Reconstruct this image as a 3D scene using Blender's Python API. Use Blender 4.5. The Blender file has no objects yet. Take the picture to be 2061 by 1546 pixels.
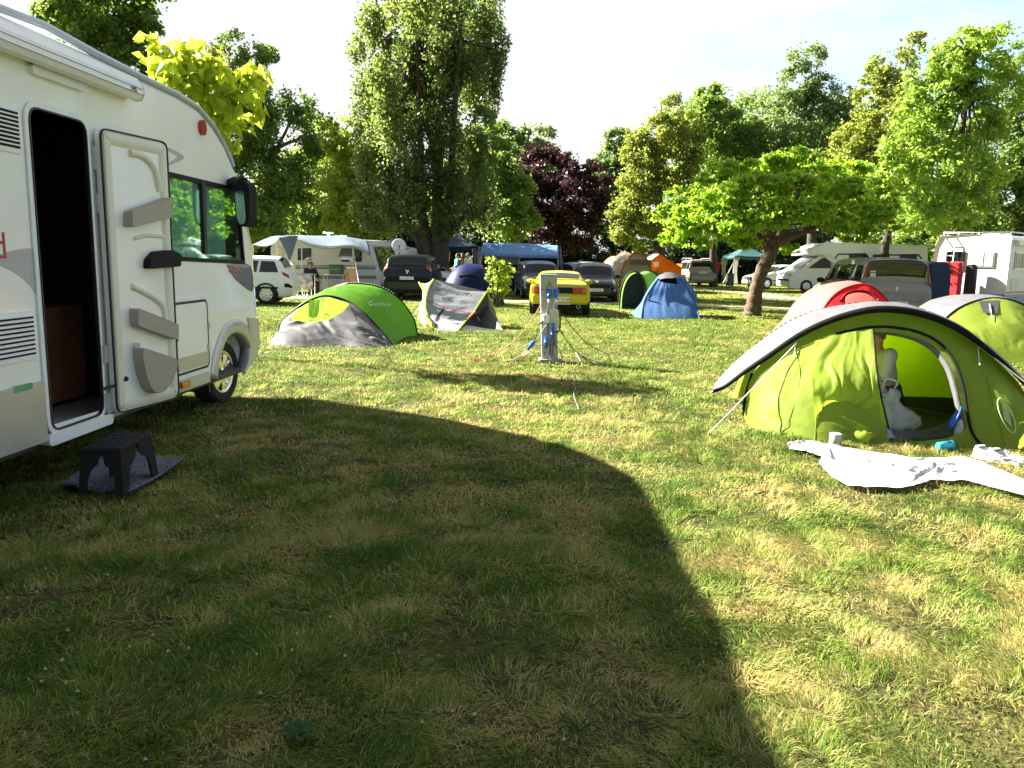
import bpy, math, random
import numpy as np
from mathutils import Vector, Matrix
from mathutils.geometry import tessellate_polygon
random.seed(7); RNG = np.random.default_rng(7)
C = bpy.context.scene
COL = C.collection
pi = math.pi
# ------------------------------------------------------------------ camera
CAMZ = 1.6; FPX = 1600.0; W0, H0 = 2061.0, 1546.0
PITCH = math.atan((773 - 518) / FPX); ROLL = 0.018
fw = np.array([0, math.cos(PITCH), -math.sin(PITCH)])
r0 = np.array([1.0, 0, 0]); u0 = np.array([0, math.sin(PITCH), math.cos(PITCH)])
rt = r0 * math.cos(ROLL) + u0 * math.sin(ROLL)
up = -r0 * math.sin(ROLL) + u0 * math.cos(ROLL)
EYE = np.array([0, 0, CAMZ])
def ray(px, py):
    return fw * FPX + rt * (px - W0 / 2) + up * (H0 / 2 - py)
def G(px, py, z=0.0):                       # ground point seen at a photo pixel
    d = ray(px, py); t = (z - CAMZ) / d[2]
    return EYE + d * t
def P(px, py, Y):                           # point at a known distance
    d = ray(px, py)
    return EYE + d * (Y / d[1])
class Plane:                                # a vertical plane, a along its direction, n outward (towards +X side)
    def __init__(s, o, d):
        s.o = np.array([o[0], o[1], 0.0]); d = np.array([d[0], d[1], 0.0]); s.d = d / np.linalg.norm(d)
        s.n = np.array([s.d[1], -s.d[0], 0.0])
    def hit(s, px, py, n=0.0):
        r = ray(px, py); o = s.o + s.n * n
        t = np.dot(o - EYE, s.n) / np.dot(r, s.n)
        q = EYE + r * t
        return np.array([np.dot(q - s.o, s.d), q[2]])
    def pt(s, a, z, n=0.0):
        return s.o + s.d * a + s.n * n + np.array([0, 0, z])
# ------------------------------------------------------------------ materials
_mats = {}
def hexc(h):
    h = h.lstrip('#'); v = [int(h[i:i+2], 16) / 255 for i in (0, 2, 4)]
    return tuple(((x + .055) / 1.055) ** 2.4 if x > .04045 else x / 12.92 for x in v)
def mat(name, col, rough=.55, metal=0.0, var=.12, scale=6.0, bump=0.0, bscale=None, transl=0.0, tcol=None, coat=0.0,
        col2=None, spec=.5, detail=4.0, island=0.0, alpha=1.0):
    if name in _mats: return _mats[name]
    if isinstance(col, str): col = hexc(col)
    if isinstance(col2, str): col2 = hexc(col2)
    m = bpy.data.materials.new(name); m.use_nodes = True; nt = m.node_tree; N = nt.nodes; L = nt.links
    b = N['Principled BSDF']; out = N['Material Output']
    tc = N.new('ShaderNodeTexCoord'); nz = N.new('ShaderNodeTexNoise')
    nz.inputs['Scale'].default_value = scale; nz.inputs['Detail'].default_value = detail
    L.new(tc.outputs['Object'], nz.inputs['Vector'])
    mx = N.new('ShaderNodeMix'); mx.data_type = 'RGBA'
    c2 = col2 if col2 else tuple(min(1, c * (1 + var)) for c in col)
    c1 = col if col2 else tuple(c * (1 - var) for c in col)
    mx.inputs['A'].default_value = (*c1, 1); mx.inputs['B'].default_value = (*c2, 1)
    rp = N.new('ShaderNodeMapRange'); rp.inputs['From Min'].default_value = .3; rp.inputs['From Max'].default_value = .7
    L.new(nz.outputs['Fac'], rp.inputs['Value']); L.new(rp.outputs['Result'], mx.inputs['Factor'])
    csock = mx.outputs['Result']
    if island > 0:
        ge = N.new('ShaderNodeNewGeometry'); hv = N.new('ShaderNodeHueSaturation')
        r1 = N.new('ShaderNodeMapRange'); r1.inputs['To Min'].default_value = 1 - island; r1.inputs['To Max'].default_value = 1 + island
        L.new(ge.outputs['Random Per Island'], r1.inputs['Value']); L.new(r1.outputs['Result'], hv.inputs['Value'])
        r2 = N.new('ShaderNodeMapRange'); r2.inputs['To Min'].default_value = .485; r2.inputs['To Max'].default_value = .515
        L.new(ge.outputs['Random Per Island'], r2.inputs['Value']); L.new(r2.outputs['Result'], hv.inputs['Hue'])
        L.new(csock, hv.inputs['Color']); csock = hv.outputs['Color']
    L.new(csock, b.inputs['Base Color'])
    b.inputs['Roughness'].default_value = rough; b.inputs['Metallic'].default_value = metal
    b.inputs['Specular IOR Level'].default_value = spec
    if coat: b.inputs['Coat Weight'].default_value = coat; b.inputs['Coat Roughness'].default_value = .05
    if bump:
        n2 = N.new('ShaderNodeTexNoise'); n2.inputs['Scale'].default_value = bscale or scale * 4; n2.inputs['Detail'].default_value = 5
        L.new(tc.outputs['Object'], n2.inputs['Vector'])
        bp = N.new('ShaderNodeBump'); bp.inputs['Strength'].default_value = bump; bp.inputs['Distance'].default_value = .02
        L.new(n2.outputs['Fac'], bp.inputs['Height']); L.new(bp.outputs['Normal'], b.inputs['Normal'])
    last = b.outputs['BSDF']
    if transl:
        t = N.new('ShaderNodeBsdfTranslucent'); ms = N.new('ShaderNodeMixShader'); ms.inputs['Fac'].default_value = transl
        if tcol is not None:
            if isinstance(tcol, str): tcol = hexc(tcol)
            mt = N.new('ShaderNodeMix'); mt.data_type = 'RGBA'; mt.inputs['Factor'].default_value = .75
            L.new(csock, mt.inputs['A']); mt.inputs['B'].default_value = (*tcol, 1); L.new(mt.outputs['Result'], t.inputs['Color'])
        else: L.new(csock, t.inputs['Color'])
        L.new(last, ms.inputs[1]); L.new(t.outputs['BSDF'], ms.inputs[2]); last = ms.outputs['Shader']
    if alpha < 1:
        t = N.new('ShaderNodeBsdfTransparent'); ms = N.new('ShaderNodeMixShader'); ms.inputs['Fac'].default_value = alpha
        L.new(t.outputs['BSDF'], ms.inputs[1]); L.new(last, ms.inputs[2]); last = ms.outputs['Shader']
    L.new(last, out.inputs['Surface'])
    _mats[name] = m
    return m
def glass(name, tint=(.03, .04, .04), clear=.35, rough=.03):   # tinted pane: part clear, part dark gloss
    if name in _mats: return _mats[name]
    m = bpy.data.materials.new(name); m.use_nodes = True; nt = m.node_tree; N = nt.nodes; L = nt.links
    b = N['Principled BSDF']; b.inputs['Base Color'].default_value = (*tint, 1); b.inputs['Roughness'].default_value = rough
    b.inputs['Specular IOR Level'].default_value = .8
    nz = N.new('ShaderNodeTexNoise'); nz.inputs['Scale'].default_value = 3
    bp = N.new('ShaderNodeBump'); bp.inputs['Strength'].default_value = .02; L.new(nz.outputs['Fac'], bp.inputs['Height']); L.new(bp.outputs['Normal'], b.inputs['Normal'])
    t = N.new('ShaderNodeBsdfTransparent'); t.inputs['Color'].default_value = (.75, .85, .82, 1)
    ms = N.new('ShaderNodeMixShader'); ms.inputs['Fac'].default_value = 1 - clear
    L.new(t.outputs['BSDF'], ms.inputs[1]); L.new(b.outputs['BSDF'], ms.inputs[2]); L.new(ms.outputs['Shader'], N['Material Output'].inputs['Surface'])
    _mats[name] = m
    return m
# ------------------------------------------------------------------ objects
def wloc(o):
    v = Vector((0, 0, 0))
    while o is not None: v = v + o.location; o = o.parent
    return v
def tag(o, label=None, cat=None, group=None, kind=None):
    if label: o['label'] = label
    if cat: o['category'] = cat
    if group: o['group'] = group
    if kind: o['kind'] = kind
    return o
def thing(name, label, cat, loc=(0, 0, 0), group=None):
    o = bpy.data.objects.new(name, None); COL.objects.link(o); o.location = Vector([float(x) for x in loc]); o.empty_display_size = .2
    return tag(o, label, cat, group)
class MB:
    def __init__(s, T=None): s.v = []; s.f = []; s.T = T; s.sm = []
    def add(s, vs, fs, smooth=False):
        k = len(s.v)
        for p in vs:
            if s.T is not None:
                q = s.T @ Vector((float(p[0]), float(p[1]), float(p[2]))); s.v.append((q.x, q.y, q.z))
            else: s.v.append((float(p[0]), float(p[1]), float(p[2])))
        for f in fs: s.f.append(tuple(i + k for i in f)); s.sm.append(smooth)
        return s
    def box(s, c, sz, R=None, bev=0.0):
        hx, hy, hz = [x / 2 for x in sz]; c = np.array(c, float)
        if bev <= 0:
            vs = [(x, y, z) for x in (-hx, hx) for y in (-hy, hy) for z in (-hz, hz)]
            fs = [(0, 1, 3, 2), (4, 6, 7, 5), (0, 4, 5, 1), (2, 3, 7, 6), (0, 2, 6, 4), (1, 5, 7, 3)]
        else:
            b = min(bev, hx * .99, hy * .99, hz * .99); vs = []; fs = []
            ring = lambda z, e: [(sx * (hx - e) - sx * dx, sy * (hy - e) - sy * dy, z) for sx, sy, dx, dy in
                                 ((-1, -1, 0, b), (-1, -1, b, 0), (1, -1, b, 0), (1, -1, 0, b), (1, 1, 0, b), (1, 1, b, 0), (-1, 1, b, 0), (-1, 1, 0, b))]
            for z, e in ((-hz, b * .7), (-hz + b, 0), (hz - b, 0), (hz, b * .7)): vs += ring(z, e)
            for k in range(3):
                for i in range(8): j = (i + 1) % 8; fs.append((k*8+i, k*8+j, k*8+8+j, k*8+8+i))
            fs.append(tuple(range(7, -1, -1))); fs.append(tuple(range(24, 32)))
        vs = np.array(vs)
        if R is not None: vs = vs @ np.array(R).T
        return s.add(vs + c, fs)
    def grid(s, A, close_u=False, close_v=False, smooth=True):
        A = np.asarray(A, float); n, m = A.shape[:2]; fs = []
        for i in range(n if close_u else n - 1):
            for j in range(m if close_v else m - 1):
                i2, j2 = (i + 1) % n, (j + 1) % m
                fs.append((i*m+j, i2*m+j, i2*m+j2, i*m+j2))
        return s.add(A.reshape(-1, 3), fs, smooth)
    def tube(s, pts, r, seg=8, cap=True, closed=False):
        pts = [np.array(p, float) for p in pts]; n = len(pts)
        rs = [r] * n if np.isscalar(r) else list(r)
        A = []; prev = None
        for i in range(n):
            a = pts[(i - 1) % n] if closed else pts[max(i - 1, 0)]; b = pts[(i + 1) % n] if closed else pts[min(i + 1, n - 1)]
            t = b - a; t = t / (np.linalg.norm(t) + 1e-9)
            if prev is None:
                h = np.array([0, 0, 1.0]) if abs(t[2]) < .9 else np.array([1.0, 0, 0])
                x = np.cross(h, t)
            else: x = prev - t * np.dot(prev, t)
            x /= np.linalg.norm(x) + 1e-9; prev = x; y = np.cross(t, x)
            A.append([pts[i] + rs[i] * (math.cos(k * 2 * pi / seg) * x + math.sin(k * 2 * pi / seg) * y) for k in range(seg)])
        k0 = len(s.v); s.grid(A, close_u=closed, close_v=True)
        if cap and not closed:
            s.f.append(tuple(k0 + k for k in range(seg - 1, -1, -1))); s.sm.append(False)
            s.f.append(tuple(k0 + (n - 1) * seg + k for k in range(seg))); s.sm.append(False)
        return s
    def lathe(s, prof, c, axis=(0, 0, 1), seg=24, cap=True):     # prof: (radius, height)
        ax = np.array(axis, float); ax /= np.linalg.norm(ax); c = np.array(c, float)
        h = np.array([0, 0, 1.0]) if abs(ax[2]) < .9 else np.array([1.0, 0, 0])
        x = np.cross(h, ax); x /= np.linalg.norm(x); y = np.cross(ax, x)
        A = [[c + ax * hh + rr * (math.cos(k*2*pi/seg) * x + math.sin(k*2*pi/seg) * y) for k in range(seg)] for rr, hh in prof]
        return s.grid(A, close_v=True)
    def ball(s, c, r, seg=12, rings=8):
        r = (r, r, r) if np.isscalar(r) else r
        A = [[(c[0] + r[0] * math.sin(t) * math.cos(p), c[1] + r[1] * math.sin(t) * math.sin(p), c[2] + r[2] * math.cos(t))
              for p in np.linspace(0, 2*pi, seg, endpoint=False)] for t in np.linspace(0.02, pi - .02, rings)]
        return s.grid(A, close_v=True)
    def prism(s, poly, f0, f1):        # poly of 2D points, f0/f1 map a 2D point to 3D (front, back)
        n = len(poly); k = len(s.v)
        vs = [f0(*p) for p in poly] + [f1(*p) for p in poly]
        fs = [(i, (i+1) % n, n + (i+1) % n, n + i) for i in range(n)]
        tri = tessellate_polygon([[Vector((p[0], p[1], 0)) for p in poly]])
        for t in tri: fs.append(tuple(t)); fs.append(tuple(n + i for i in reversed(t)))
        return s.add(vs, fs)
    def build(s, name, m, parent=None, bevel=0.0, subd=0, solid=0.0, smooth=None, soff=0.0):
        off = wloc(parent) if parent is not None else Vector((0, 0, 0))
        me = bpy.data.meshes.new(name)
        V = np.array(s.v) - np.array(off)
        me.from_pydata(V.tolist(), [], s.f); me.update()
        sm = s.sm if smooth is None else [smooth] * len(s.f)
        me.polygons.foreach_set('use_smooth', sm)
        me.materials.append(m)
        o = bpy.data.objects.new(name, me); COL.objects.link(o)
        if parent is not None: o.parent = parent
        if solid: md = o.modifiers.new('solid', 'SOLIDIFY'); md.thickness = solid; md.offset = soff
        if bevel: md = o.modifiers.new('bevel', 'BEVEL'); md.width = bevel; md.segments = 2; md.limit_method = 'ANGLE'
        if subd: md = o.modifiers.new('sub', 'SUBSURF'); md.levels = subd; md.render_levels = subd
        return o
def np_mesh(name, V, F, m, parent=None, smooth=False, attr=None):     # big meshes straight from numpy; F is (n,k)
    off = np.array(wloc(parent)) if parent is not None else np.zeros(3)
    me = bpy.data.meshes.new(name); V = np.asarray(V, np.float32) - off.astype(np.float32); F = np.asarray(F, np.int32)
    me.vertices.add(len(V)); me.vertices.foreach_set('co', V.ravel())
    me.loops.add(F.size); me.loops.foreach_set('vertex_index', F.ravel())
    me.polygons.add(len(F)); me.polygons.foreach_set('loop_start', np.arange(0, F.size, F.shape[1], dtype=np.int32))
    if smooth: me.polygons.foreach_set('use_smooth', np.ones(len(F), bool))
    if attr:
        for k, a in attr.items():
            at = me.attributes.new(k, 'FLOAT', 'POINT'); at.data.foreach_set('value', np.asarray(a, np.float32))
    me.update(calc_edges=True); me.materials.append(m)
    o = bpy.data.objects.new(name, me); COL.objects.link(o)
    if parent is not None: o.parent = parent
    return o
def text(name, body, size, m, parent, origin, xdir, ydir, extrude=.002, align='CENTER', space=1.0, sx=1.0):
    cu = bpy.data.curves.new(name, 'FONT'); cu.body = body; cu.size = size; cu.extrude = extrude; cu.align_x = align; cu.align_y = 'CENTER'; cu.space_character = space
    cu.materials.append(m)
    t_ = bpy.data.objects.new(name, cu); COL.objects.link(t_); dg = bpy.context.evaluated_depsgraph_get(); me = bpy.data.meshes.new_from_object(t_.evaluated_get(dg)); bpy.data.objects.remove(t_)
    o = bpy.data.objects.new(name, me); COL.objects.link(o)
    x = Vector([float(a) for a in xdir]).normalized(); y = Vector([float(a) for a in ydir]); y = (y - x * y.dot(x)).normalized(); z = x.cross(y)
    M4 = Matrix((x, y, z)).transposed().to_4x4() @ Matrix.Diagonal((sx, 1, 1, 1))
    M4.translation = Vector([float(a) for a in origin]) - (wloc(parent) if parent else Vector((0, 0, 0)))
    o.parent = parent; o.matrix_local = M4
    return o
def lerp(a, b, t): return a + (b - a) * t
def cr(pts, n):                                  # Catmull-Rom resampling of a polyline
    p = np.array(pts, float); p = np.vstack([2*p[0]-p[1], p, 2*p[-1]-p[-2]]); k = len(p) - 3; out = []
    for u in np.linspace(0, k, n):
        i = min(int(u), k - 1); t = u - i; a, b, c, d = p[i:i+4]
        out.append(.5 * ((2*b) + (c-a)*t + (2*a-5*b+4*c-d)*t*t + (-a+3*b-3*c+d)*t**3))
    return np.array(out)
def vnoise(x, y, seed=0):                        # value noise on numpy arrays, 0..1
    r = np.random.default_rng(seed).random((256, 256))
    xi = np.floor(x).astype(int); yi = np.floor(y).astype(int); fx = x - xi; fy = y - yi
    fx = fx*fx*(3-2*fx); fy = fy*fy*(3-2*fy); a = lambda i, j: r[(xi+i) % 256, (yi+j) % 256]
    return (a(0,0)*(1-fx)+a(1,0)*fx)*(1-fy) + (a(0,1)*(1-fx)+a(1,1)*fx)*fy
def fnoise(x, y, seed=0, o=3):
    s = 0; w = 0
    for k in range(o): s = s + vnoise(x*2**k+17*k, y*2**k+9*k, seed+k) * .5**k; w += .5**k
    return s / w
def Rz(a): c, s = math.cos(a), math.sin(a); return np.array([[c, -s, 0], [s, c, 0], [0, 0, 1]])
# ------------------------------------------------------------------ camera, sun, sky
cam = bpy.data.cameras.new('camera'); co = bpy.data.objects.new('camera', cam); COL.objects.link(co)
cam.sensor_width = 36; cam.lens = 36 * FPX / W0; cam.clip_start = .05; cam.clip_end = 3000
Mc = Matrix([[rt[i], up[i], -fw[i]] for i in range(3)]).to_4x4(); Mc.translation = Vector(EYE.tolist()); co.matrix_world = Mc
C.camera = co
SUN = Vector((-3.92, 2.1, 2.97)).normalized()
sl = bpy.data.lights.new('sun', 'SUN'); sl.energy = 5.0; sl.angle = math.radians(.5); sl.color = (1, .94, .82)
so = bpy.data.objects.new('sun', sl); COL.objects.link(so); so.rotation_mode = 'QUATERNION'
so.rotation_quaternion = SUN.to_track_quat('Z', 'Y'); so.location = (-40, 21, 40)
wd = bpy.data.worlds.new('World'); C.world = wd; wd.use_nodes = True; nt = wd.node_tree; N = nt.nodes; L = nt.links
bg = N['Background']; sky = N.new('ShaderNodeTexSky'); sky.sky_type = 'NISHITA'; sky.sun_disc = False
sky.sun_elevation = math.asin(SUN.z); sky.sun_rotation = math.atan2(SUN.x, SUN.y)
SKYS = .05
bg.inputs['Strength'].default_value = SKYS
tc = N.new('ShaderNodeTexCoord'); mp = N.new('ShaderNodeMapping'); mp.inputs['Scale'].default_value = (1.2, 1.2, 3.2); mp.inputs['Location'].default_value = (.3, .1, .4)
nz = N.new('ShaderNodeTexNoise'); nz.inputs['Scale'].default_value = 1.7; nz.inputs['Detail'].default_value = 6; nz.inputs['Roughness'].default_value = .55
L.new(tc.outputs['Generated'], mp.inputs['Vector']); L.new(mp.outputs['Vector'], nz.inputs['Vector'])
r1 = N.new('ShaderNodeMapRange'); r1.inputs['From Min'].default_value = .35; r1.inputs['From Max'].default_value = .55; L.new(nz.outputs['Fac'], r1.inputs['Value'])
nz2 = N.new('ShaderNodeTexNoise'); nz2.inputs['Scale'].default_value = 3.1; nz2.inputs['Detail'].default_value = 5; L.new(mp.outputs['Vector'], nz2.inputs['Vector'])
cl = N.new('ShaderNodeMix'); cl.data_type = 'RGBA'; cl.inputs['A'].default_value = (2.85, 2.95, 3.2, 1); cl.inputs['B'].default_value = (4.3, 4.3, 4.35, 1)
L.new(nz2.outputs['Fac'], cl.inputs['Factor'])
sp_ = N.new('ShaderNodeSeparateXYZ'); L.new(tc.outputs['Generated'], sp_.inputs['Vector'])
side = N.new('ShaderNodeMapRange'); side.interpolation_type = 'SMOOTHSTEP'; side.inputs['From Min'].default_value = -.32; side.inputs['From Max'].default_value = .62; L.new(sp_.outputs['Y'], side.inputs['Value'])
dk = N.new('ShaderNodeMix'); dk.data_type = 'RGBA'; dk.inputs['A'].default_value = (1.05, 1.1, 1.2, 1); L.new(side.outputs['Result'], dk.inputs['Factor']); L.new(cl.outputs['Result'], dk.inputs['B'])  # unseen clouds behind the camera darkened to cut the ambient light
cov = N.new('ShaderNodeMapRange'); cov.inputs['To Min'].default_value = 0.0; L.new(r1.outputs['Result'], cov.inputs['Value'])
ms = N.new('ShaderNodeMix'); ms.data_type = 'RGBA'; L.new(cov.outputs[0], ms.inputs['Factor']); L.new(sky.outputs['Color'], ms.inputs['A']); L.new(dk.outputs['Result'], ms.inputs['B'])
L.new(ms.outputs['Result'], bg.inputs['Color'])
C.view_settings.view_transform = 'Standard'; C.view_settings.look = 'None'; C.view_settings.exposure = 2.65; C.view_settings.gamma = 1
C.cycles.max_bounces = 8; C.cycles.transparent_max_bounces = 16; C.cycles.use_denoising = True; C.cycles.caustics_reflective = False; C.cycles.caustics_refractive = False
try: C.cycles.sample_clamp_indirect = 6.0
except Exception: pass
# ------------------------------------------------------------------ ground, tracks, grass
GD = globals().get('GRASS_DENSITY', 1.0)
def ground_mat():
    m = bpy.data.materials.new('lawn_soil'); m.use_nodes = True; nt = m.node_tree; N = nt.nodes; L = nt.links; b = N['Principled BSDF']
    tc = N.new('ShaderNodeTexCoord')
    def noise(sc, det=6, dist=0):
        n = N.new('ShaderNodeTexNoise'); n.inputs['Scale'].default_value = sc; n.inputs['Detail'].default_value = det; n.inputs['Distortion'].default_value = dist
        L.new(tc.outputs['Object'], n.inputs['Vector']); return n.outputs['Fac']
    def ramp(f, stops):
        r = N.new('ShaderNodeValToRGB'); e = r.color_ramp.elements
        while len(e) < len(stops): e.new(.5)
        for k, (p, c) in enumerate(stops): e[k].position = p; e[k].color = (*c, 1)
        L.new(f, r.inputs['Fac']); return r.outputs['Color']
    a = ramp(noise(.35, 8), [(.35, (.095, .135, .02)), (.5, (.15, .175, .032)), (.62, (.25, .205, .06))])
    c = ramp(noise(14, 8, 1.0), [(.3, (.35, .4, .3)), (.5, (.9, .95, .8)), (.75, (1.5, 1.4, 1.2))])
    mu = N.new('ShaderNodeMix'); mu.data_type = 'RGBA'; mu.blend_type = 'MULTIPLY'; mu.inputs['Factor'].default_value = 1
    spx = N.new('ShaderNodeSeparateXYZ'); L.new(tc.outputs['Object'], spx.inputs['Vector']); nr_ = N.new('ShaderNodeMapRange'); nr_.inputs['From Min'].default_value = 9; nr_.inputs['From Max'].default_value = 26; L.new(spx.outputs['Y'], nr_.inputs['Value'])
    sol = ramp(noise(3, 6), [(.3, (.042, .046, .016)), (.6, (.085, .078, .030))]); gm = N.new('ShaderNodeMix'); gm.data_type = 'RGBA'; L.new(nr_.outputs['Result'], gm.inputs['Factor']); L.new(sol, gm.inputs['A']); L.new(a, gm.inputs['B']); a = gm.outputs['Result']
    L.new(a, mu.inputs['A']); L.new(c, mu.inputs['B']); L.new(mu.outputs['Result'], b.inputs['Base Color'])
    b.inputs['Roughness'].default_value = .95; b.inputs['Specular IOR Level'].default_value = .1
    bp = N.new('ShaderNodeBump'); bp.inputs['Strength'].default_value = .9; bp.inputs['Distance'].default_value = .04
    L.new(noise(30, 8), bp.inputs['Height']); L.new(bp.outputs['Normal'], b.inputs['Normal'])
    return m
g = MB(); n = 41; xs = np.concatenate([[-900, -300], np.linspace(-100, 100, n), [300, 900]]); ys = np.concatenate([[-300], np.linspace(-40, 160, n), [400, 1500]])
A = [[(x, y, 0) for y in ys] for x in xs]
g.grid(A, smooth=False); tag(g.build('ground', ground_mat()), kind='structure')
gravel = mat('gravel', (.40, .33, .25), rough=.95, var=.25, scale=3, bump=.6, bscale=90, spec=.1)
asphalt = mat('worn_asphalt', (.19, .19, .20), rough=.95, var=.25, scale=2, bump=.4, bscale=80, spec=.1)
def ribbon(name, pxs, w, m, z=.006, wob=.12):
    c = cr([G(*p)[:2] for p in pxs], 90); Vs = []
    for i, p in enumerate(c):
        t = c[min(i+1, len(c)-1)] - c[max(i-1, 0)]; t /= np.linalg.norm(t); nn = np.array([-t[1], t[0]])
        e1 = wob * (RNG.random() - .5) * 2; e2 = wob * (RNG.random() - .5) * 2
        Vs.append([(*(p + nn * (w/2 + e1)), z), (*(p - nn * (w/2 + e2)), z)])
    tag(MB().grid(Vs, smooth=False).build(name, m), kind='structure'); return c
roads = [(ribbon('gravel_path', [(120, 593), (450, 597), (740, 602), (950, 606), (1250, 611), (1430, 617), (1600, 623), (1800, 634), (2061, 650), (2400, 670)], 1.5, gravel), 1.5)]
roads.append((ribbon('gravel_path', [(1250, 572), (1330, 576), (1420, 583), (1520, 592), (1600, 601), (1720, 612)], 1.3, gravel, z=.010), 1.3))
roads.append((ribbon('asphalt_path', [(1515, 598), (1580, 601), (1660, 606), (1760, 616), (1900, 628)], 1.9, asphalt, z=.014), 1.9))
def off_road(x, y):
    ok = np.ones(len(x), bool)
    for c, w in roads:
        o = np.argsort(c[:, 0]); yy = np.interp(x, c[o, 0], c[o, 1]); inx = (x > c[:, 0].min()) & (x < c[:, 0].max())
        ok &= ~((np.abs(y - yy) < w * .45) & inx)
    return ok
def grass_mat():
    m = bpy.data.materials.new('grass_blades'); m.use_nodes = True; nt = m.node_tree; N = nt.nodes; L = nt.links; b = N['Principled BSDF']
    at = N.new('ShaderNodeAttribute'); at.attribute_name = 'dry'
    r = N.new('ShaderNodeValToRGB'); e = r.color_ramp.elements
    st = [(0, (.066, .145, .020)), (.3, (.145, .245, .032)), (.55, (.305, .345, .078)), (.8, (.60, .525, .23)), (1, (.52, .37, .15))]
    while len(e) < len(st): e.new(.5)
    for k, (p, c) in enumerate(st): e[k].position = p; e[k].color = (*c, 1)
    L.new(at.outputs['Fac'], r.inputs['Fac']); L.new(r.outputs['Color'], b.inputs['Base Color'])
    b.inputs['Roughness'].default_value = .7; b.inputs['Specular IOR Level'].default_value = .08
    t = N.new('ShaderNodeBsdfTranslucent'); L.new(r.outputs['Color'], t.inputs['Color'])
    ms = N.new('ShaderNodeMixShader'); ms.inputs['Fac'].default_value = .52
    L.new(b.outputs['BSDF'], ms.inputs[1]); L.new(t.outputs['BSDF'], ms.inputs[2]); L.new(ms.outputs['Shader'], N['Material Output'].inputs['Surface'])
    return m
covered = [[G(*p)[:2] for p in ((1512, 846), (1600, 878), (1730, 886), (1900, 894), (2040, 897))] + [(4.9, 8.3), (4.3, 9.2), (3.4, 9.3), (2.85, 8.7)],
           [G(*p)[:2] for p in ((560, 688), (780, 690))] + [(-2.2, 16.1), (-4.0, 16.4)]]
def inside2(x, y, poly):
    r = np.zeros(len(x), bool); n = len(poly)
    for i in range(n):
        (x0, y0), (x1, y1) = poly[i], poly[(i+1) % n]; r ^= ((y0 > y) != (y1 > y)) & (x < (x1 - x0) * (y - y0) / (y1 - y0 + 1e-12) + x0)
    return r
def grass():
    R = np.random.default_rng(3); XS = []; YS = []; LEN = []; WID = []
    # bands: distance range, blades per m2, blade width, length
    for d0, d1, dens, w, l in ((1.3, 3.2, 16000, .0028, .060), (3.2, 5, 12000, .0038, .062), (5, 8, 5600, .0053, .065), (8, 12.5, 2300, .008, .07), (12.5, 20, 650, .013, .07), (20, 34, 190, .024, .07), (34, 60, 30, .05, .08)):
        half = math.radians(50 if d1 < 21 else 42); n = int(.5 * (d1*d1 - d0*d0) * 2 * half * dens * GD)
        rr = np.sqrt(R.uniform(d0*d0, d1*d1, n)); th = R.uniform(-half, half, n)
        x = rr * np.sin(th); y = rr * np.cos(th)
        k = off_road(x, y) if d1 > 15 else np.ones(n, bool)
        # hollows and sparse places
        s = fnoise(x * 2.3, y * 2.3, 5, 2); h_ = fnoise(x * 4.3 + 9, y * 4.3, 35, 2); k &= (R.random(n) < np.clip((s - .2) * 5, .35, 1) * np.clip((h_ - .20) * 9, .25, 1))
        for fp_ in covered: k &= ~inside2(x, y, fp_)
        x, y = x[k], y[k]; n = len(x)
        XS.append(x); YS.append(y); WID.append(np.full(n, w)); LEN.append(np.full(n, l))
    x = np.concatenate(XS); y = np.concatenate(YS); w = np.concatenate(WID); l = np.concatenate(LEN); n = len(x)
    big = fnoise(x * .5 + 3, y * .62, 11, 3); mid = fnoise(x * 2.6, y * 3.2, 12, 3); sm = fnoise(x * 4.5, y * 5.5, 13, 2)
    tall = fnoise(x * 2.6, y * 2.6, 15, 2)
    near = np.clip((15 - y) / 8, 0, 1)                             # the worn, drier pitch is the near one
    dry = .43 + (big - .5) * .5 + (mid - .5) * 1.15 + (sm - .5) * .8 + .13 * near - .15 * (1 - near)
    dry = dry - .14 * np.clip((1.2 - x) / 2.5, 0, 1) * np.clip((8.5 - y) / 3, 0, 1)  # shade tint: blades darker green over the motorhome's shadow area
    dry = dry + R.normal(0, .20, n); st_ = R.random(n); hot = st_ < .17; dry[hot] = R.uniform(.66, .95, hot.sum()); cold = st_ > .90; dry[cold] -= .3
    dry = np.clip(dry, 0.02, 1)
    # tufts: blades lean away from the middle of each tuft, and tufts stand higher in the middle
    e_ = .03; tf = lambda a, b: fnoise(a * 5.2, b * 5.2, 77, 2); t0 = tf(x, y); gx = (tf(x + e_, y) - t0) / e_; gy = (tf(x, y + e_) - t0) / e_; gm = np.hypot(gx, gy) + 1e-6
    l = l * (.30 + .80 * tall + .95 * np.clip(t0 - .2, 0, .7)) * R.uniform(.6, 1.35, n) * (1 - .25 * (dry > .7))
    long = R.random(n) < .006; l[long] *= 1.7
    az = fnoise(x * .9, y * .9, 21, 2) * 4 * pi * 1.3 + R.normal(0, .9, n)
    wt = np.clip(gm / 2.2, 0, 1) * 1.0; vx = np.cos(az) - gx / gm * wt; vy = np.sin(az) - gy / gm * wt; az = np.arctan2(vy, vx)
    lean = np.clip(R.normal(1.05, .33, n) + .25 * (dry - .4), .15, 1.45)
    dx = np.cos(az) * np.sin(lean); dy = np.sin(az) * np.sin(lean); dz = np.cos(lean)
    px = -np.sin(az); py = np.cos(az)
    # turn the flat of the blade a little at random
    tw = R.uniform(-.9, .9, n); qx = px * np.cos(tw) + dx * np.sin(tw) * .5; qy = py * np.cos(tw) + dy * np.sin(tw) * .5; qz = .5 * np.sin(tw)
    V = np.zeros((n, 5, 3), np.float32); base = np.stack([x, y, np.zeros(n)], 1)
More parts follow.
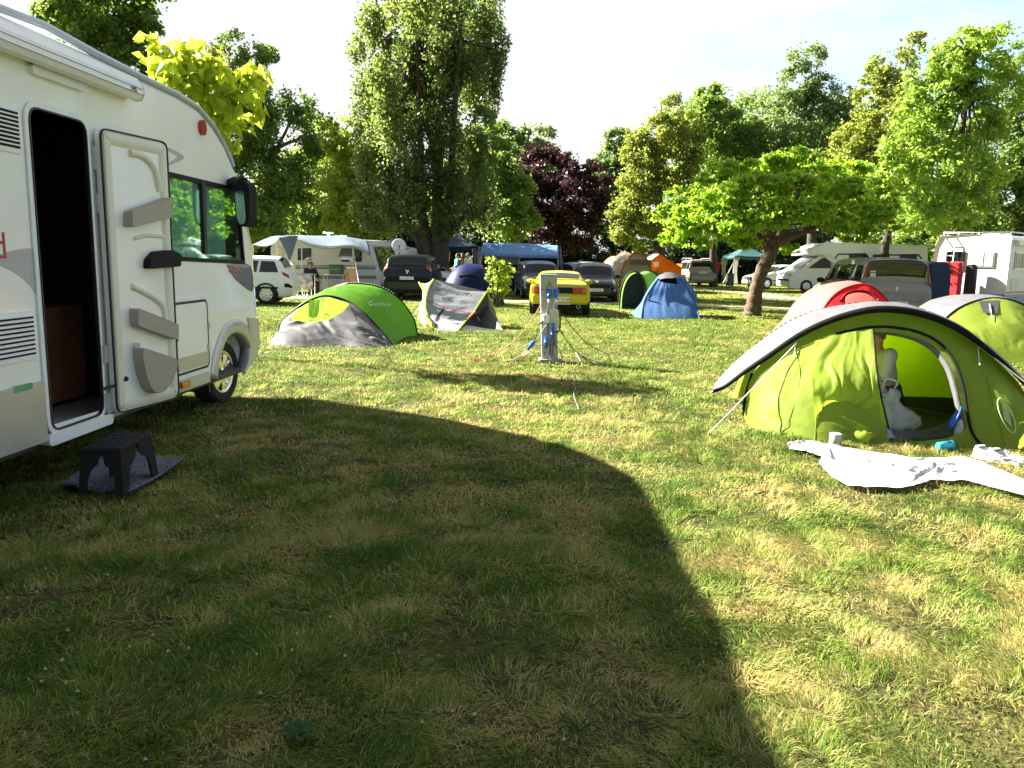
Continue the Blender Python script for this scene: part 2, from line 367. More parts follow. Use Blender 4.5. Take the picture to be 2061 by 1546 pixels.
    side = np.stack([qx, qy, qz], 1) * (w * R.uniform(.55, 1.35, n) * np.where(R.random(n) < .06, 1.7, 1))[:, None] * .5
    m1 = base + np.stack([dx * .75, dy * .75, dz * 1.15 + .1], 1) * (l * .5)[:, None]
    tip = base + np.stack([dx * 1.1, dy * 1.1, dz * .85], 1) * l[:, None]
    V[:, 0] = base - side; V[:, 1] = base + side; V[:, 2] = m1 + side * .85; V[:, 3] = m1 - side * .85; V[:, 4] = tip
    V[:, :, 2] = np.maximum(V[:, :, 2], .002)
    ix = (np.arange(n) * 5)[:, None]
    F = np.concatenate([ix + np.array([[0, 1, 2]]), ix + np.array([[0, 2, 3]]), ix + np.array([[3, 2, 4]])])
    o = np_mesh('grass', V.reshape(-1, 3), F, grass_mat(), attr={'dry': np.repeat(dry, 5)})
    tag(o, 'short patchy lawn of green and straw coloured blades', 'grass', kind='stuff'); return n
print('blades', grass())
# clover heads in the shaded lawn, low broad weeds at the bottom edge
clv = mat('clover_white', (.62, .62, .52), rough=.8, var=.1, scale=40); clst = mat('clover_stem', (.07, .13, .03), rough=.7)
cl_spots = [(395,1147),(92,1146),(217,1158),(16,1205),(137,1270),(463,1256),(339,1312),(380,1306),(126,1330),(92,1348),(598,1277),(588,1310),(517,1318),(695,1322),(525,1397),(293,1530),(133,1376),(84,1373),(665,1243),(308,1280),(262,1303),(75,1193),(157,1393),(955,1440),(910,1433),(850,1455),(1135,1490)]
cproto = None
for i, (px, py) in enumerate(cl_spots):
    p = G(px, py, .055); h = .045 + .02 * random.random()
    if cproto is None:
        b = MB(); rr = random.Random(2)
        for k in range(26):
            a = rr.random() * 2 * pi; t = math.acos(rr.uniform(-.35, 1)); d = np.array([math.sin(t)*math.cos(a), math.sin(t)*math.sin(a), math.cos(t)])
            b.tube([d * .002, d * .0085], [.0014, .0011], 4)
        cproto = b.build('clover_flower', clv); MB().tube([(0, 0, -.055), (.003, 0, -.025), (0, 0, 0)], .0009, 5).build('stem', clst, cproto)
        o = cproto; kids = list(o.children)
    else:
        o = cproto.copy(); COL.objects.link(o)
        for kd in kids: c = kd.copy(); COL.objects.link(c); c.parent = o
    o.location = Vector((p[0], p[1], .058)); s = .55 + .35 * random.random(); o.scale = (s, s, 1)
    tag(o, 'small round white clover head in the shaded foreground lawn', 'flower', 'white clover heads in the shaded grass')
wl = mat('weed_leaf', (.04, .085, .03), rough=.8, var=.3, scale=20, transl=.25, spec=.05)
for (px, py, lab) in ((600, 1490, 'rosette of broad grey green weed leaves at the bottom edge of the lawn'), (1165, 1480, 'small tuft of long coarse green blades near the shadow edge')):
    p = G(px, py); b = MB()
    for k in range(11):
        a = k * 2.4; ln = random.uniform(.04, .085); d = np.array([math.cos(a), math.sin(a), 0]); q = np.array([-d[1], d[0], 0]); w = .016 if px < 1000 else .004
        A = []
        for t in np.linspace(0, 1, 6):
            c = p + d * ln * t + np.array([0, 0, .014 + .022 * math.sin(t * 2.4)]); ww = w * math.sin(pi * (t * .9 + .08)); A.append([c - q * ww + np.array([0,0,.004]), c, c + q * ww + np.array([0,0,.004])])
        b.grid(A)
    tag(b.build('weed', wl), lab, 'weed')
# ------------------------------------------------------------------ the motorhome on the left
cream = mat('gelcoat_cream', (.86, .86, .80), rough=.28, var=.035, scale=1.5, coat=.3)
silver_skirt = mat('champagne_silver', (.50, .49, .44), rough=.32, metal=.35, var=.05, scale=5)
white_trim = mat('white_trim', (.80, .81, .80), rough=.35, var=.03)
alu = mat('aluminium', (.62, .64, .66), rough=.35, metal=.8, var=.06, scale=20)
black_rub = mat('black_rubber', (.012, .012, .014), rough=.55, var=.2, scale=30)
black_pl = mat('black_plastic', (.010, .0105, .012), spec=.2, rough=.65, var=.2, scale=40, bump=.05, bscale=300)
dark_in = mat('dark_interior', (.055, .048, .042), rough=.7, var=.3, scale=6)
wood_in = mat('interior_wood', (.26, .11, .05), rough=.45, var=.3, scale=4)
taupe = mat('taupe_plastic', (.37, .32, .265), rough=.55, var=.06, scale=30)
doorcream = mat('door_liner_cream', (.72, .70, .56), rough=.5, var=.03, scale=3)
decal_grey = mat('decal_grey', (.42, .42, .43), rough=.4, var=.05)
red_lens = mat('red_lens', (.35, .012, .015), rough=.18, var=.15, scale=30, coat=.5)
orange_lens = mat('orange_lens', (.55, .13, .02), rough=.2, var=.15, scale=30, coat=.5)
chrome = mat('chrome', (.75, .76, .78), rough=.12, metal=1.0, var=.04)
tyre_m = mat('tyre_rubber', (.016, .016, .017), rough=.85, var=.3, scale=25, bump=.2, bscale=90)
def fillet(poly, r, seg=6):
    out = []; n = len(poly); poly = [np.array(p, float) for p in poly]; rr = [r]*n if np.isscalar(r) else r
    for i in range(n):
        a, b, c = poly[i-1], poly[i], poly[(i+1) % n]; u = a - b; v = c - b; lu, lv = np.linalg.norm(u), np.linalg.norm(v); u /= lu; v /= lv
        d = min(rr[i], lu * .49, lv * .49)
        p0, p1 = b + u * d, b + v * d
        for t in np.linspace(0, 1, seg): out.append((1-t)**2 * p0 + 2*t*(1-t) * b + t*t * p1)
    return out
def inset(poly, d):                      # positive d shrinks a counter-clockwise polygon
    P_ = np.array(poly); n = len(P_); out = []
    for i in range(n):
        e0 = P_[i] - P_[i-1]; e1 = P_[(i+1) % n] - P_[i]
        n0 = np.array([-e0[1], e0[0]]) / (np.linalg.norm(e0) + 1e-9); n1 = np.array([-e1[1], e1[0]]) / (np.linalg.norm(e1) + 1e-9)
        m = n0 + n1; m /= np.linalg.norm(m) + 1e-9; out.append(P_[i] + m * d / max(.5, np.dot(m, n0)))
    return out
def ccw(poly):
    P_ = np.array(poly); a = np.sum(P_[:, 0] * np.roll(P_[:, 1], -1) - np.roll(P_[:, 0], -1) * P_[:, 1]); return list(P_ if a > 0 else P_[::-1])
T_ = G(452, 813); th = math.atan(70 / 1600)
wd_ = np.array([math.sin(th), math.cos(th)]); wn_ = np.array([wd_[1], -wd_[0]])
w = Plane(T_[:2] + wn_ * .12, wd_)
mh = thing('motorhome', 'large cream motorhome at the left edge, its moulded side door hanging wide open', 'motorhome', w.pt(0, 0, 0))
hp = lambda L_, n=0.0: [w.hit(*p, n) for p in L_]
def slab(name, poly, n0, n1, m, parent=mh, pl=w, bev=0.0, holes=None):      # polygon in wall coordinates made a plate from n0 to n1
    poly = ccw(poly); mb = MB(); k = len(poly)
    if holes is None:
        mb.prism(poly, lambda a, z: pl.pt(a, z, n1), lambda a, z: pl.pt(a, z, n0))
    else:
        hs = [ccw(h)[::-1] for h in holes]; loops = [poly] + hs; flat = [p for l in loops for p in l]; nn = len(flat)
        vs = [pl.pt(a, z, n1) for a, z in flat] + [pl.pt(a, z, n0) for a, z in flat]; fs = []
        for t in tessellate_polygon([[Vector((p[0], p[1], 0)) for p in l] for l in loops]): fs += [tuple(t), tuple(nn + i for i in reversed(t))]
        o = 0
        for l in loops:
            q = len(l)
            for i in range(q): fs.append((o+i, nn+o+i, nn+o+(i+1) % q, o+(i+1) % q))
            o += q
        mb.add(vs, fs)
    return mb.build(name, m, parent, bevel=bev)
# profile
roofp = hp([(0, 20), (91, 55), (188, 108), (286, 158), (357, 192), (400, 219), (431, 256), (454, 296), (471, 336)])
roofz = float(np.mean([q[1] for q in roofp[:4]]))
front = hp([(480, 352), (498, 454), (507, 490), (513, 570), (517, 641), (522, 690), (515, 722), (489, 752)])
wc = w.hit(451, 754, -.14); wr = .335
archc = np.array([wc[0] + .0, wc[1] + .02])
skz = float(np.mean([w.hit(*p)[1] for p in ((352, 790), (425, 770))]))
arch = list(cr(hp([(489, 750), (496, 735), (501, 707), (499, 690), (490, 676), (477, 669), (464, 672), (453, 684), (444, 708), (437, 735), (435, 764)]), 26))
REAR = -6.1
prof = [(REAR, skz + .1), (REAR - .08, 1.2), (REAR, roofz - .25), (REAR + .2, roofz - .02)] + [(REAR + 2, roofz)] + [tuple(q) for q in roofp[2:]] + [tuple(q) for q in front]
prof = prof[:-1] + [tuple(q) for q in arch] + [(arch[-1][0] - .1, skz)]
prof = ccw(prof)
dpx = dict(TL=(54, 214), TR=(167, 250), BR=(204, 840), BL=(100, 866))
D0 = [w.hit(*dpx[k]) for k in ('BL', 'BR', 'TR', 'TL')]
aL = (D0[0][0] + D0[3][0]) / 2; aR = (D0[1][0] + D0[2][0]) / 2; zB = (D0[0][1] + D0[1][1]) / 2; zT = (D0[2][1] + D0[3][1]) / 2
zB = max(zB, skz + .06)
door_hole = fillet([(aL, zB), (aR, zB), (aR, zT), (aL, zT)], .09)
win = hp([(330, 521), (492, 530), (479, 381), (329, 346)]); win = fillet(win, .03, 3)
WD = 2.25
mb = MB()
rings = [(-.0, .045), (-.012, .02), (-.045, .0), (-WD + .045, .0), (-WD + .012, .02), (-WD, .045)]
A = [[w.pt(a, z, n) for a, z in (inset(prof, d) if d else prof)] for n, d in rings]
mb.grid(A, close_v=True)
ip = inset(prof, .045)
def cap(loops, n, flip):
    flat = [p for l in loops for p in l]; k = len(mb.v)
    for a, z in flat: mb.v.append(tuple(w.pt(a, z, n)))
    for t in tessellate_polygon([[Vector((p[0], p[1], 0)) for p in l] for l in loops]): mb.f.append(tuple(k + i for i in (t if not flip else reversed(t)))); mb.sm.append(False)
def clipa(poly, s0, keep):
    out = []
    for i in range(len(poly)):
        a, b = poly[i-1], poly[i]; ia, ib = (a[0] - s0) * keep >= 0, (b[0] - s0) * keep >= 0
        if ia != ib: t = (s0 - a[0]) / (b[0] - a[0]); out.append(np.array(a) + (np.array(b) - np.array(a)) * t)
        if ib: out.append(np.array(b))
    return out
sp0 = (aR + min(q[0] for q in win)) / 2
cap([clipa(ip, sp0, -1), ccw(door_hole)[::-1]], 0.0, False); cap([clipa(ip, sp0, 1), ccw(win)[::-1]], 0.0, False); cap([ip], -WD, True)
mb.build('body', cream, mh)
# inside of the living space
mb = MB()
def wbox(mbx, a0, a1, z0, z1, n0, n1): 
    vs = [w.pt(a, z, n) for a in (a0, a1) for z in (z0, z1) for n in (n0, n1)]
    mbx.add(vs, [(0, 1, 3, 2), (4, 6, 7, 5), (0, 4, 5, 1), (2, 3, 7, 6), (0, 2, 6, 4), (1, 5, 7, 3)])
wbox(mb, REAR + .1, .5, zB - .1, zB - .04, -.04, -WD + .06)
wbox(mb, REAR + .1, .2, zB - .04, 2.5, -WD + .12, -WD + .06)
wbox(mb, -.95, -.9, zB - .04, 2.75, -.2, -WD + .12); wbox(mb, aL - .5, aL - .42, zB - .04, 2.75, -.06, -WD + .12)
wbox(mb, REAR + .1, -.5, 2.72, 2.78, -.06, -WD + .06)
mb.build('interior_lining', dark_in, mh)  # dark-brown boxes added so the inside looks unlit through the doorway
mb = MB(); wbox(mb, aR - .1, aR + .75, zB, 1.15, -.55, -1.0); mb.build('seat_box', wood_in, mh)
mb = MB(); wbox(mb, aL + .1, aR + .4, 1.2, 1.42, -.75, -1.0); mb.build('blue_cushion', mat('blue_cloth', (.05, .12, .38), rough=.9, var=.3), mh)
# doorway frame
fr = MB()
def ringframe(name, poly, wdt, n0, n1, m, parent=mh, pl=w):
    outer = inset(ccw(poly), -wdt); return slab(name, outer, n0, n1, m, parent, pl, holes=[poly])
ringframe('doorway_seal', inset(ccw(door_hole), .0), .012, .0, .022, black_rub)
ringframe('doorway_frame', inset(ccw(door_hole), -.013), .035, .003, .016, white_trim)
slab('jamb_liner', [(aR + .05, zB + .06), (aR + .115, zB + .06), (aR + .115, zT - .1), (aR + .05, zT - .1)], .001, .012, alu)
sillp = fillet([(aL - .06, zB - .02), (aL - .06, zB - .1), (aR + .11, zB - .1), (aR + .11, zB - .02)], .05)
slab('door_sill', sillp, -.1, .03, white_trim, bev=.012)
# opened door: its own plane from the hinge
ah = float(w.hit(212, 700)[0]); hp0 = w.pt(ah, 0, .025); dth = th + math.radians(10.5)
dp = Plane(hp0[:2], (math.sin(dth), math.cos(dth)))
dq = [dp.hit(*p) for p in ((222, 832), (352, 805), (329, 284), (192, 257))]
d0 = min(dq[0][0], dq[3][0]); d1 = (dq[1][0] + dq[2][0]) / 2; dz0 = (dq[0][1] + dq[1][1]) / 2; dz1 = (dq[2][1] + dq[3][1]) / 2
d0 = dq[0][0] * .5 + dq[3][0] * .5
douter = fillet([(d0, dz0), (d1, dz0), (d1, dz1), (d0, dz1)], .08)
door = slab('side_door', douter, 0, .035, cream, mh, dp, bev=.004)
dslab = lambda nm, poly, n0, n1, m, bev=0.0, par=door: slab(nm, poly, n0, n1, m, par, dp, bev)
ringframe('seal', inset(ccw(douter), .016), .012, .03, .048, black_rub, door, dp)
# moulded liner with a raised border
lin = inset(ccw(douter), .026); mb = MB()
lv = [(.034, 0), (.05, .004), (.055, .012), (.055, .055), (.048, .075), (.034, .09), (.032, .10)]
mb.grid([[dp.pt(a, z, n) for a, z in inset(lin, d)] for n, d in lv], close_v=True)
k = len(mb.v); q = inset(lin, .10); mb.prism(q, lambda a, z: dp.pt(a, z, .032), lambda a, z: dp.pt(a, z, .02)); mb.build('liner', doorcream, door)
def relief(name, pxs, r, m=doorcream, n=.036):
    pts = cr([dp.pt(*dp.hit(*p), n) for p in pxs], 24); MB().tube(pts, r, 8).build(name, m, door)
relief('moulding', [(252, 308), (272, 312), (292, 326), (305, 350), (312, 385)], .030)
relief('moulding', [(256, 576), (285, 590), (310, 606), (322, 625), (324, 660)], .026)
relief('moulding', [(262, 480), (290, 474), (325, 477)], .016)
def shelf(name, pxs, deep, m=taupe):
    poly = fillet([dp.hit(*p) for p in pxs], .02, 4); dslab(name, poly, .03, .03 + deep, m, bev=.012)
shelf('shelf', [(240, 458), (323, 437), (323, 397), (240, 425)], .085)
shelf('shelf', [(253, 655), (335, 683), (335, 652), (252, 619)], .085)
po = [dp.hit(*p) for p in ((258, 698), (331, 722), (329, 740), (318, 768), (303, 786), (290, 791), (277, 782), (266, 755), (260, 725))]
pkt = dslab('door_pocket', fillet(po, .03, 3), .03, .13, taupe, bev=.02)
mb = MB(); pa = dp.hit(258, 694); pb = dp.hit(290, 708); mb.prism([(pa[0] + .01, pa[1] - .05), (pb[0], pb[1] - .05), (pb[0] - .01, pb[1]), (pa[0] + .01, pa[1] + .02)], lambda a, z: dp.pt(a, z, .1), lambda a, z: dp.pt(a, z, .05)); mb.build('crumpled_paper', white_trim, door)
hpoly = fillet([dp.hit(*p) for p in ((280, 541), (343, 536), (345, 512), (325, 503), (296, 506), (281, 522))], .02, 4)
dslab('latch_handle', hpoly, .035, .10, black_pl, bev=.012)
MB().tube([dp.pt(*dp.hit(345, 520), .06), dp.pt(*dp.hit(346, 530), .04)], .012).build('latch_pin', black_pl, door)
dslab('outer_handle', fillet([dp.hit(*p) for p in ((347, 688), (355, 688), (355, 662), (347, 662))], .01, 3), -.04, .02, black_rub)
s0 = w.pt(aR + .0, w.hit(200, 785)[1], .01); s1 = dp.pt(*dp.hit(242, 762), .05)
MB().tube([s0, (s0 + s1) / 2 + np.array([0, 0, -.01]), s1], .012).ball(s1, .02).build('door_stay', black_rub, mh)
for (px, py0, py1) in ((193, 296, 342), (199, 390, 430), (208, 695, 730), (214, 790, 830)):
    a, z0 = w.hit(px, py1); _, z1 = w.hit(px, py0); slab('hinge', [(a - .03, z0), (a + .03, z0), (a + .03, z1), (a - .03, z1)], .008, .032, alu, bev=.004)
# side panels, window, vents, lamps, decals
gl = bpy.data.materials.new('green_glass'); gl.use_nodes = True; nt = gl.node_tree; N = nt.nodes; L = nt.links
gg = N.new('ShaderNodeBsdfGlossy'); gg.inputs['Color'].default_value = (.62, .86, .74, 1); gg.inputs['Roughness'].default_value = .02
gt = N.new('ShaderNodeBsdfTransparent'); gt.inputs['Color'].default_value = (.90, .99, .95, 1); ms = N.new('ShaderNodeMixShader'); ms.inputs['Fac'].default_value = .24
nz = N.new('ShaderNodeTexNoise'); nz.inputs['Scale'].default_value = 2.2; bp = N.new('ShaderNodeBump'); bp.inputs['Strength'].default_value = .015; L.new(nz.outputs['Fac'], bp.inputs['Height']); L.new(bp.outputs['Normal'], gg.inputs['Normal'])
L.new(gt.outputs['BSDF'], ms.inputs[1]); L.new(gg.outputs['BSDF'], ms.inputs[2]); L.new(ms.outputs['Shader'], N['Material Output'].inputs['Surface'])
teal = mat('teal_curtain', (.40, .60, .52), rough=.9, var=.12, scale=8)
wf = slab('window_frame', inset(ccw(win), -.012), -.02, .006, black_pl, holes=[inset(ccw(win), .028)])
wm = float(w.hit(411, 440)[0])
slab('window_pane', inset(ccw(win), .026), -.012, -.008, gl, wf)
slab('window_pillar', [(wm - .03, win[0][1] + .02), (wm + .03, win[0][1] + .02), (wm + .03, 2.27), (wm - .03, 2.27)], -.03, .009, black_rub, wf)
mb = MB(); a0 = float(w.hit(332, 430)[0]); a1 = float(w.hit(452, 450)[0])
A = [[w.pt(a, z, -.035 + .012 * math.sin(a * 55)) for a in np.linspace(a0, a1 + .1, 120)] for z in np.linspace(win[0][1] - .1, 2.32, 4)]
mb.grid(A); mb.build('curtain', teal, mh)
for nm, pxs, n1 in (('vent_grille', [(-60, 196), (38, 210), (43, 305), (-60, 297)], .012), ('vent_grille', [(-60, 628), (70, 632), (75, 722), (-60, 745)], .012)):
    q = [w.hit(*p) for p in pxs]; x0, x1 = q[0][0], (q[1][0] + q[2][0]) / 2; z0 = (q[2][1] + q[3][1]) / 2; z1 = (q[0][1] + q[1][1]) / 2
    o = slab(nm, fillet([(x0, z0), (x1, z0), (x1, z1), (x0, z1)], .03), .0, .010, white_trim, bev=.003)
    nn = 9; mb = MB(); md = MB()
    for i in range(nn):
        z = z0 + .04 + (z1 - z0 - .08) * i / (nn - 1)
        md.prism([(x0 + .03, z - .010), (x1 - .03, z - .010), (x1 - .03, z + .004), (x0 + .03, z + .004)], lambda a, zz: w.pt(a, zz, .0125), lambda a, zz: w.pt(a, zz, .009))
        mb.prism([(x0 + .03, z + .004), (x1 - .03, z + .004), (x1 - .03, z + .013), (x0 + .03, z + .013)], lambda a, zz: w.pt(a, zz, .022), lambda a, zz: w.pt(a, zz, .009))
    md.build('slot', black_pl, o); mb.build('louvre', white_trim, o)
# lower skirt
sk = [w.hit(*p) for p in ((-40, 792), (86, 771), (96, 866), (70, 868), (-40, 892))]; zs = (sk[0][1] + sk[1][1]) / 2
slab('skirt', [(REAR + .15, zs), (aL - .062, zs), (aL - .062, zB - .05), (aL - .12, skz + .005), (REAR + .15, skz + .03)], .001, .022, silver_skirt, bev=.006)
zh = float(w.hit(390, 720)[1])
slab('skirt', [(aR + .12, skz + .004), (float(w.hit(424, 772)[0]) - .05, skz + .004), (float(w.hit(424, 772)[0]) - .05, skz + .10), (aR + .12, skz + .10)], .001, .02, silver_skirt, bev=.006)
ht = [w.hit(*p) for p in ((352, 756), (417, 733), (415, 608), (350, 613))]
hx1 = (ht[1][0] + ht[2][0]) / 2; hz0 = (ht[0][1] + ht[1][1]) / 2; hz1 = (ht[2][1] + ht[3][1]) / 2; hx0 = hx1 - .95
hat = slab('storage_hatch', fillet([(hx0, hz0), (hx1, hz0), (hx1, hz1), (hx0, hz1)], .05), .0, .010, cream, bev=.003)
zband = float(w.hit(395, 712)[1])
slab('hatch_band', fillet([(hx0 + .012, hz0 + .012), (hx1 - .012, hz0 + .012), (hx1 - .012, zband), (hx0 + .012, zband)], .02, 3), .0102, .0125, silver_skirt, hat)
ringframe('hatch_frame', fillet([(hx0, hz0), (hx1, hz0), (hx1, hz1), (hx0, hz1)], .05), .022, .0, .007, black_rub)
ringframe('hatch_trim', inset(ccw(fillet([(hx0, hz0), (hx1, hz0), (hx1, hz1), (hx0, hz1)], .05)), -.024), .03, .0, .012, white_trim)
for py in (655, 698): a, z = w.hit(417, py); slab('hatch_hinge', [(a - .012, z - .03), (a + .03, z - .03), (a + .03, z + .03), (a - .012, z + .03)], .008, .022, alu, bev=.004)
om = [w.hit(*p) for p in ((359, 782), (374, 778), (373, 767), (358, 770))]; slab('side_marker', om, .015, .04, orange_lens, bev=.005)
rl = w.hit(404, 257); slab('marker_lamp', [rl + np.array([.06 * math.cos(t), .07 * math.sin(t)]) for t in np.linspace(0, 2*pi, 20, endpoint=False)], .0, .03, red_lens, bev=.01)
# wheel arch lip and front wing
lip = MB(); A = []; ar_ = np.array(arch); tg = np.gradient(ar_, axis=0); nr = np.stack([tg[:, 1], -tg[:, 0]], 1); nr /= np.linalg.norm(nr, axis=1)[:, None]
for i in range(len(ar_)):
    k = np.clip((i - 2) / 5, .12, 1)
    A.append([w.pt(*(ar_[i] + nr[i] * r * (k if r > 0 else 1)), n) for r, n in ((-.005, -.10), (-.003, .010), (.012, .022), (.07, .020), (.13, .010), (.14, -.004))])
lip.grid(A); lip.build('wheel_arch', silver_skirt, mh, solid=.006)
slab('bumper_cheek', [w.hit(*p) for p in ((498, 640), (516, 642), (521, 690), (514, 721), (495, 744), (502, 715), (503, 690))], .002, .014, silver_skirt, bev=.004)
mb = MB(); wbox(mb, archc[0] - .6, archc[0] + .5, .22, .9, -.42, -.46); wbox(mb, archc[0] - .62, archc[0] - .58, .22, .9, -.04, -.42); mb.build('wheel_well', black_rub, mh)
# wheel
def wheel(parent, c, axis, r, wdt, spokes=6, rimm=None, rim_r=.62, tm=None):
    c = np.array(c, float); ax = np.array(axis, float); ax /= np.linalg.norm(ax); rimm = rimm or alu
    wh = bpy.data.objects.new('wheel', None); COL.objects.link(wh); wh.empty_display_size = .1; wh.parent = parent; wh.location = Vector(c.tolist()) - wloc(parent)
    h = wdt / 2; rr = r * rim_r
    MB().lathe([(rr, -h), (r * .93, -h), (r, -h * .6), (r, h * .6), (r * .94, h * .96), (r * .82, h * 1.02), (rr + .01, h * .9), (rr, h * .8)], c, ax, 36).build('tyre', tm or tyre_m, wh)
    up_ = np.array([0, 0, 1.0]); side = np.cross(up_, ax); side /= np.linalg.norm(side)
    mb = MB(); mb.lathe([(rr * 1.01, h * .86), (rr * .97, h * .90), (rr * .86, h * .84), (rr * .82, h * .5), (.02, h * .45)], c, ax, 32)
    mb.lathe([(rr * .30, h * .5), (rr * .28, h * .86), (rr * .16, h * .94), (.0, h * .94)], c, ax, 18)
    for k in range(spokes):
        a = 2 * pi * k / spokes + .3; d = side * math.cos(a) + up_ * math.sin(a); e = np.cross(ax, d); wid = rr * 1.5 / spokes
        q = [c + d * rr * .2 + ax * h * .88, c + d * rr * .88 + ax * h * .84]
        vs = [q[0] - e * wid * .6, q[0] + e * wid * .6, q[1] + e * wid, q[1] - e * wid]; mb.add(vs + [v - ax * h * .25 for v in vs], [(0, 1, 2, 3), (0, 4, 5, 1), (1, 5, 6, 2), (2, 6, 7, 3), (3, 7, 4, 0)])
    mb.build('rim', rimm, wh)
    MB().lathe([(rr * .8, h * .46), (0.01, h * .47)], c, ax, 24).build('wheel_disc', black_pl, wh)
    return wh
sax = Rz(-.10) @ np.array([w.n[0], w.n[1], 0])
wheel(mh, w.pt(wc[0], wr, -.24), sax, wr, .22, 7, chrome, .68)
wheel(mh, w.pt(wc[0], wr, -WD + .24), -sax, wr, .22, 7, chrome, .68)
wheel(mh, w.pt(wc[0] - 4.1, wr, -.24), w.n, wr, .22, 7, chrome, .68); wheel(mh, w.pt(wc[0] - 4.1, wr, -WD + .24), -w.n, wr, .22, 7, chrome, .68)
# roof rail, awning case, lamp bracket
rp = [w.pt(REAR + .3, roofz + .01, -.01)] + [w.pt(q[0], q[1] + .012, -.01) for q in roofp]
MB().tube(rp, .028, 6).build('roof_rail', mat('rail_grey', (.40, .45, .52), rough=.35, metal=.3, var=.05), mh)
a_end = float(w.hit(280, 190, .1)[0]); zc = float(w.hit(276, 197, .14)[1])
case = [(.0, zc + .17), (.05, zc + .175), (.10, zc + .16), (.14, zc + .10), (.145, zc + .04), (.12, zc), (.07, zc - .01), (.0, zc + .02)]
mb = MB(); A = [[w.pt(a, z, n) for n, z in case] for a in (REAR + .4, a_end - .03)]
mb.grid(A, close_v=True, smooth=False); aw = mb.build('awning_case', mat('awning_white', (.80, .80, .78), rough=.3, var=.03), mh)
mb = MB(); k = [[w.pt(a, z, n) for n, z in case] for a in (a_end - .03, a_end)]; mb.grid(k, close_v=True, smooth=False); mb.prism(case, lambda n, z: w.pt(a_end, z, n), lambda n, z: w.pt(a_end - .02, z, n)); mb.build('end_cap', white_trim, aw)
for zz in (zc + .075, zc + .035): MB().tube([w.pt(REAR + .4, zz, .146), w.pt(a_end - .03, zz, .146)], .003, 4).build('seam_line', decal_grey, aw)
text('lettering', 'F45', .055, black_pl, aw, w.pt(a_end - .16, zc + .055, .1475), w.d, (0, 0, 1), .0008)
q = [w.hit(*p) for p in ((55, 138), (70, 150), (162, 184), (166, 177), (150, 170), (62, 132))]
lx0 = q[0][0]; lx1 = q[3][0]; lz = (q[0][1] + q[3][1]) / 2
slab('entrance_lamp', fillet([(lx0, lz - .03), (lx1, lz - .03), (lx1, lz + .03), (lx0, lz + .03)], .03, 4), .0, .035, white_trim, bev=.012)
# decals and lettering
def wdecal(name, pxs, m, n=.0025, par=mh): slab(name, cr([w.hit(*p) for p in pxs] + [w.hit(*pxs[0])], len(pxs) * 3)[:-1], .0008, n, m, par)
wdecal('swoosh_decal', [(-40, 530), (0, 512), (30, 503), (67, 501), (69, 520), (71, 545), (72, 590), (60, 575), (35, 552), (0, 535)], decal_grey)
wdecal('swoosh_decal', [(331, 294), (352, 303), (369, 314), (366, 322), (334, 334), (334, 330), (356, 318), (352, 312), (331, 300)], decal_grey)
wdecal('swoosh_decal', [(455, 533), (503, 533), (509, 586), (485, 573), (468, 556)], mat('decal_navy', (.075, .10, .17), rough=.25, var=.08, coat=.4))
oc = w.pt(*w.hit(473, 543), .004); text('lettering', 'F 590', .085, mat('decal_orange', (.50, .22, .04), rough=.5), mh, oc, w.d, (0, 0, 1), .0008, sx=1.9)
text('lettering', 'd', .23, mat('decal_red', (.42, .03, .03), rough=.5), mh, w.pt(*w.hit(0, 497), .003), w.d, (0, 0, 1), .0008)
a, z = w.hit(42, 777); slab('green_sticker', [(a - .10, z - .03), (a + .08, z - .03), (a + .08, z + .012), (a - .10, z + .012)], .0225, .024, mat('sticker_green', (.10, .34, .14), rough=.5), mh)
# mirror on its arm, chrome strip along the front corner
mp_ = [w.pt(*w.hit(*p, .10), .10) for p in ((466, 365), (475, 358), (487, 356), (494, 368), (497, 390))]
m0 = w.hit(485, 408, .22)
mir = MB(); mir.tube([w.pt(*w.hit(463, 372, .0), .0), w.pt(*w.hit(474, 368, .1), .1), w.pt(*w.hit(489, 372, .2), .2)], [.06, .065, .07], 10)
Ym = float(w.pt(*w.hit(485, 408, .2), .2)[1]); dy_ = np.array([.04, .13, 0])
mo = [P(*p, Ym) for p in fillet([(467, 374), (492, 362), (501, 376), (501, 442), (496, 456), (481, 457), (475, 440)], 7, 4)]; n_m = len(mo)
mir.add(mo + [p + dy_ for p in mo], [tuple(range(n_m))] + [(i, n_m + i, n_m + (i+1) % n_m, (i+1) % n_m) for i in range(n_m)] + [tuple(range(2 * n_m - 1, n_m - 1, -1))])
mi = mir.build('mirror', black_pl, mh, bevel=.012)
mg = [P(*p, Ym - .004) for p in fillet([(472, 385), (490, 383), (495, 440), (491, 452), (482, 452), (477, 438)], 5, 3)]
silverglass = mat('mirror_glass', (.62, .72, .66), rough=.08, metal=1.0, var=.02)
mb = MB(); mb.add(mg, [tuple(range(len(mg)))]); mb.build('mirror_glass', silverglass, mi, solid=.004)
cs = [w.pt(a, z, -.012) for a, z in hp([(478, 350), (487, 400), (498, 454), (506, 490), (512, 570), (516, 636)])]
MB().tube(cs, .016, 6).build('corner_strip', chrome, mh)
ws = MB(); WSH = [(front[0], front[1], front[2])]
mb = MB(); A = [[w.pt(q[0] + .012 + .05 * (1 - (2 * t - 1) ** 4), q[1], lerp(-.1, -WD + .1, t)) for t in np.linspace(0, 1, 14)] for q in (front[0] - [0, .1], front[1], front[2])]
mb.grid(A); mb.build('windscreen', glass('dark_glass', (.012, .015, .016), .12), mh)
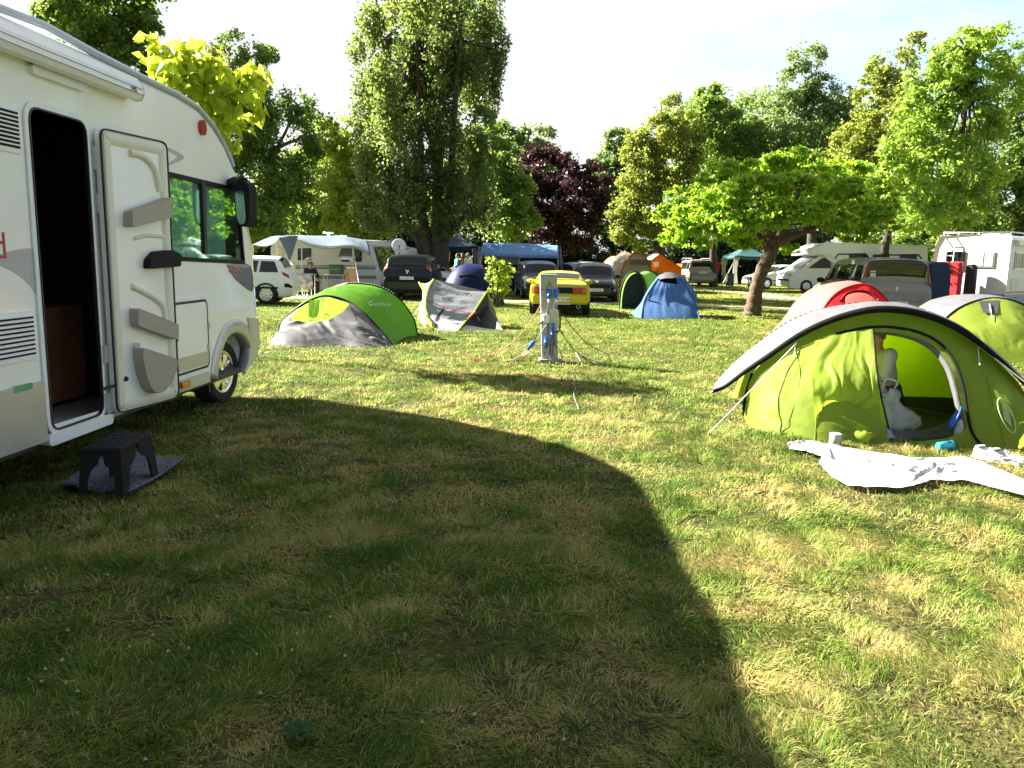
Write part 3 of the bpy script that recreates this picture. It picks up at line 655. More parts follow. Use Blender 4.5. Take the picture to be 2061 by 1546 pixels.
# ------------------------------------------------------------------ step stool and mat in front of the doorway
sc = (G(160, 985) + G(345, 925)) / 2
mat_c = [G(*p, .03) for p in ((122, 985), (262, 1002), (368, 934), (225, 915))]
mm = bpy.data.materials.new('woven_mat'); mm.use_nodes = True; nt = mm.node_tree; N = nt.nodes; L = nt.links; b = N['Principled BSDF']; tc = N.new('ShaderNodeTexCoord')
wv = N.new('ShaderNodeTexWave'); wv.inputs['Scale'].default_value = 14; wv.inputs['Distortion'].default_value = .6; L.new(tc.outputs['Object'], wv.inputs['Vector'])
ck = N.new('ShaderNodeTexNoise'); ck.inputs['Scale'].default_value = 60; L.new(tc.outputs['Object'], ck.inputs['Vector'])
mu = N.new('ShaderNodeMath'); mu.operation = 'MULTIPLY'; L.new(wv.outputs['Fac'], mu.inputs[0]); L.new(ck.outputs['Fac'], mu.inputs[1])
r = N.new('ShaderNodeValToRGB'); r.color_ramp.elements[0].color = (.018, .026, .05, 1); r.color_ramp.elements[1].color = (.34, .37, .42, 1); r.color_ramp.elements[0].position = .28; r.color_ramp.elements[1].position = .62
L.new(mu.outputs[0], r.inputs['Fac']); L.new(r.outputs['Color'], b.inputs['Base Color']); b.inputs['Roughness'].default_value = .9
mb = MB(); A = []
for u in np.linspace(0, 1, 24):
    row = []
    for v in np.linspace(0, 1, 16):
        p = lerp(lerp(mat_c[0], mat_c[1], u), lerp(mat_c[3], mat_c[2], u), v); p = p + np.array([0, 0, .03 + .012 * math.sin(u * 9 + v * 4)]); row.append(p)
    A.append(row)
mb.grid(A); tag(mb.build('doormat', mm, solid=.012), 'dark woven mat with pale edge on the grass under the step stool', 'mat')
tz = .36; Q = [G(*p, tz) for p in ((163, 902), (242, 902), (304, 872), (228, 870))]
bs = thing('step_stool', 'black plastic step stool below the open motorhome doorway', 'step stool', (*np.mean(Q, 0)[:2], .05))
tops = np.array(Q); cen = tops.mean(0)
def sq(u, v, z):                          # u,v in 0..1 over the top, splaying out towards the ground
    p = lerp(lerp(tops[0], tops[1], u), lerp(tops[3], tops[2], u), v); s = 1 + .20 * (tz - z) / tz
    q = cen + (p - cen) * s; q[2] = z; return q
mb = MB(); n = 5
mb.add([sq(u, v, z) for z in (tz, tz - .03) for u, v in ((0, 0), (1, 0), (1, 1), (0, 1))], [(0, 1, 2, 3), (7, 6, 5, 4)] + [(i, 4 + i, 4 + (i+1) % 4, (i+1) % 4) for i in range(4)])
for i in range(4):
    for j in range(5):
        u0_, v0_ = .1 + .2 * i, .08 + .17 * j; vs = [sq(u, v, z) for z in (tz + .004, tz - .001) for u, v in ((u0_, v0_), (u0_ + .15, v0_), (u0_ + .15, v0_ + .13), (u0_, v0_ + .13))]
        mb.add(vs, [(0, 1, 2, 3)] + [(i2, 4 + i2, 4 + (i2+1) % 4, (i2+1) % 4) for i2 in range(4)])
mb.build('tread', black_pl, bs, bevel=.004)
for (u, v, du, dv) in ((0, 0, 1, 1), (1, 0, -1, 1), (1, 1, -1, -1), (0, 1, 1, -1)):
    mb = MB(); A = []
    for z, ww in ((tz - .03, .46), (tz - .10, .42), (tz - .15, .24), (tz - .2, .19), (.06, .17)):
        A.append([sq(u + du * ww, v, z), sq(u, v, z), sq(u, v + dv * ww, z), sq(u + du * .03, v + dv * ww, z), sq(u + du * .03, v + dv * .03, z), sq(u + du * ww, v + dv * .03, z)])
    mb.grid(A, close_v=True, smooth=False); mb.build('leg', black_pl, bs)
# ------------------------------------------------------------------ tents in the foreground and middle
def proj(p):
    d = np.asarray(p, float) - EYE; z = np.dot(d, fw); return np.array([W0/2 + FPX * np.dot(d, rt) / z, H0/2 - FPX * np.dot(d, up) / z])
def projs(A):
    d = np.asarray(A, float) - EYE; z = d @ fw; return np.stack([W0/2 + FPX * (d @ rt) / z, H0/2 - FPX * (d @ up) / z], -1)
def inpoly(q, poly):
    x, y = q[..., 0], q[..., 1]; r = np.zeros(x.shape, bool); n = len(poly)
    for i in range(n):
        (x0, y0), (x1, y1) = poly[i], poly[(i+1) % n]; k = (y0 > y) != (y1 > y)
        r ^= k & (x < (x1 - x0) * (y - y0) / (y1 - y0 + 1e-12) + x0)
    return r
def fabric(name, col, tcol=None, tr=.4, rough=.55, var=.07, sc=2.5, bump=.25): return mat(name, col, rough=rough, var=var, scale=sc, transl=tr, tcol=tcol, bump=bump, bscale=14, spec=.15)
F_green = fabric('tent_green', (.29, .385, .055), (.50, .63, .065), .55)
F_green2 = fabric('tent_leaf_green', (.14, .34, .028), (.26, .54, .04), .50)
F_grey = fabric('tent_pale_grey', (.15, .15, .165), (.11, .11, .12), .25)
F_mid = fabric('tent_mid_grey', (.13, .13, .138), (.09, .09, .1), .22)
F_dark = fabric('tent_dark_grey', (.06, .06, .065), (.04, .04, .04), .15)
F_black = mat('tent_black_band', (.010, .010, .011), spec=.1, rough=.85, var=.2, scale=8)
F_inner = fabric('inner_tent_lime', (.42, .60, .03), (.60, .82, .02), .55)
F_floor = mat('groundsheet_dark', (.022, .022, .02), rough=.7, var=.4, scale=5, bump=.3, bscale=12)
F_paleblue = fabric('inner_door_pale_blue', (.55, .60, .72), None, .35)
F_white = fabric('white_cotton', (.50, .50, .51), None, .15, rough=.9, var=.03)
F_print = None
rope_m = mat('guy_rope_white', (.62, .62, .60), rough=.8, var=.15, scale=60)
lime_edge = fabric('lime_binding', (.48, .66, .03), None, .2)
def loft(curves, nu=60, nv=24, wr=0.0, seed=0, wdir=None, bulge=0.0, bdir=(0, -1, .2), wf=(26, 3)):
    cs = np.array([cr(c, nu) for c in curves]); A = np.zeros((nv, nu, 3))
    for j in range(nu): A[:, j] = cr(cs[:, j], nv) if len(cs) > 2 else np.array([lerp(cs[0, j], cs[1, j], t) for t in np.linspace(0, 1, nv)])
    t = np.linspace(0, 1, nv)[:, None]; u = np.linspace(0, 1, nu)[None, :]
    if bulge: A += (np.sin(pi * t) * np.sin(pi * u))[..., None] * bulge * np.array(bdir)
    if wr:
        gu = np.gradient(A, axis=1); gv = np.gradient(A, axis=0); nn = np.cross(gu, gv); nn /= np.linalg.norm(nn, axis=-1)[..., None] + 1e-9
        U = np.broadcast_to(u, (nv, nu)); V = np.broadcast_to(t, (nv, nu))
        f = fnoise(U * wf[0] + V * wf[1] * .8 + 3 * vnoise(U * 4, V * 4, seed + 3), V * wf[1] + U * 2 + 5, seed, 3) - .5
        f2 = np.abs(fnoise(U * wf[0] * .35 + V * 2, V * wf[1] * 1.4, seed + 9, 2) - .5)
        A += nn * ((f * 1.3 - f2 * 1.2) * wr * np.sin(pi * np.clip(U, .02, .98)) ** .3 * np.sin(pi * np.clip(V, .05, .95)) ** .5)[..., None]
    return A
def cutgrid(A, holes):
    n, m = A.shape[:2]; c = (A[:-1, :-1] + A[1:, :-1] + A[:-1, 1:] + A[1:, 1:]) / 4; q = projs(c); keep = np.ones((n-1, m-1), bool)
    for h in holes: keep &= ~inpoly(q, h)
    A = A.copy(); Q = projs(A); cut = np.zeros((n, m), int); tot = np.zeros((n, m), int)
    for di in (0, 1):
        for dj in (0, 1): cut[di:n-1+di, dj:m-1+dj] += ~keep; tot[di:n-1+di, dj:m-1+dj] += 1
    hp_ = np.concatenate([np.concatenate([np.linspace(h[k], h[(k+1) % len(h)], 40) for k in range(len(h))]) for h in holes]) if holes else None
    for i, j in zip(*np.where((cut > 0) & (cut < tot))):            # pull the rim of the opening onto its outline
        i0, j0 = min(max(i, 1), n-2), min(max(j, 1), m-2); t = hp_[np.argmin(((hp_ - Q[i, j]) ** 2).sum(1))] - Q[i, j]
        M2 = np.stack([(Q[i0+1, j0] - Q[i0-1, j0]) / 2, (Q[i0, j0+1] - Q[i0, j0-1]) / 2], 1)
        if abs(np.linalg.det(M2)) < 1e-3: continue
        a, b = np.clip(np.linalg.solve(M2, t), -1.2, 1.2); A[i, j] = A[i, j] + a * (A[i0+1, j0] - A[i0-1, j0]) / 2 + b * (A[i0, j0+1] - A[i0, j0-1]) / 2
    mb = MB(); fs = []
    for i in range(n-1):
        for j in range(m-1):
            if keep[i, j]: fs.append((i*m+j, i*m+j+1, (i+1)*m+j+1, (i+1)*m+j))
    mb.add(A.reshape(-1, 3), fs, True); return mb
_pq = {}
def onsurf(A, px, off=.012):
    k = id(A)
    if k not in _pq: _pq[k] = (A, projs(A))
    Q = _pq[k][1]; n, m = A.shape[:2]; i, j = np.unravel_index(np.argmin(((Q - np.array(px)) ** 2).sum(-1)), (n, m)); i0, j0 = min(max(i, 1), n-2), min(max(j, 1), m-2)
    du, dv = (A[i0+1, j0] - A[i0-1, j0]) / 2, (A[i0, j0+1] - A[i0, j0-1]) / 2; M2 = np.stack([(Q[i0+1, j0] - Q[i0-1, j0]) / 2, (Q[i0, j0+1] - Q[i0, j0-1]) / 2], 1); p = A[i, j].copy()
    if abs(np.linalg.det(M2)) > 1e-3: a, b = np.clip(np.linalg.solve(M2, np.array(px) - Q[i, j]), -1, 1); p = p + a * du + b * dv
    d = EYE - p; return p + d / np.linalg.norm(d) * off
def conform(o, A, off=.006):                     # lay printed lettering onto the cloth
    bpy.context.view_layer.update(); mw = o.matrix_world.copy(); mi_ = mw.inverted(); lo = min(v.co.z for v in o.data.vertices)
    for v in o.data.vertices: p = np.array(mw @ v.co); v.co = mi_ @ Vector(onsurf(A, proj(p), off + (v.co.z - lo)).tolist())
PP = lambda L_: [P(*p) for p in L_]
def GG(L_, z=.0): return [G(p[0], p[1], z) for p in L_]
# ---- near green pop-up tent at the right
tn = thing('popup_tent', 'large bright green pop-up tent at the right with grey canopy and open door', 'tent', (3.6, 7.6, 0))
Fc = GG([(1493, 838), (1512, 860), (1560, 876), (1640, 890), (1730, 895), (1820, 899), (1910, 904), (1985, 908), (2050, 909), (2105, 890)])
Ac = PP([(1500, 800, 8.15), (1514, 752, 8.1), (1560, 706, 8.02), (1630, 662, 7.92), (1715, 632, 7.82), (1795, 624, 7.72), (1885, 644, 7.6), (1975, 700, 7.45), (2045, 765, 7.3), (2090, 840, 7.2)])
mid = [lerp(np.array(a), np.array(b), .5) + np.array([0, -.10, .05]) for a, b in zip(Fc, Ac)]
A = loft([Fc, mid, Ac], 170, 80, wr=.045, seed=4, wf=(15, 2.2))
door_px = [(1757, 667), (1800, 670), (1850, 681), (1888, 702), (1912, 735), (1928, 780), (1936, 820), (1944, 860), (1938, 870), (1905, 882), (1860, 888), (1790, 891), (1776, 855), (1768, 800), (1762, 740)]
cutgrid(A, [door_px]).build('front_panel', F_green, tn)
Ar = PP([(1470, 800, 9.1), (1500, 745, 9.0), (1560, 692, 8.9), (1640, 652, 8.8), (1730, 632, 8.7), (1820, 640, 8.5), (1910, 672, 8.3), (1990, 730, 8.1), (2050, 790, 8.0), (2080, 840, 7.95)])
Rb = [np.array([x, y, 0]) for x, y in ((2.75, 8.75), (2.9, 9.1), (3.2, 9.35), (3.6, 9.5), (4.1, 9.4), (4.5, 9.2), (4.8, 8.9), (5.0, 8.6), (5.1, 8.3), (5.05, 8.0))]
roofg = loft([Ac, Ar, [lerp(a, b, .5) + np.array([0, .12, .1]) for a, b in zip(Ar, Rb)], Rb], 80, 40, wr=.02, seed=5)
MB().grid(roofg).build('rear_panel', F_green, tn)
# grey canopy strip
Kf = PP([(1434, 787, 8.1), (1458, 777, 8.08), (1500, 745, 8.0), (1545, 714, 7.93), (1600, 676, 7.85), (1650, 650, 7.78), (1705, 630, 7.7), (1762, 619, 7.62), (1825, 622, 7.55), (1885, 638, 7.48), (1940, 665, 7.4), (1990, 704, 7.3), (2035, 745, 7.2), (2085, 800, 7.1)])
Kb = PP([(1440, 770, 8.7), (1462, 745, 8.75), (1503, 707, 8.8), (1548, 673, 8.8), (1592, 645, 8.8), (1640, 626, 8.75), (1700, 613, 8.7), (1760, 608, 8.6), (1820, 614, 8.5), (1880, 634, 8.4), (1935, 662, 8.3), (1985, 697, 8.2), (2030, 735, 8.1), (2080, 785, 8.0)])
can = loft([Kf, [lerp(a, b, .5) + np.array([0, 0, .03]) for a, b in zip(Kf, Kb)], Kb], 120, 20, wr=.015, seed=6)
cano = MB().grid(can).build('canopy', F_grey, tn)
edge = cr(Kf, 90); nb = []
bb = MB(); A2 = []
for i, p in enumerate(edge):
    v = can[1, int(i * 119 / 89)] - can[0, int(i * 119 / 89)]; k = np.clip(min(i, 89 - i) / 20, .25, 1)
    A2.append([p + np.array([0, -.012, .016]), p + np.array([0, -.02, -.010 - .022 * k]), p + np.array([0, -.012, -.014 - .036 * k])])
bb.grid(A2); bb.build('canopy_edge_band', F_black, tn, solid=.006)
eb = cr(Kb, 120); ds = MB()
for i in range(22, 84, 2): ds.tube([eb[i], eb[i+1]], .008, 5)
ds.build('dashed_edging', F_black, cano)
MB().tube([can[0, 2], P(1430, 790, 8.12), P(1440, 792, 8.15), can[0, 8]], .006, 5).build('edge_cord', rope_m, cano)
soft_print = mat('soft_print', (.42, .55, .36), rough=.6, var=.05)
white_print = mat('white_print', (.80, .80, .82), rough=.6, var=.03)
c1 = can[9, 40] * .5 + can[10, 40] * .5
tx = can[9, 46] - can[9, 34]; ty = can[15, 40] - can[5, 40]; nn = np.cross(tx, ty); nn /= np.linalg.norm(nn); nn *= np.sign(nn[2]); conform(text('lettering', 'Quechua', .105, white_print, cano, c1 + nn * .018, tx, ty, .001), can, .012)
# pole at the left end and zip around the door
MB().tube(cr([onsurf(A, p, .02) for p in ((1496, 838), (1500, 800), (1514, 752))], 14), .016, 7).build('pole_sleeve', F_black, tn)
zp = [onsurf(A, p, .012) for p in ((1682, 672), (1715, 664), (1757, 658), (1800, 659), (1850, 669), (1892, 691), (1922, 730), (1940, 785), (1948, 835), (1956, 868), (1970, 890), (1984, 905))]
MB().tube(cr(zp, 80), [.013] * 80, 7).build('door_zip', F_black, tn)
zr = [onsurf(A, p, -.01) for p in ((1760, 668), (1800, 669), (1850, 681), (1886, 703), (1912, 738), (1927, 785), (1936, 825), (1946, 862))]
zg = cr(zr, 60); mb = MB(); mb.grid([[p, p + np.array([-.03, .03, -.03])] for p in zg]); mb.build('door_trim', F_mid, tn, solid=.004)
# seams on the panel
for pts in (((1655, 678), (1640, 740), (1645, 800), (1640, 885)), ((1975, 700), (1990, 780), (2010, 850), (2025, 905)), ((1600, 700), (1610, 760), (1590, 840), (1570, 876))):
    MB().tube(cr([onsurf(A, p, .003) for p in pts], 24), .004, 5).build('seam', fabric('seam_green', (.17, .29, .025), None, .2), tn)
# door flap hanging at the left side of the opening
FT = [onsurf(A, p, .03) for p in ((1640, 686), (1680, 676), (1718, 668), (1758, 663))]
FM = [onsurf(A, p, .07) for p in ((1636, 780), (1685, 780), (1735, 775), (1768, 770))]
FB = [G(1640, 886) + np.array([0, -.02, .02]), G(1690, 872) + np.array([0, -.05, .06]), G(1735, 880) + np.array([0, -.07, .05]), G(1786, 880) + np.array([0, -.05, .03])]
fl = loft([FT, FM, FB], 90, 60, wr=.07, seed=8, wf=(5.5, 2.2)); flap = MB().grid(fl).build('door_flap', F_green, tn)
MB().tube([p for p in fl[::4, -1]], .008, 6).build('flap_edge', F_black, flap)
mb = MB(); r_ = [G(1708, 884) + np.array([0, -.02, .07]), G(1735, 892) + np.array([0, -.03, .065]), G(1776, 884) + np.array([0, -.03, .07])]
mb.tube(cr(r_, 16), [.03 + .012 * math.sin(i * 1.9) + .02 * math.sin(pi * i / 15) for i in range(16)], 12); mb.build('rolled_fabric', F_green, tn)
pb = loft([[P(1766, 740, 7.62), P(1771, 760, 7.6)], [P(1768, 800, 7.4), P(1782, 815, 7.4)], [P(1772, 860, 7.2), P(1794, 868, 7.2)], [G(1778, 888), G(1812, 889)]], 8, 24); MB().grid(pb).build('inner_door', F_paleblue, tn, solid=.004)
# inside: floor, lime inner walls, sill
fp = [G(1500, 838), G(1600, 884), G(1730, 893), G(1900, 902), G(2050, 906), np.array([5.0, 8.3, 0]), np.array([4.3, 9.25, 0]), np.array([3.4, 9.35, 0]), np.array([2.8, 8.8, 0])]
mb = MB(); mb.add([np.array([p[0], p[1], .02]) for p in fp], [tuple(range(len(fp)))]); mb.build('groundsheet', F_floor, tn)
bw = loft([[np.array([2.95, 8.6, .04]), np.array([3.6, 9.2, .04]), np.array([4.25, 9.1, .04]), np.array([4.8, 8.1, .04])], [np.array([2.95, 8.5, .5]), np.array([3.6, 9.0, .52]), np.array([4.25, 8.9, .5]), np.array([4.75, 8.0, .5])], [np.array([3.0, 8.3, .85]), np.array([3.6, 8.5, 1.08]), np.array([4.2, 8.4, 1.0]), np.array([4.7, 7.8, .8])]], 40, 20, wr=.02, seed=12)
MB().grid(bw).build('inner_wall', F_inner, tn)
mb = MB(); A2 = [[np.array([2.95, 8.55, .03]), np.array([3.6, 9.15, .03]), np.array([4.25, 9.02, .03]), np.array([4.78, 8.05, .03])], [np.array([2.95, 8.5, .2]), np.array([3.6, 9.08, .17]), np.array([4.25, 8.96, .12]), np.array([4.76, 8.03, .26])]]
mb.grid(loft(A2, 30, 4)); mb.build('bathtub_floor_edge', F_floor, tn)
sl_ = loft([[G(1786, 891), G(1860, 890), G(1910, 884), G(1944, 866) + np.array([0, 0, .05])], [G(1800, 884) + np.array([0, .05, .07]), G(1860, 880) + np.array([0, .05, .06]), G(1905, 872) + np.array([0, .05, .1]), G(1936, 850) + np.array([0, .03, .16])]], 40, 8, wr=.02, seed=14)
MB().grid(sl_).build('door_sill', F_mid, tn)
# round white mark on the right side of the panel
ctr = onsurf(A, (2026, 836), .012); ex = onsurf(A, (2040, 850), .012) - ctr; ey = onsurf(A, (2020, 800), .012) - ctr; ey *= .92
ring = [ctr + ex * 1.25 * math.cos(t) + ey * math.sin(t) * .9 for t in np.linspace(0, 2*pi, 40, endpoint=False)]
prt = fabric('pale_print', (.55, .70, .36), None, .3); MB().tube(ring, .005, 5, closed=True).build('round_emblem', prt, tn)
mb = MB()
for k in (-.42, -.18, .06, .30): mb.add([ctr + ex * a + ey * b for a, b in ((-.55, k), (.55, k), (.55, k + .17), (-.55, k + .17))], [(0, 1, 2, 3)])
mb.build('emblem_bars', prt, tn)
# guy lines
MB().tube([onsurf(A, (1604, 690), .05), G(1428, 872, .02)], .006, 5).tube([onsurf(A, (1602, 690), .05), onsurf(A, (1597, 720), .06)], .004, 5).tube([G(1428, 872, .05), G(1425, 876, -.03)], .009, 6).build('guy_line', rope_m, tn)
MB().tube([onsurf(A, (1972, 698), .05), P(2075, 778, 6.9), G(2200, 900)], .006, 5).tube([onsurf(A, (1968, 700), .05), onsurf(A, (1972, 735), .06)], .005, 5).build('guy_line', rope_m, tn)
# ---- left leaf-green pop-up tent with a grey front
t2 = thing('popup_tent', 'leaf green pop-up tent with grey front and open flap, beside the motorhome front', 'tent', (-3.2, 15, 0))
A1 = PP([(561, 676, 14.7), (566, 650, 14.75), (598, 621, 14.9), (632, 601, 15), (662, 596, 15), (700, 607, 14.9), (735, 633, 14.7), (765, 665, 14.5), (790, 695, 14.25)])
A2c = PP([(588, 672, 16.0), (598, 628, 16.0), (636, 596, 16), (686, 574, 16), (725, 571, 15.95), (770, 580, 15.9), (806, 604, 15.9), (831, 640, 15.9), (840, 675, 15.9)])
Bk = [np.array([x, y, 0]) for x, y in ((-4.3, 16.5), (-4.1, 16.9), (-3.8, 17.1), (-3.4, 17.2), (-3.0, 17.2), (-2.6, 17.1), (-2.3, 16.8), (-2.05, 16.5), (-1.95, 16.2))]
g2 = loft([A1, [lerp(a, b, .5) + np.array([0, 0, .05]) for a, b in zip(A1, A2c)], A2c], 90, 26, wr=.035, seed=21, wf=(10, 4)); fly = MB().grid(g2).build('fly_sheet', F_green2, t2)
g2b = loft([A2c, [lerp(a, b, .5) + np.array([0, .1, .12]) for a, b in zip(A2c, Bk)], Bk], 60, 20, wr=.03, seed=22); MB().grid(g2b).build('rear_panel', F_green2, t2)
MB().tube(cr(A1, 70), .020, 8).build('front_pole_sleeve', F_black, t2)
MB().tube(cr(A2c, 70)[24:], .016, 8).build('rear_pole_sleeve', F_black, t2)
eb = cr(A2c, 120); ds = MB()
for i in range(30, 84, 2): ds.tube([eb[i] + np.array([0, 0, .012]), eb[i+1] + np.array([0, 0, .012])], .012, 5)
ds.build('dashed_edging', F_white, t2)
pk = cr(A2c, 60); pk0 = cr(A1, 60); mb = MB(); mb.grid(loft([pk0[14:24] + np.array([0, .25, .05]), pk[10:26] + np.array([0, -.02, .02])], 20, 6)); mb.build('pale_panel', fabric('pale_pink', (.60, .50, .52), None, .3), t2)
Fg = GG([(536, 692), (560, 697), (605, 699), (650, 698), (690, 698), (725, 700), (755, 700), (778, 699), (791, 697)])
gf = loft([Fg, [lerp(a, b, .55) + np.array([0, -.06, .0]) for a, b in zip(Fg, A1)], A1], 130, 60, wr=.11, seed=24, wf=(8, 2))
cutgrid(gf, [[(584, 642), (600, 623), (634, 602), (662, 598), (698, 609), (702, 613), (690, 627), (662, 644), (622, 650)]]).build('front_panel', F_mid, t2)
mb = MB(); mb.grid(loft([[onsurf(gf, p, .012) for p in ((702, 612), (705, 616))], [onsurf(gf, p, .012) for p in ((716, 640), (735, 640))], [onsurf(gf, p, .012) for p in ((745, 697), (784, 697))]], 20, 20)); mb.build('dark_gusset', F_dark, t2)
mb = MB(); mb.grid(loft([PP([(622, 606, 14.85), (640, 602, 14.85), (658, 600, 14.85)]), PP([(620, 630, 14.75), (636, 634, 14.7), (660, 626, 14.8)]), PP([(624, 648, 14.7), (645, 644, 14.7), (664, 636, 14.75)])], 16, 16, wr=.05, seed=25)); mb.build('tied_back_flap', fabric('bright_lime', (.42, .68, .10), (.55, .85, .1), .5), t2)
mb = MB(); mb.add([G(545, 690, .02), G(785, 695, .02), np.array([-2.1, 16.2, .02]), np.array([-4.1, 16.4, .02])], [(0, 1, 2, 3)]); mb.build('groundsheet', F_floor, t2)
q = g2[14, 62]; tx = g2[14, 68] - g2[14, 56]; ty = g2[20, 62] - g2[8, 62]; conform(text('lettering', 'Quechua', .115, soft_print, fly, onsurf(g2, (764, 612), .07), (1, -.02, -.03), (0, .3, 1), .001), g2, .02)
MB().tube([P(565, 650, 14.75), G(552, 700, 0)], .004, 4).build('guy_line', F_black, t2)
# ---- grey printed tent with lime edges
pm = bpy.data.materials.new('printed_grey'); pm.use_nodes = True; nt = pm.node_tree; N = nt.nodes; L = nt.links; b = N['Principled BSDF']; tc = N.new('ShaderNodeTexCoord')
vo = N.new('ShaderNodeTexVoronoi'); vo.feature = 'DISTANCE_TO_EDGE'; vo.inputs['Scale'].default_value = 5.5; n1 = N.new('ShaderNodeTexNoise'); n1.inputs['Scale'].default_value = 3; n1.inputs['Detail'].default_value = 4
mxv = N.new('ShaderNodeMix'); mxv.data_type = 'RGBA'; mxv.inputs['Factor'].default_value = .35; L.new(tc.outputs['Object'], mxv.inputs['A']); L.new(n1.outputs['Color'], mxv.inputs['B']); L.new(tc.outputs['Object'], n1.inputs['Vector']); L.new(mxv.outputs['Result'], vo.inputs['Vector'])
rr = N.new('ShaderNodeValToRGB'); e = rr.color_ramp.elements; e[0].position = .0; e[0].color = (.07, .075, .09, 1); e[1].position = .022; e[1].color = (.25, .26, .285, 1); L.new(vo.outputs['Distance'], rr.inputs['Fac'])
n2 = N.new('ShaderNodeTexNoise'); n2.inputs['Scale'].default_value = 1.3; L.new(tc.outputs['Object'], n2.inputs['Vector']); r3 = N.new('ShaderNodeMapRange'); r3.inputs['From Min'].default_value = .4; r3.inputs['From Max'].default_value = .55
L.new(n2.outputs['Fac'], r3.inputs['Value']); mx = N.new('ShaderNodeMix'); mx.data_type = 'RGBA'; L.new(r3.outputs['Result'], mx.inputs['Factor']); mx.inputs['A'].default_value = (.25, .26, .285, 1); L.new(rr.outputs['Color'], mx.inputs['B']); L.new(mx.outputs['Result'], b.inputs['Base Color']); b.inputs['Roughness'].default_value = .6
t3 = thing('printed_tent', 'small pale grey printed tent with lime bindings left of the sapling', 'tent', (-1.2, 18, 0))
La = PP([(873, 562, 18.7), (862, 582, 18.5), (857, 608, 18.25), (861, 636, 18.0)]) + GG([(877, 666)])
Rc = PP([(980, 587, 18.35), (968, 606, 18.2), (952, 630, 18.0), (936, 648, 17.85)]) + GG([(921, 667)])
midc = [lerp(a, b, .5) + np.array([0, -.05, -.10 * (1 - i / 4)]) for i, (a, b) in enumerate(zip(La, Rc))]
pg = loft([La, midc, Rc], 40, 40, wr=.02, seed=31); pan = MB().grid(pg).build('printed_panel', pm, t3)
MB().tube(cr(La, 40), .024, 7).build('lime_binding', lime_edge, t3); MB().tube(cr(Rc, 40), .02, 7).build('lime_binding', lime_edge, t3)
Rr = PP([(980, 587, 18.35), (986, 602, 18.5), (996, 628, 18.7), (1005, 650, 18.8)]) + [G(1013, 667) + np.array([0, .2, 0])]
dk = loft([Rc, [lerp(a, b, .5) + np.array([0, -.03, 0]) for a, b in zip(Rc, Rr)], Rr], 30, 20, wr=.02, seed=32); MB().grid(dk).build('end_panel', F_dark, t3)
MB().tube(cr(Rr, 40)[:22], .022, 7).build('lime_binding', lime_edge, t3)
Lb = PP([(843, 569, 19.6), (850, 585, 19.6), (848, 620, 19.8), (840, 645, 20)]) + [np.array([-2.2, 20.0, 0])]
MB().grid(loft([La, [lerp(a, b, .5) + np.array([0, 0, -.06]) for a, b in zip(La, Lb)], Lb], 30, 16)).build('rear_panel', fabric('pale_lime', (.62, .68, .30), None, .4), t3)
MB().tube(cr(PP([(843, 568, 19.6), (850, 580, 19.2), (858, 592, 18.9), (862, 604, 18.6)]), 16), .022, 6).build('lime_binding', lime_edge, t3)
Bb = [np.array([-1.3, 20.2, .5]), np.array([-.4, 19.9, .5])]
MB().grid(loft([[La[0], Rc[0]], [lerp(La[0], Lb[4], .5) + np.array([.3, .4, .1]), lerp(Rc[0], Rr[4], .5) + np.array([-.2, .5, .1])], [Lb[4], Rr[4]]], 16, 10)).build('back_panel', F_mid, t3)
mb = MB()
for k in range(26):
    a = lerp(P(858, 608, 18.3), G(858, 655), k / 25.); b0 = G(828 + 28 * (k / 25) ** .5, 642 + k * .9, 0.02); mb.tube([P(857 - 3 * (1 - k / 25), 598 + 34 * k / 25, 18.35), lerp(P(855, 604, 18.35), b0, .5), b0 + np.array([0, 0, .05 + .05 * (k % 3)])], .012, 4)
mb.build('fringe', rope_m, t3)
red_rope = mat('red_cord', (.55, .06, .05), rough=.7)
MB().tube([onsurf(pg, p, .03) for p in ((858, 603), (893, 619), (930, 627), (955, 629))], .009, 5).build('red_cord', red_rope, t3)
MB().tube([P(955, 629, 17.95), P(944, 640, 17.9)], .022, 6).ball(P(956, 629, 17.95), .035).build('cord_toggle', mat('orange_red', (.62, .11, .04), rough=.6), t3)
MB().grid(loft([[onsurf(pg, p, .012) for p in ((890, 622), (896, 620))], [onsurf(pg, p, .012) for p in ((876, 642), (883, 643))], [onsurf(pg, p, .012) for p in ((874, 660), (882, 662))]], 6, 12)).build('dark_print_band', F_dark, t3)
dkp = mat('ink_print', (.11, .12, .14), rough=.6)
for s_, px, py, sz in (('NADDON', 884, 577, .12), ('BUGI', 880, 585, .12), ('sprint', 890, 593, .09), ('fo*m*a*n', 926, 586, .11), ('H8', 917, 651, .13), ('ooo', 905, 640, .10)):
    c = onsurf(pg, (px, py), .03); conform(text('lettering', s_, sz, dkp, pan, c, onsurf(pg, (px + 12, py + 2), .03) - c, onsurf(pg, (px, py - 8), .03) - c, .001), pg, .02)
# ---- yellow peg by the sapling
tp = thing('marker_peg', 'small yellow marker peg in the grass between printed tent and sapling', 'peg', G(988, 622)); MB().tube([G(991, 622), P(990, 607, 22.8)], .012, 6).build('stake', mat('yellow_plastic', (.70, .42, .02), rough=.5), tp); c_ = P(990, 604, 22.8); MB().box(c_, (.07, .02, .06), bev=.008).build('tag', mat('yellow_plastic', (.7, .42, .02)), tp)
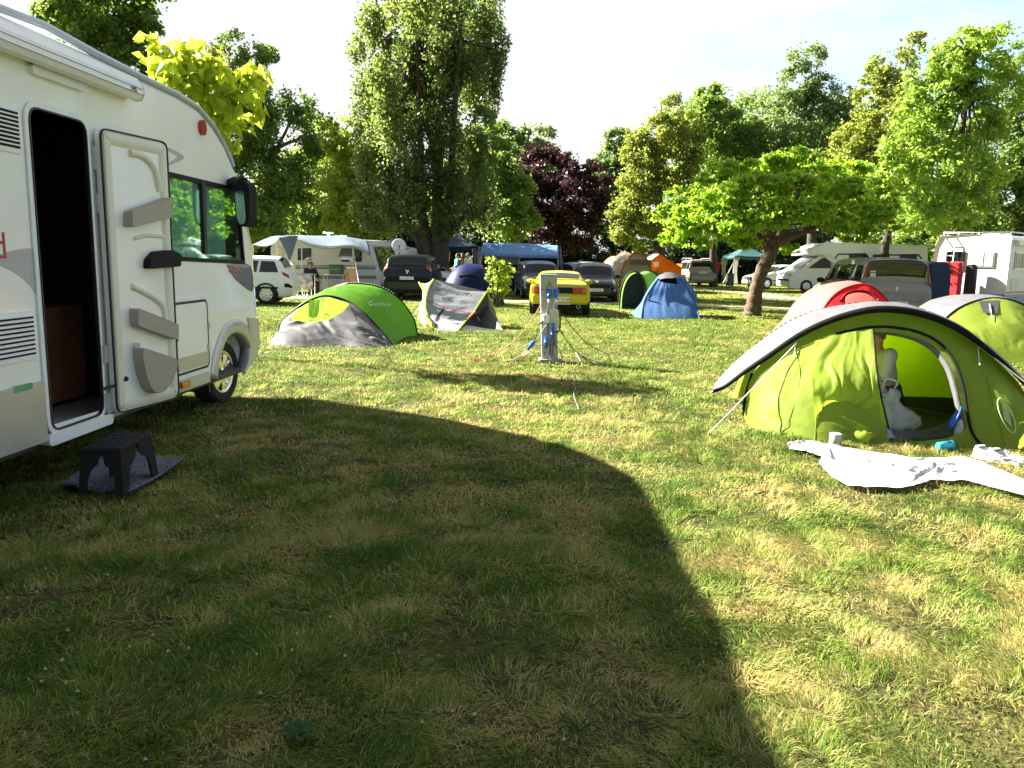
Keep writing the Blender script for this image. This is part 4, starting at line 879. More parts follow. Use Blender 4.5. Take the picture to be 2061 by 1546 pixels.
# ---- domes
def dome(t, name, m, c, a, b, rot, h, p=2.2, sq=2.6, nu=48, nv=16, wr=.02, seed=0):
    A = np.zeros((nv, nu, 3)); R_ = Rz(rot)
    for i, r in enumerate(np.linspace(1, 0, nv)):
        for j in range(nu):
            th_ = 2 * pi * j / nu; d = (abs(math.cos(th_)) ** sq + abs(math.sin(th_)) ** sq) ** (-1 / sq)
            q = R_ @ np.array([a * r * d * math.cos(th_), b * r * d * math.sin(th_), 0]); A[i, j] = np.array(c) + q + np.array([0, 0, h * (1 - r ** p)])
    U = np.linspace(0, 6, nu)[None] * np.ones((nv, 1)); V = np.linspace(0, 4, nv)[:, None] * np.ones((1, nu)); f = fnoise(U * 1.7, V, seed, 2) - .5
    dirs = A - np.array(c); dirs /= np.linalg.norm(dirs, axis=-1)[..., None] + 1e-6; A += dirs * (f * wr * np.sin(pi * np.linspace(0, 1, nv))[:, None])[..., None]
    MB().grid(A, close_v=True).build(name, m, t); return A
F_blue = fabric('tent_sky_blue', (.10, .20, .42), (.11, .23, .48), .35, var=.05)
F_navy = fabric('tent_navy', (.008, .015, .085), (.008, .015, .085), .12)
t4 = thing('dome_tent', 'sky blue dome tent on the lawn left of the umbrella tree trunk', 'tent', (4.3, 23, 0))
L0, L1, L2 = G(1277, 637), G(1290, 642), G(1408, 642); top0, top1 = P(1338, 550, 23.2), P(1352, 549, 23.2)
pL = [L1, P(1297, 605, 22.6), P(1312, 578, 22.9), P(1326, 560, 23.1), top0]; pR = [L2, P(1399, 608, 22.6), P(1385, 580, 22.8), P(1368, 560, 23.0), top1]; pB = [L0 + np.array([0, .9, 0]), P(1288, 612, 23.3), P(1306, 580, 23.4), P(1325, 556, 23.4), top0]
pQ = [L2 + np.array([.05, 1.4, 0]), P(1403, 600, 24), P(1390, 575, 24), P(1372, 556, 23.8), top1]
fr_ = loft([pL, [lerp(a, b, .33) + np.array([0, -.06, 0]) for a, b in zip(pL, pR)], [lerp(a, b, .66) + np.array([0, -.06, 0]) for a, b in zip(pL, pR)], pR], 60, 40, wr=.04, seed=41, wf=(3, 7))
cutgrid(fr_, [[(1333, 559), (1360, 558), (1364, 572), (1341, 570), (1326, 566)]]).build('front_panel', F_blue, t4)
MB().grid(loft([pB, [lerp(a, b, .5) for a, b in zip(pB, pL)], pL], 40, 16, wr=.03, seed=42)).build('side_panel', F_blue, t4)
MB().grid(loft([pR, [lerp(a, b, .5) for a, b in zip(pR, pQ)], pQ], 40, 16, wr=.05, seed=43, wf=(30, 2))).build('side_panel', F_blue, t4)
MB().grid(loft([pB, [lerp(a, b, .5) + np.array([0, .15, 0]) for a, b in zip(pB, pQ)], pQ], 30, 12)).build('rear_panel', F_blue, t4)
MB().tube(cr(pL, 40), .022, 6).build('pole_sleeve', fabric('sleeve_blue', (.06, .12, .30), None, .1), t4); MB().tube(cr(pR, 40), .02, 6).build('pole_sleeve', fabric('sleeve_blue', (.06, .12, .30), None, .1), t4)
vb = [P(1322, 560, 22.95), P(1338, 549, 23.1), P(1354, 549, 23.1), P(1368, 560, 22.9)]; vf = [P(1330, 562, 22.7), P(1340, 560, 22.6), P(1352, 560, 22.6), P(1360, 558, 22.75)]
MB().grid(loft([vb, vf], 16, 6)).build('vent_hood', F_mid, t4)
MB().box(P(1345, 566, 23.4), (.6, .05, .25)).build('mesh_vent', F_black, t4)
MB().box(P(1306, 600, 22.6), (.07, .05, .16), bev=.02).build('toggle_strap', fabric('sleeve_blue', (.06, .12, .30), None, .1), t4)
t5 = thing('dome_tent', 'dark navy blue dome tent behind the printed tent and the sapling', 'tent', (-2.2, 27.5, 0))
cN = G(950, 612); dome(t5, 'fly_sheet', F_navy, (cN[0] - .05, 27.2, 0), 1.18, 1.3, .1, 1.36, 2.6, 2.6, seed=51)
MB().tube(cr([np.array([cN[0] - .35, 26.05, .95]), np.array([cN[0] - .05, 26.0, 1.0]), np.array([cN[0] + .25, 26.05, .95])], 12), .05, 6).build('vent_hood', F_black, t5)
# red pop-up tent and second green tent, behind the near one
def popup(t, front, rear, gfront, back, mats, seed, opening=None, depth_b=.12, wr=.05):
    g1 = loft([front, [lerp(a, b, .5) + np.array([0, 0, .05]) for a, b in zip(front, rear)], rear], 70, 20, wr=.02, seed=seed); fl_ = MB().grid(g1).build('fly_sheet', mats[0], t)
    g0 = loft([gfront, [lerp(a, b, .5) + np.array([0, -depth_b, .02]) for a, b in zip(gfront, front)], front], 110, 50, wr=wr, seed=seed + 1, wf=(9, 1.6))
    cutgrid(g0, [opening] if opening else []).build('front_panel', mats[1], t)
    MB().grid(loft([rear, [lerp(a, b, .5) + np.array([0, .1, .1]) for a, b in zip(rear, back)], back], 50, 16, wr=.03, seed=seed + 2)).build('rear_panel', mats[2], t)
    MB().tube(cr(front, 60), .018, 7).build('front_pole_sleeve', mats[3], t); return g0, g1, fl_
F_red = fabric('tent_red', (.50, .02, .024), (.65, .025, .025), .4); F_pink = fabric('tent_pale_red', (.52, .21, .19), (.62, .16, .13), .45)
t6 = thing('popup_tent', 'red pop-up tent peeping over the grey canopy of the near green tent', 'tent', (6.0, 15.3, 0))
fr6 = PP([(1640, 700, 14.7), (1648, 650, 14.7), (1664, 612, 14.75), (1690, 586, 14.85), (1725, 573, 14.95), (1752, 576, 14.9), (1778, 596, 14.8), (1795, 625, 14.7), (1806, 690, 14.6)])
re6 = PP([(1566, 690, 16.0), (1574, 654, 16), (1592, 618, 16), (1622, 588, 16), (1660, 572, 16), (1700, 571, 16), (1745, 590, 16), (1775, 620, 16), (1790, 680, 16)])
gf6 = [np.array([fr6[0][0] + (fr6[-1][0] - fr6[0][0]) * k, 14.2 - .25 * math.sin(pi * k), 0]) for k in np.linspace(0, 1, 9)]
bk6 = [np.array([re6[0][0] + (re6[-1][0] - re6[0][0]) * k, 17.0 + .25 * math.sin(pi * k), 0]) for k in np.linspace(0, 1, 9)]
fr6[0][2] = fr6[-1][2] = .02; re6[0][2] = re6[-1][2] = .02
g06, _, _ = popup(t6, fr6, re6, gf6, bk6, (F_pink, F_red, F_pink, F_red), 61, [(1702, 594), (1722, 588), (1748, 590), (1766, 604), (1770, 625), (1700, 625)])
MB().tube(cr([onsurf(g06, p, .03) for p in ((1692, 606), (1704, 592), (1724, 586), (1748, 589), (1768, 604))], 30), .03, 7).build('door_roll', fabric('dark_red', (.22, .012, .015), None, .2), t6)
t7 = thing('popup_tent', 'green pop-up tent with closed front at the right edge, dark vent on top', 'tent', (9.2, 14.8, 0))
fr7 = PP([(1880, 720, 13.8), (1884, 668, 13.9), (1905, 640, 14.0), (1938, 616, 14.1), (1985, 601, 14.2), (2035, 604, 14.1), (2085, 628, 14.0), (2120, 668, 13.8), (2140, 730, 13.6)])
re7 = PP([(1822, 700, 15.2), (1834, 640, 15.3), (1858, 612, 15.3), (1900, 597, 15.4), (1950, 594, 15.4), (2010, 604, 15.4), (2060, 625, 15.3), (2095, 660, 15.2), (2110, 715, 15.1)])
fr7[0][2] = fr7[-1][2] = .02; re7[0][2] = re7[-1][2] = .02
gf7 = GG([(1872, 726), (1900, 730), (1935, 733), (1970, 735), (2010, 736), (2050, 737), (2085, 738), (2120, 738), (2150, 736)])
bk7 = [np.array([re7[0][0] + (re7[-1][0] - re7[0][0]) * k, 16.2 + .25 * math.sin(pi * k), 0]) for k in np.linspace(0, 1, 9)]
g07, g17, fl7 = popup(t7, fr7, re7, gf7, bk7, (F_grey, F_green, F_green, F_black), 71, wr=.09)
vt = [onsurf(g07, p, .02) for p in ((1970, 606), (2012, 604))]; vb = [onsurf(g07, p, .05) for p in ((1979, 630), (2008, 630))]
MB().grid(loft([vt, vb], 8, 8)).build('vent_panel', F_dark, t7); MB().tube([onsurf(g07, (1992, 612), .06), onsurf(g07, (1995, 629), .08)], .012, 6).tube([onsurf(g07, (1995, 630), .07), onsurf(g07, (1998, 646), .05)], .006, 5).build('vent_strut', rope_m, t7)
c = onsurf(g17, (1892, 622), .03); o_t = text('lettering', 'Quechua', .17, white_print, fl7, c, onsurf(g17, (1907, 622), .03) - c, onsurf(g17, (1892, 612), .03) - c, .001); conform(o_t, g17, .02)
# ---- things lying by the near tent
tops = [(1585, 904), (1620, 899), (1665, 899), (1710, 906), (1770, 915), (1830, 924), (1900, 925), (1960, 931), (2010, 950), (2075, 980)]
bots = [(1587, 907), (1622, 913), (1652, 926), (1654, 946), (1692, 976), (1755, 987), (1822, 982), (1880, 975), (1965, 977), (2070, 1008)]
sa = loft([GG(tops, .02), [lerp(G(*a), G(*b), .35) + np.array([0, 0, .025]) for a, b in zip(tops, bots)], [lerp(G(*a), G(*b), .7) + np.array([0, 0, .022]) for a, b in zip(tops, bots)], GG(bots, .025)], 150, 44)
sa[:, :, 1] += .07 * (fnoise(np.linspace(0, 14, 150)[None] + np.linspace(0, 2, 44)[:, None], np.linspace(0, 3, 44)[:, None] + np.zeros((1, 150)), 91, 2) - .5) * 2
U, V = np.meshgrid(np.linspace(0, 1, 150), np.linspace(0, 1, 44)); rid = 1 - np.abs(fnoise(U * 9 + V * 2.2 + 2.5 * vnoise(U * 5, V * 3, 2), V * 4.5 - U * 5, 33, 2) - .5) * 7
sa[..., 2] += .010 + .03 * np.clip(rid, 0, 1) * np.sin(pi * np.clip(V, .06, .94)) + .022 * fnoise(U * 30 + 2 * V, V * 12 - 4 * U, 5, 3)
tag(MB().grid(sa).build('sheet', F_white), 'long crumpled white cotton sheet spread on the grass before the green tent', 'sheet')
c = G(1686, 900); rw = thing('paper_roll', 'white paper roll standing between the tent flap and the white sheet', 'paper roll', c)
MB().lathe([(.012, .0), (.05, .0), (.053, .006), (.053, .094), (.05, .10), (.021, .10), (.02, .03)], c + np.array([0, .06, .01]), (0, 0, 1), 24).build('paper', F_white, rw)
MB().lathe([(.0205, .02), (.0205, .102), (.018, .102), (.018, .02)], c + np.array([0, .06, .01]), (0, 0, 1), 18).build('core', mat('cardboard', (.36, .27, .17), rough=.9), rw)
c = G(1900, 909); tb_ = thing('tumbler', 'turquoise plastic tumbler lying at the tent door', 'cup', c); ax = np.array([1, .15, .05])
MB().lathe([(.0, -.065), (.034, -.065), (.036, -.06), (.045, .065), (.043, .065), (.034, -.05), (.0, -.05)], c + np.array([0, 0, .05]), ax, 24).build('beaker', mat('turquoise_plastic', (.05, .45, .62), rough=.25, var=.05, transl=.3), tb_)
MB().lathe([(.0455, .055), (.047, .06), (.0455, .067)], c + np.array([0, 0, .05]), ax, 24).build('rim', mat('turquoise_dark', (.03, .30, .45), rough=.25), tb_)
shoe_w = mat('sneaker_mesh', (.58, .57, .62), rough=.8, var=.12, scale=40); sole_w = mat('sneaker_sole', (.68, .66, .68), rough=.6); shoe_d = mat('sneaker_trim', (.20, .18, .26), rough=.7)
def shoe(c, ang, lab):
    t = thing('sneaker', lab, 'shoe', c, None); R_ = Rz(ang); X = lambda p: np.array(c) + R_ @ np.array(p)
    def sec(x, w_, h_, z0=.022): return [X((x, w_ * math.cos(a) * (1 if math.sin(a) < .3 else .8), z0 + max(0, math.sin(a)) * h_)) for a in np.linspace(-.15, pi + .15, 14)]
    st = [(-.135, .022, .05), (-.125, .033, .082), (-.09, .037, .092), (-.05, .037, .082), (0, .040, .072), (.05, .045, .056), (.10, .043, .046), (.135, .030, .036), (.15, .010, .024)]
    MB().grid([sec(*s) for s in st]).build('upper', shoe_w, t)
    o = [(-.14, .026), (-.10, .040), (-.04, .038), (.02, .042), (.08, .049), (.125, .040), (.155, .012)]; pl_ = [(x, y) for x, y in o] + [(x, -y) for x, y in reversed(o)]
    MB().prism(pl_, lambda x, y: X((x, y, .026)), lambda x, y: X((x, y, .0))).build('sole', sole_w, t, bevel=.006)
    mb = MB(); mb.lathe([(.032, -.004), (.036, .004), (.030, .006), (.022, -.02)], X((-.085, 0, .105)), R_ @ np.array([-.15, 0, 1]), 16); mb.build('collar', shoe_d, t)
    mb = MB()
    for k in range(5): x = -.02 + .022 * k; z = .103 - .010 * k; mb.tube([X((x, -.022, z - .010)), X((x + .008, 0, z + .002)), X((x, .022, z - .010))], .004, 5)
    mb.build('laces', sole_w, t)
    mb = MB()
    for sgn in (-1, 1): mb.tube([X((-.05, sgn * .041, .05)), X((.0, sgn * .0425, .065)), X((.05, sgn * .046, .04))], .006, 5)
    mb.build('side_stripe', shoe_d, t)
shoe(G(1995, 926, .012), -.75, 'pale grey sneaker nearer the turquoise tumbler, at the tent door'); shoe(G(2026, 932, .012), -.6, 'pale grey sneaker at the right of its pair, away from the tumbler')
# clear bag and blue disc inside the doorway
bagm = mat('clear_polythene', (.75, .75, .80), rough=.2, var=.05, scale=20, alpha=.45, bump=.8, bscale=30)
c = G(1822, 876); A2 = []; Rg = np.random.default_rng(5)
for i, (z, r) in enumerate(((0.02, .16), (.06, .20), (.13, .19), (.19, .15), (.24, .09), (.30, .07), (.36, .10), (.41, .05))):
    A2.append([c + np.array([-.05 - .10 * z / .4 + r * 1.15 * math.cos(a) * (1 + .25 * math.sin(a * 5 + i)), .12 + r * .8 * math.sin(a) * (1 + .2 * math.sin(a * 7 + i * 2)), z + .03 * math.sin(a * 4 + i)]) for a in np.linspace(0, 2*pi, 40, endpoint=False)])
bg_ = thing('plastic_bag', 'crumpled clear plastic bag in the doorway of the near green tent', 'bag', c); MB().grid(A2, close_v=True).build('bag_body', bagm, bg_)
MB().tube(cr([A2[-1][0], A2[-1][0] + np.array([.02, 0, .06]), A2[-1][10] + np.array([0, 0, .08]), A2[-1][20]], 16), .012, 5).build('handle', bagm, bg_)
c = P(1925, 842, 7.0); MB_ = MB().lathe([(.0, .0), (.09, .0), (.11, .006), (.115, .02), (.11, .022)], c, (-.86, .36, .36), 28); tag(MB_.build('flying_disc', mat('disc_blue', (.02, .13, .55), rough=.35, var=.05)), 'blue plastic flying disc leaning at the right side of the tent door', 'flying disc')
c = P(1938, 862, 6.95); mb = MB(); mb.ball(c + np.array([0, .02, -.02]), (.06, .05, .12), 14, 10); wb = thing('pouch', 'white and mauve pouch hanging right of the blue disc in the tent door', 'pouch', c); mb.build('pouch_body', mat('mauve_cloth', (.45, .42, .55), rough=.8, var=.3, scale=25), wb); MB().tube(cr([c + np.array([0, 0, .08]), c + np.array([.02, 0, .13]), c + np.array([.05, .02, .08])], 10), .006, 5).build('strap', rope_m, wb)
# ------------------------------------------------------------------ vehicles
def paint(name, col, var=.03): return mat(name, col, rough=.30, var=var, scale=2, coat=.22, metal=0.0, spec=.3)
carglass = glass('car_glass', (.014, .018, .020), .08)
lampglass = mat('lamp_glass', (.55, .57, .58), rough=.12, var=.25, scale=30, coat=.6)
plate_w = mat('plate_white', (.72, .72, .70), rough=.5, var=.02); ink = mat('plate_ink', (.015, .015, .02), rough=.6)
class Car:
    """stations from rear to front: x, zbottom, zmid, zbelt, ztop, half widths: bottom, mid, belt, top"""
    K = 6
    def __init__(s, t, loc, ang, st):
        s.t = t; s.loc = np.array(loc, float); s.R = Rz(ang); s.st = np.array(st, float)
        n = len(st); U = np.linspace(0, n - 1, (n - 1) * s.K + 1); V = np.linspace(0, 6, 31); S = np.zeros((len(U), len(V), 3)); s.U, s.V = U, V
        for i, u in enumerate(U):
            k = min(int(u), n - 2); f = u - k; a = lerp(s.st[k], s.st[k+1], f); x, zb, zm, ze, zt, wb, wm, we, wt = a
            h = np.array([(0, zb), (wb, zb), (wm, zm), (we, ze), (wt, ze + (zt - ze) * .86), (wt * .72, zt - .015 * (zt > ze + .2) - .006), (0, zt)])
            yy = np.interp(V, np.arange(7), h[:, 0]); zz = np.interp(V, np.arange(7), h[:, 1])
            for _ in range(2): yy[1:-1] = (yy[:-2] + 2*yy[1:-1] + yy[2:]) / 4; zz[1:-1] = (zz[:-2] + 2*zz[1:-1] + zz[2:]) / 4
            S[i] = np.stack([np.full(len(V), x), yy, zz], 1)
        for _ in range(3): S[1:-1] = (S[:-2] + 2*S[1:-1] + S[2:]) / 4
        s.S = S
    def X(s, p): return s.loc + s.R @ np.asarray(p, float)
    def sv(s, u, v):
        i = np.clip(u * s.K, 0, len(s.U) - 1.001); j = np.clip(v * 5, 0, 29.999); a, b = int(i), int(j); f, g = i - a, j - b; S = s.S
        return (S[a, b]*(1-g) + S[a, b+1]*g)*(1-f) + (S[a+1, b]*(1-g) + S[a+1, b+1]*g)*f
    def nrm(s, u, v):
        a = s.sv(u + .08, v) - s.sv(u - .08, v); b = s.sv(u, min(v + .1, 6)) - s.sv(u, v - .1); n = np.cross(a, b); n /= np.linalg.norm(n) + 1e-9
        c = s.sv(u, v) - np.array([s.sv(u, v)[0] * .3, 0, .7]); return n if np.dot(n, c) > 0 else -n
    def body(s, m):
        mb = MB(); S = s.S; Mi = S * np.array([1, -1, 1]); A = np.concatenate([S, Mi[:, -2:0:-1]], 1); n, k, _ = A.shape
        mb.grid([[s.X(p) for p in r] for r in A], close_v=True)
        mb.f.append(tuple(range(k - 1, -1, -1))); mb.sm.append(False); mb.f.append(tuple((n-1)*k + i for i in range(k))); mb.sm.append(False)
        return mb.build('body', m, s.t)
    def patch(s, name, m, c, off=.006, nu=10, nv=8, side=1, parent=None, full=False, mbx=None):
        """c: four (u,v) corners; full: mirrored across the middle (v up to 6)"""
        mb = mbx or MB(); A = []
        for i in np.linspace(0, 1, nu):
            row = []
            for j in np.linspace(0, 1, nv):
                u = lerp(lerp(c[0][0], c[1][0], i), lerp(c[3][0], c[2][0], i), j); v = lerp(lerp(c[0][1], c[1][1], i), lerp(c[3][1], c[2][1], i), j)
                p = s.sv(u, v) + s.nrm(u, v) * off; row.append(p)
            if full: row = row + [q * np.array([1, -1, 1]) for q in row[::-1]]
            A.append([s.X(q * np.array([1, side, 1])) for q in row])
        mb.grid(A)
        return mb if mbx is not None else mb.build(name, m, parent or s.t, solid=.003)
    def both(s, name, m, c, **k):
        for sd in (1, -1): s.patch(name, m, c, side=sd, **k)
    def side_y(s, x, z):
        S = s.S; i = int(np.argmin(np.abs(S[:, 10, 0] - x))); r = S[i, 5:20]; return float(np.interp(z, r[:, 2], r[:, 1]))
    def wheels(s, xs, r, rimm, spokes=7, wdt=.19):
        for x in xs:
            for sd in (1, -1):
                y = s.side_y(x, r + .12); mb = MB(); A = []
                for a in np.linspace(0, 2*pi, 30):
                    A.append([s.X((x + q * r * math.cos(a), sd * (s.side_y(x + q * r * math.cos(a), max(.22, r + q * r * math.sin(a))) + .004 if q > .9 else y - .02), max(.17, r + q * r * math.sin(a)))) for q in (1.17, .99, .5)])
                mb.grid(A); mb.build('wheel_arch', black_rub, s.t)
                wheel(s.t, s.X((x, sd * (y - wdt * .40), r)), s.R @ np.array([0, sd, 0]), r, wdt, spokes, rimm)
    def rx(s, z, fwd): q = s.S[:, 30]; q = q[:22] if fwd < 0 else q[-18:][::-1]; k = np.argsort(q[:, 2]); return float(np.interp(z, q[k, 2], q[k, 0]))
    def plate(s, x, z, body, w_=.50, h=.11, fwd=1, tilt=0.0, m=None):
        d = s.R @ np.array([fwd, 0, 0]); yv = s.R @ np.array([0, fwd, 0]); x = s.rx(z, fwd) + fwd * .03 if x is None else x; c = s.X((x, 0, z)); mb = MB(); mb.box((0, 0, 0), (.03, w_, h), bev=.003); mb.v = [tuple(c + d * p[0] + yv * p[1] + np.array([0, 0, p[2]])) for p in mb.v]
        o = mb.build('number_plate', m or plate_w, s.t); text('lettering', body, h * .88, ink, o, c + d * .0165, yv, (0, 0, 1), .0008, sx=.92); return o
    def mirrors(s, u, m, z=None, size=(.10, .19, .14)):
        for sd in (1, -1):
            p = s.sv(u, 3.1); mb = MB(); mb.ball((p[0], sd * (p[1] + .11), p[2] + .05), (size[0], size[1] * .6, size[2] * .55), 12, 8); mb.tube([(p[0], sd * (p[1] - .02), p[2]), (p[0], sd * (p[1] + .08), p[2] + .03)], .022, 6); mb.v = [tuple(s.X(q)) for q in mb.v]; mb.build('wing_mirror', m, s.t)
def car_thing(name, label, px, Y, ang_to_cam, cat='car', grp='cars parked around the camp'):
    g = P(px[0], px[1], Y); g[2] = 0; return thing(name, label, cat, g, grp), g
# hatchback profile helpers ------------------------------------------------
def hatch(L_, wd, h, belt=.92, hood=.88, rear=.18, cowl=.30, wtop=.78, clear=.20, bon=.74, roofk=(.16, .42, .64), tail=1.0):
    """a two-box car, rear at -L/2"""
    x = lambda f: -L_ / 2 + L_ * f; w = wd / 2; r0, r1, r2 = roofk
    return [(x(0), .42, .52, .62, .66, w * .66, w * .80, w * .80, w * .70), (x(.012), clear + .08, .50, .74, .78, w * .78, w * .92, w * .90, w * .78), (x(.03), clear + .04, .52, belt - .02, belt + .02, w * .84, w * .97, w * .94, w * .80),
            (x(.05 * tail + .01), clear, .52, belt, belt + .16, w * .86, w * .99, w * .95, w * .80), (x(r0 - .03), clear, .52, belt, h - .06, w * .88, w, w * .955, w * wtop), (x(r0 + .03), clear, .52, belt, h - .015, w * .88, w, w * .955, w * (wtop - .01)),
            (x(r1), clear, .52, belt - .01, h, w * .88, w, w * .95, w * (wtop - .02)), (x(r2), clear, .52, belt - .03, h - .045, w * .88, w, w * .95, w * (wtop - .03)),
            (x(bon), clear, .52, hood - .02, hood + .05, w * .88, w, w * .93, w * .80), (x(.80), clear, .52, hood - .06, hood + .015, w * .88, w * .99, w * .91, w * .74), (x(.93), clear + .01, .50, hood - .16, hood - .10, w * .84, w * .94, w * .84, w * .66), (x(.975), clear + .04, .46, hood - .27, hood - .22, w * .74, w * .84, w * .74, w * .60), (x(1.0), clear + .12, .42, .52, .55, w * .55, w * .66, w * .60, w * .50)]
def dress(c, bodym, rear=None, front=None, windows=True, lampm=None, handles=True):
    c.body(bodym)
    c.patch('rear_window', carglass, [(3.15, 4.05), (4.25, 4.05), (4.25, 6), (3.15, 6)], full=True)
    c.patch('windscreen', carglass, [(7.08, 4.15), (7.96, 4.15), (7.96, 6), (7.08, 6)], full=True)
    c.both('side_window', carglass, [(4.25, 3.12), (5.35, 3.12), (5.3, 3.86), (4.75, 3.86)]); c.both('side_window', carglass, [(5.42, 3.12), (6.32, 3.12), (6.30, 3.88), (5.36, 3.88)]); c.both('side_window', carglass, [(6.40, 3.12), (7.66, 3.12), (7.05, 3.88), (6.38, 3.88)])
    c.both('door_handle', bodym, [(5.5, 2.72), (5.8, 2.72), (5.8, 2.85), (5.5, 2.85)], off=.03, nu=4, nv=3)
    c.both('sill_strip', black_pl, [(4.3, 1.92), (7.9, 1.92), (7.9, 2.06), (4.3, 2.06)], off=.008, nu=24, nv=3)
def emblem(c, name, x, z, kind, fwd, size=.07):
    d = c.R @ np.array([fwd, 0, 0]); y = c.R @ np.array([0, fwd, 0]); x = c.rx(z, fwd) + fwd * .01; o = c.X((x, 0, z)); mb = MB()
    if kind == 'diamond': q = [(0, 1.25), (.72, 0), (0, -1.25), (-.72, 0)]; h = [(0, .62), (.30, 0), (0, -.62), (-.30, 0)]; mb.add([o + y * a * size + np.array([0, 0, b * size]) + d * .012 for a, b in q] + [o + y * a * size + np.array([0, 0, b * size]) + d * .014 for a, b in h], [(i, (i+1) % 4, 4 + (i+1) % 4, 4 + i) for i in range(4)])
    else:
        for pl_ in ([(-.9, .9), (-.3, 1), (.2, .6), (.1, .1), (-.4, .2)], [(.2, .6), (.9, .9), (1, .3), (.5, -.1), (.1, .1)], [(-.3, .1), (.3, .1), (.5, -.5), (.1, -1.1), (-.35, -.7)]): mb.prism([(a * size, b * size) for a, b in pl_], lambda a, b: o + y * a + np.array([0, 0, b]) + d * .016, lambda a, b: o + y * a + np.array([0, 0, b]))
    mb.build(name, chrome, c.t)
# --- white hatchback behind the motorhome nose: side on, rear to the right
t, g = car_thing('hatchback_car', 'white hatchback half hidden behind the front of the motorhome', (480, 560), 25.4, 0)
c = Car(t, g + np.array([-.35, .2, 0]), pi + .12, hatch(4.20, 1.76, 1.52, .95, .92, wtop=.80, roofk=(.12, .42, .66))); dress(c, paint('paint_white', (.80, .81, .84)))
c.wheels((-1.27, 1.30), .315, alu, 8)
c.both('tail_lamp', red_lens, [(1.75, 2.75), (3.4, 2.95), (3.7, 3.25), (2.1, 3.25)], off=.012); c.both('bumper_strip', black_pl, [(.9, 2.05), (3.1, 2.05), (3.1, 2.35), (.9, 2.35)], off=.012)
MB().tube([c.X((-.7, .56, 1.53)), c.X((.8, .56, 1.54))], .02, 6).build('roof_rail', black_pl, t)
# --- black crossover, rear to the camera
def rear_car(name, label, px, Y, ang, dims, bodym, plate, plz, kind='lion', tyr=.34, rk=(.12, .42, .66), belt=1.0, emz=.95, lamps='low', wtop=.80, cat='car', gap=0):
    t, g = car_thing(name, label, px, Y, 0, cat); L_, W_, H_ = dims
    c = Car(t, g + np.array([0, L_ / 2, 0]), pi / 2 + ang, hatch(L_, W_, H_, belt, belt - .06, wtop=wtop, clear=.24, roofk=rk)); dress(c, bodym); c.wheels((-L_ * .30, L_ * .31), tyr, alu)
    return t, c
t, c = rear_car('crossover_car', 'black crossover seen from behind, parked left of the tall poplar', (822, 560), 28.6, -.03, (4.37, 1.84, 1.66), paint('paint_black_blue', (.012, .016, .022)), 'DF-324-CT', .75, belt=1.06)
c.both('tail_lamp', red_lens, [(1.9, 2.9), (3.25, 3.0), (3.35, 4.2), (2.5, 4.3)], off=.014); c.patch('bumper_guard', black_pl, [(.15, 1.6), (1.2, 1.6), (1.2, 6), (.15, 6)], off=.006, full=True)
x0 = c.S[12, 20, 0]; c.plate(None, .80, 'DF-324-CT', fwd=-1); emblem(c, 'lion_emblem', x0 + .02, 1.02, 'lion', -1, .075); c.mirrors(7.4, paint('paint_black_blue', 0))
# --- dark grey hatchback, front to the camera, left of the yellow car
def front_car(name, label, px, Y, ang, dims, bodym, plate, rk=(.12, .42, .66), belt=.92, hood=.90, wtop=.78, bon=.74, tyr=.30):
    t, g = car_thing(name, label, px, Y, 0); L_, W_, H_ = dims
    c = Car(t, g + np.array([0, L_ / 2, 0]), -pi / 2 + ang, hatch(L_, W_, H_, belt, hood, wtop=wtop, roofk=rk, bon=bon)); dress(c, bodym); c.wheels((-L_ * .30, L_ * .32), tyr, alu, 6)
    c.both('headlamp', lampglass, [(9.1, 3.0), (10.7, 2.75), (10.3, 3.5), (9.4, 4.1)], off=.012)
    c.patch('air_intake', black_pl, [(11.1, 1.7), (11.95, 1.5), (11.95, 6), (11.1, 6)], off=-.0, full=True)
    c.both('fog_lamp', lampglass, [(10.8, 1.8), (11.3, 1.8), (11.3, 2.1), (10.8, 2.1)], off=.014)
    emblem(c, 'lion_emblem', L_ / 2 - .10, hood - .16, 'lion', 1, .085); c.mirrors(7.55, bodym)
    if plate: c.plate(L_ / 2 + .012, .46, plate, fwd=1)
    MB().tube([c.X((.1, 0, H_ - .01)), c.X((-.05, 0, H_ + .35))], .006, 4).build('aerial', black_pl, t)
    return t, c
pg_ = paint('paint_graphite', (.055, .062, .075)); pk_ = paint('paint_dark_blue_grey', (.022, .026, .036))
front_car('hatchback_car', 'graphite hatchback facing the camera between sapling and yellow car', (1086, 560), 31.0, .08, (4.03, 1.70, 1.50), pg_, None, belt=.94, hood=.92)
t, c = front_car('estate_car', 'dark blue grey estate facing the camera right of the yellow car', (1207, 560), 29.6, -.05, (4.03, 1.66, 1.47), pk_, 'AD-834-BL', rk=(.10, .42, .66))
for sd in (1, -1): MB().tube([c.X((-1.5, sd * .58, 1.46)), c.X((-1.3, sd * .58, 1.51)), c.X((.2, sd * .56, 1.52)), c.X((.4, sd * .56, 1.45))], .018, 6).build('roof_rail', alu, t)
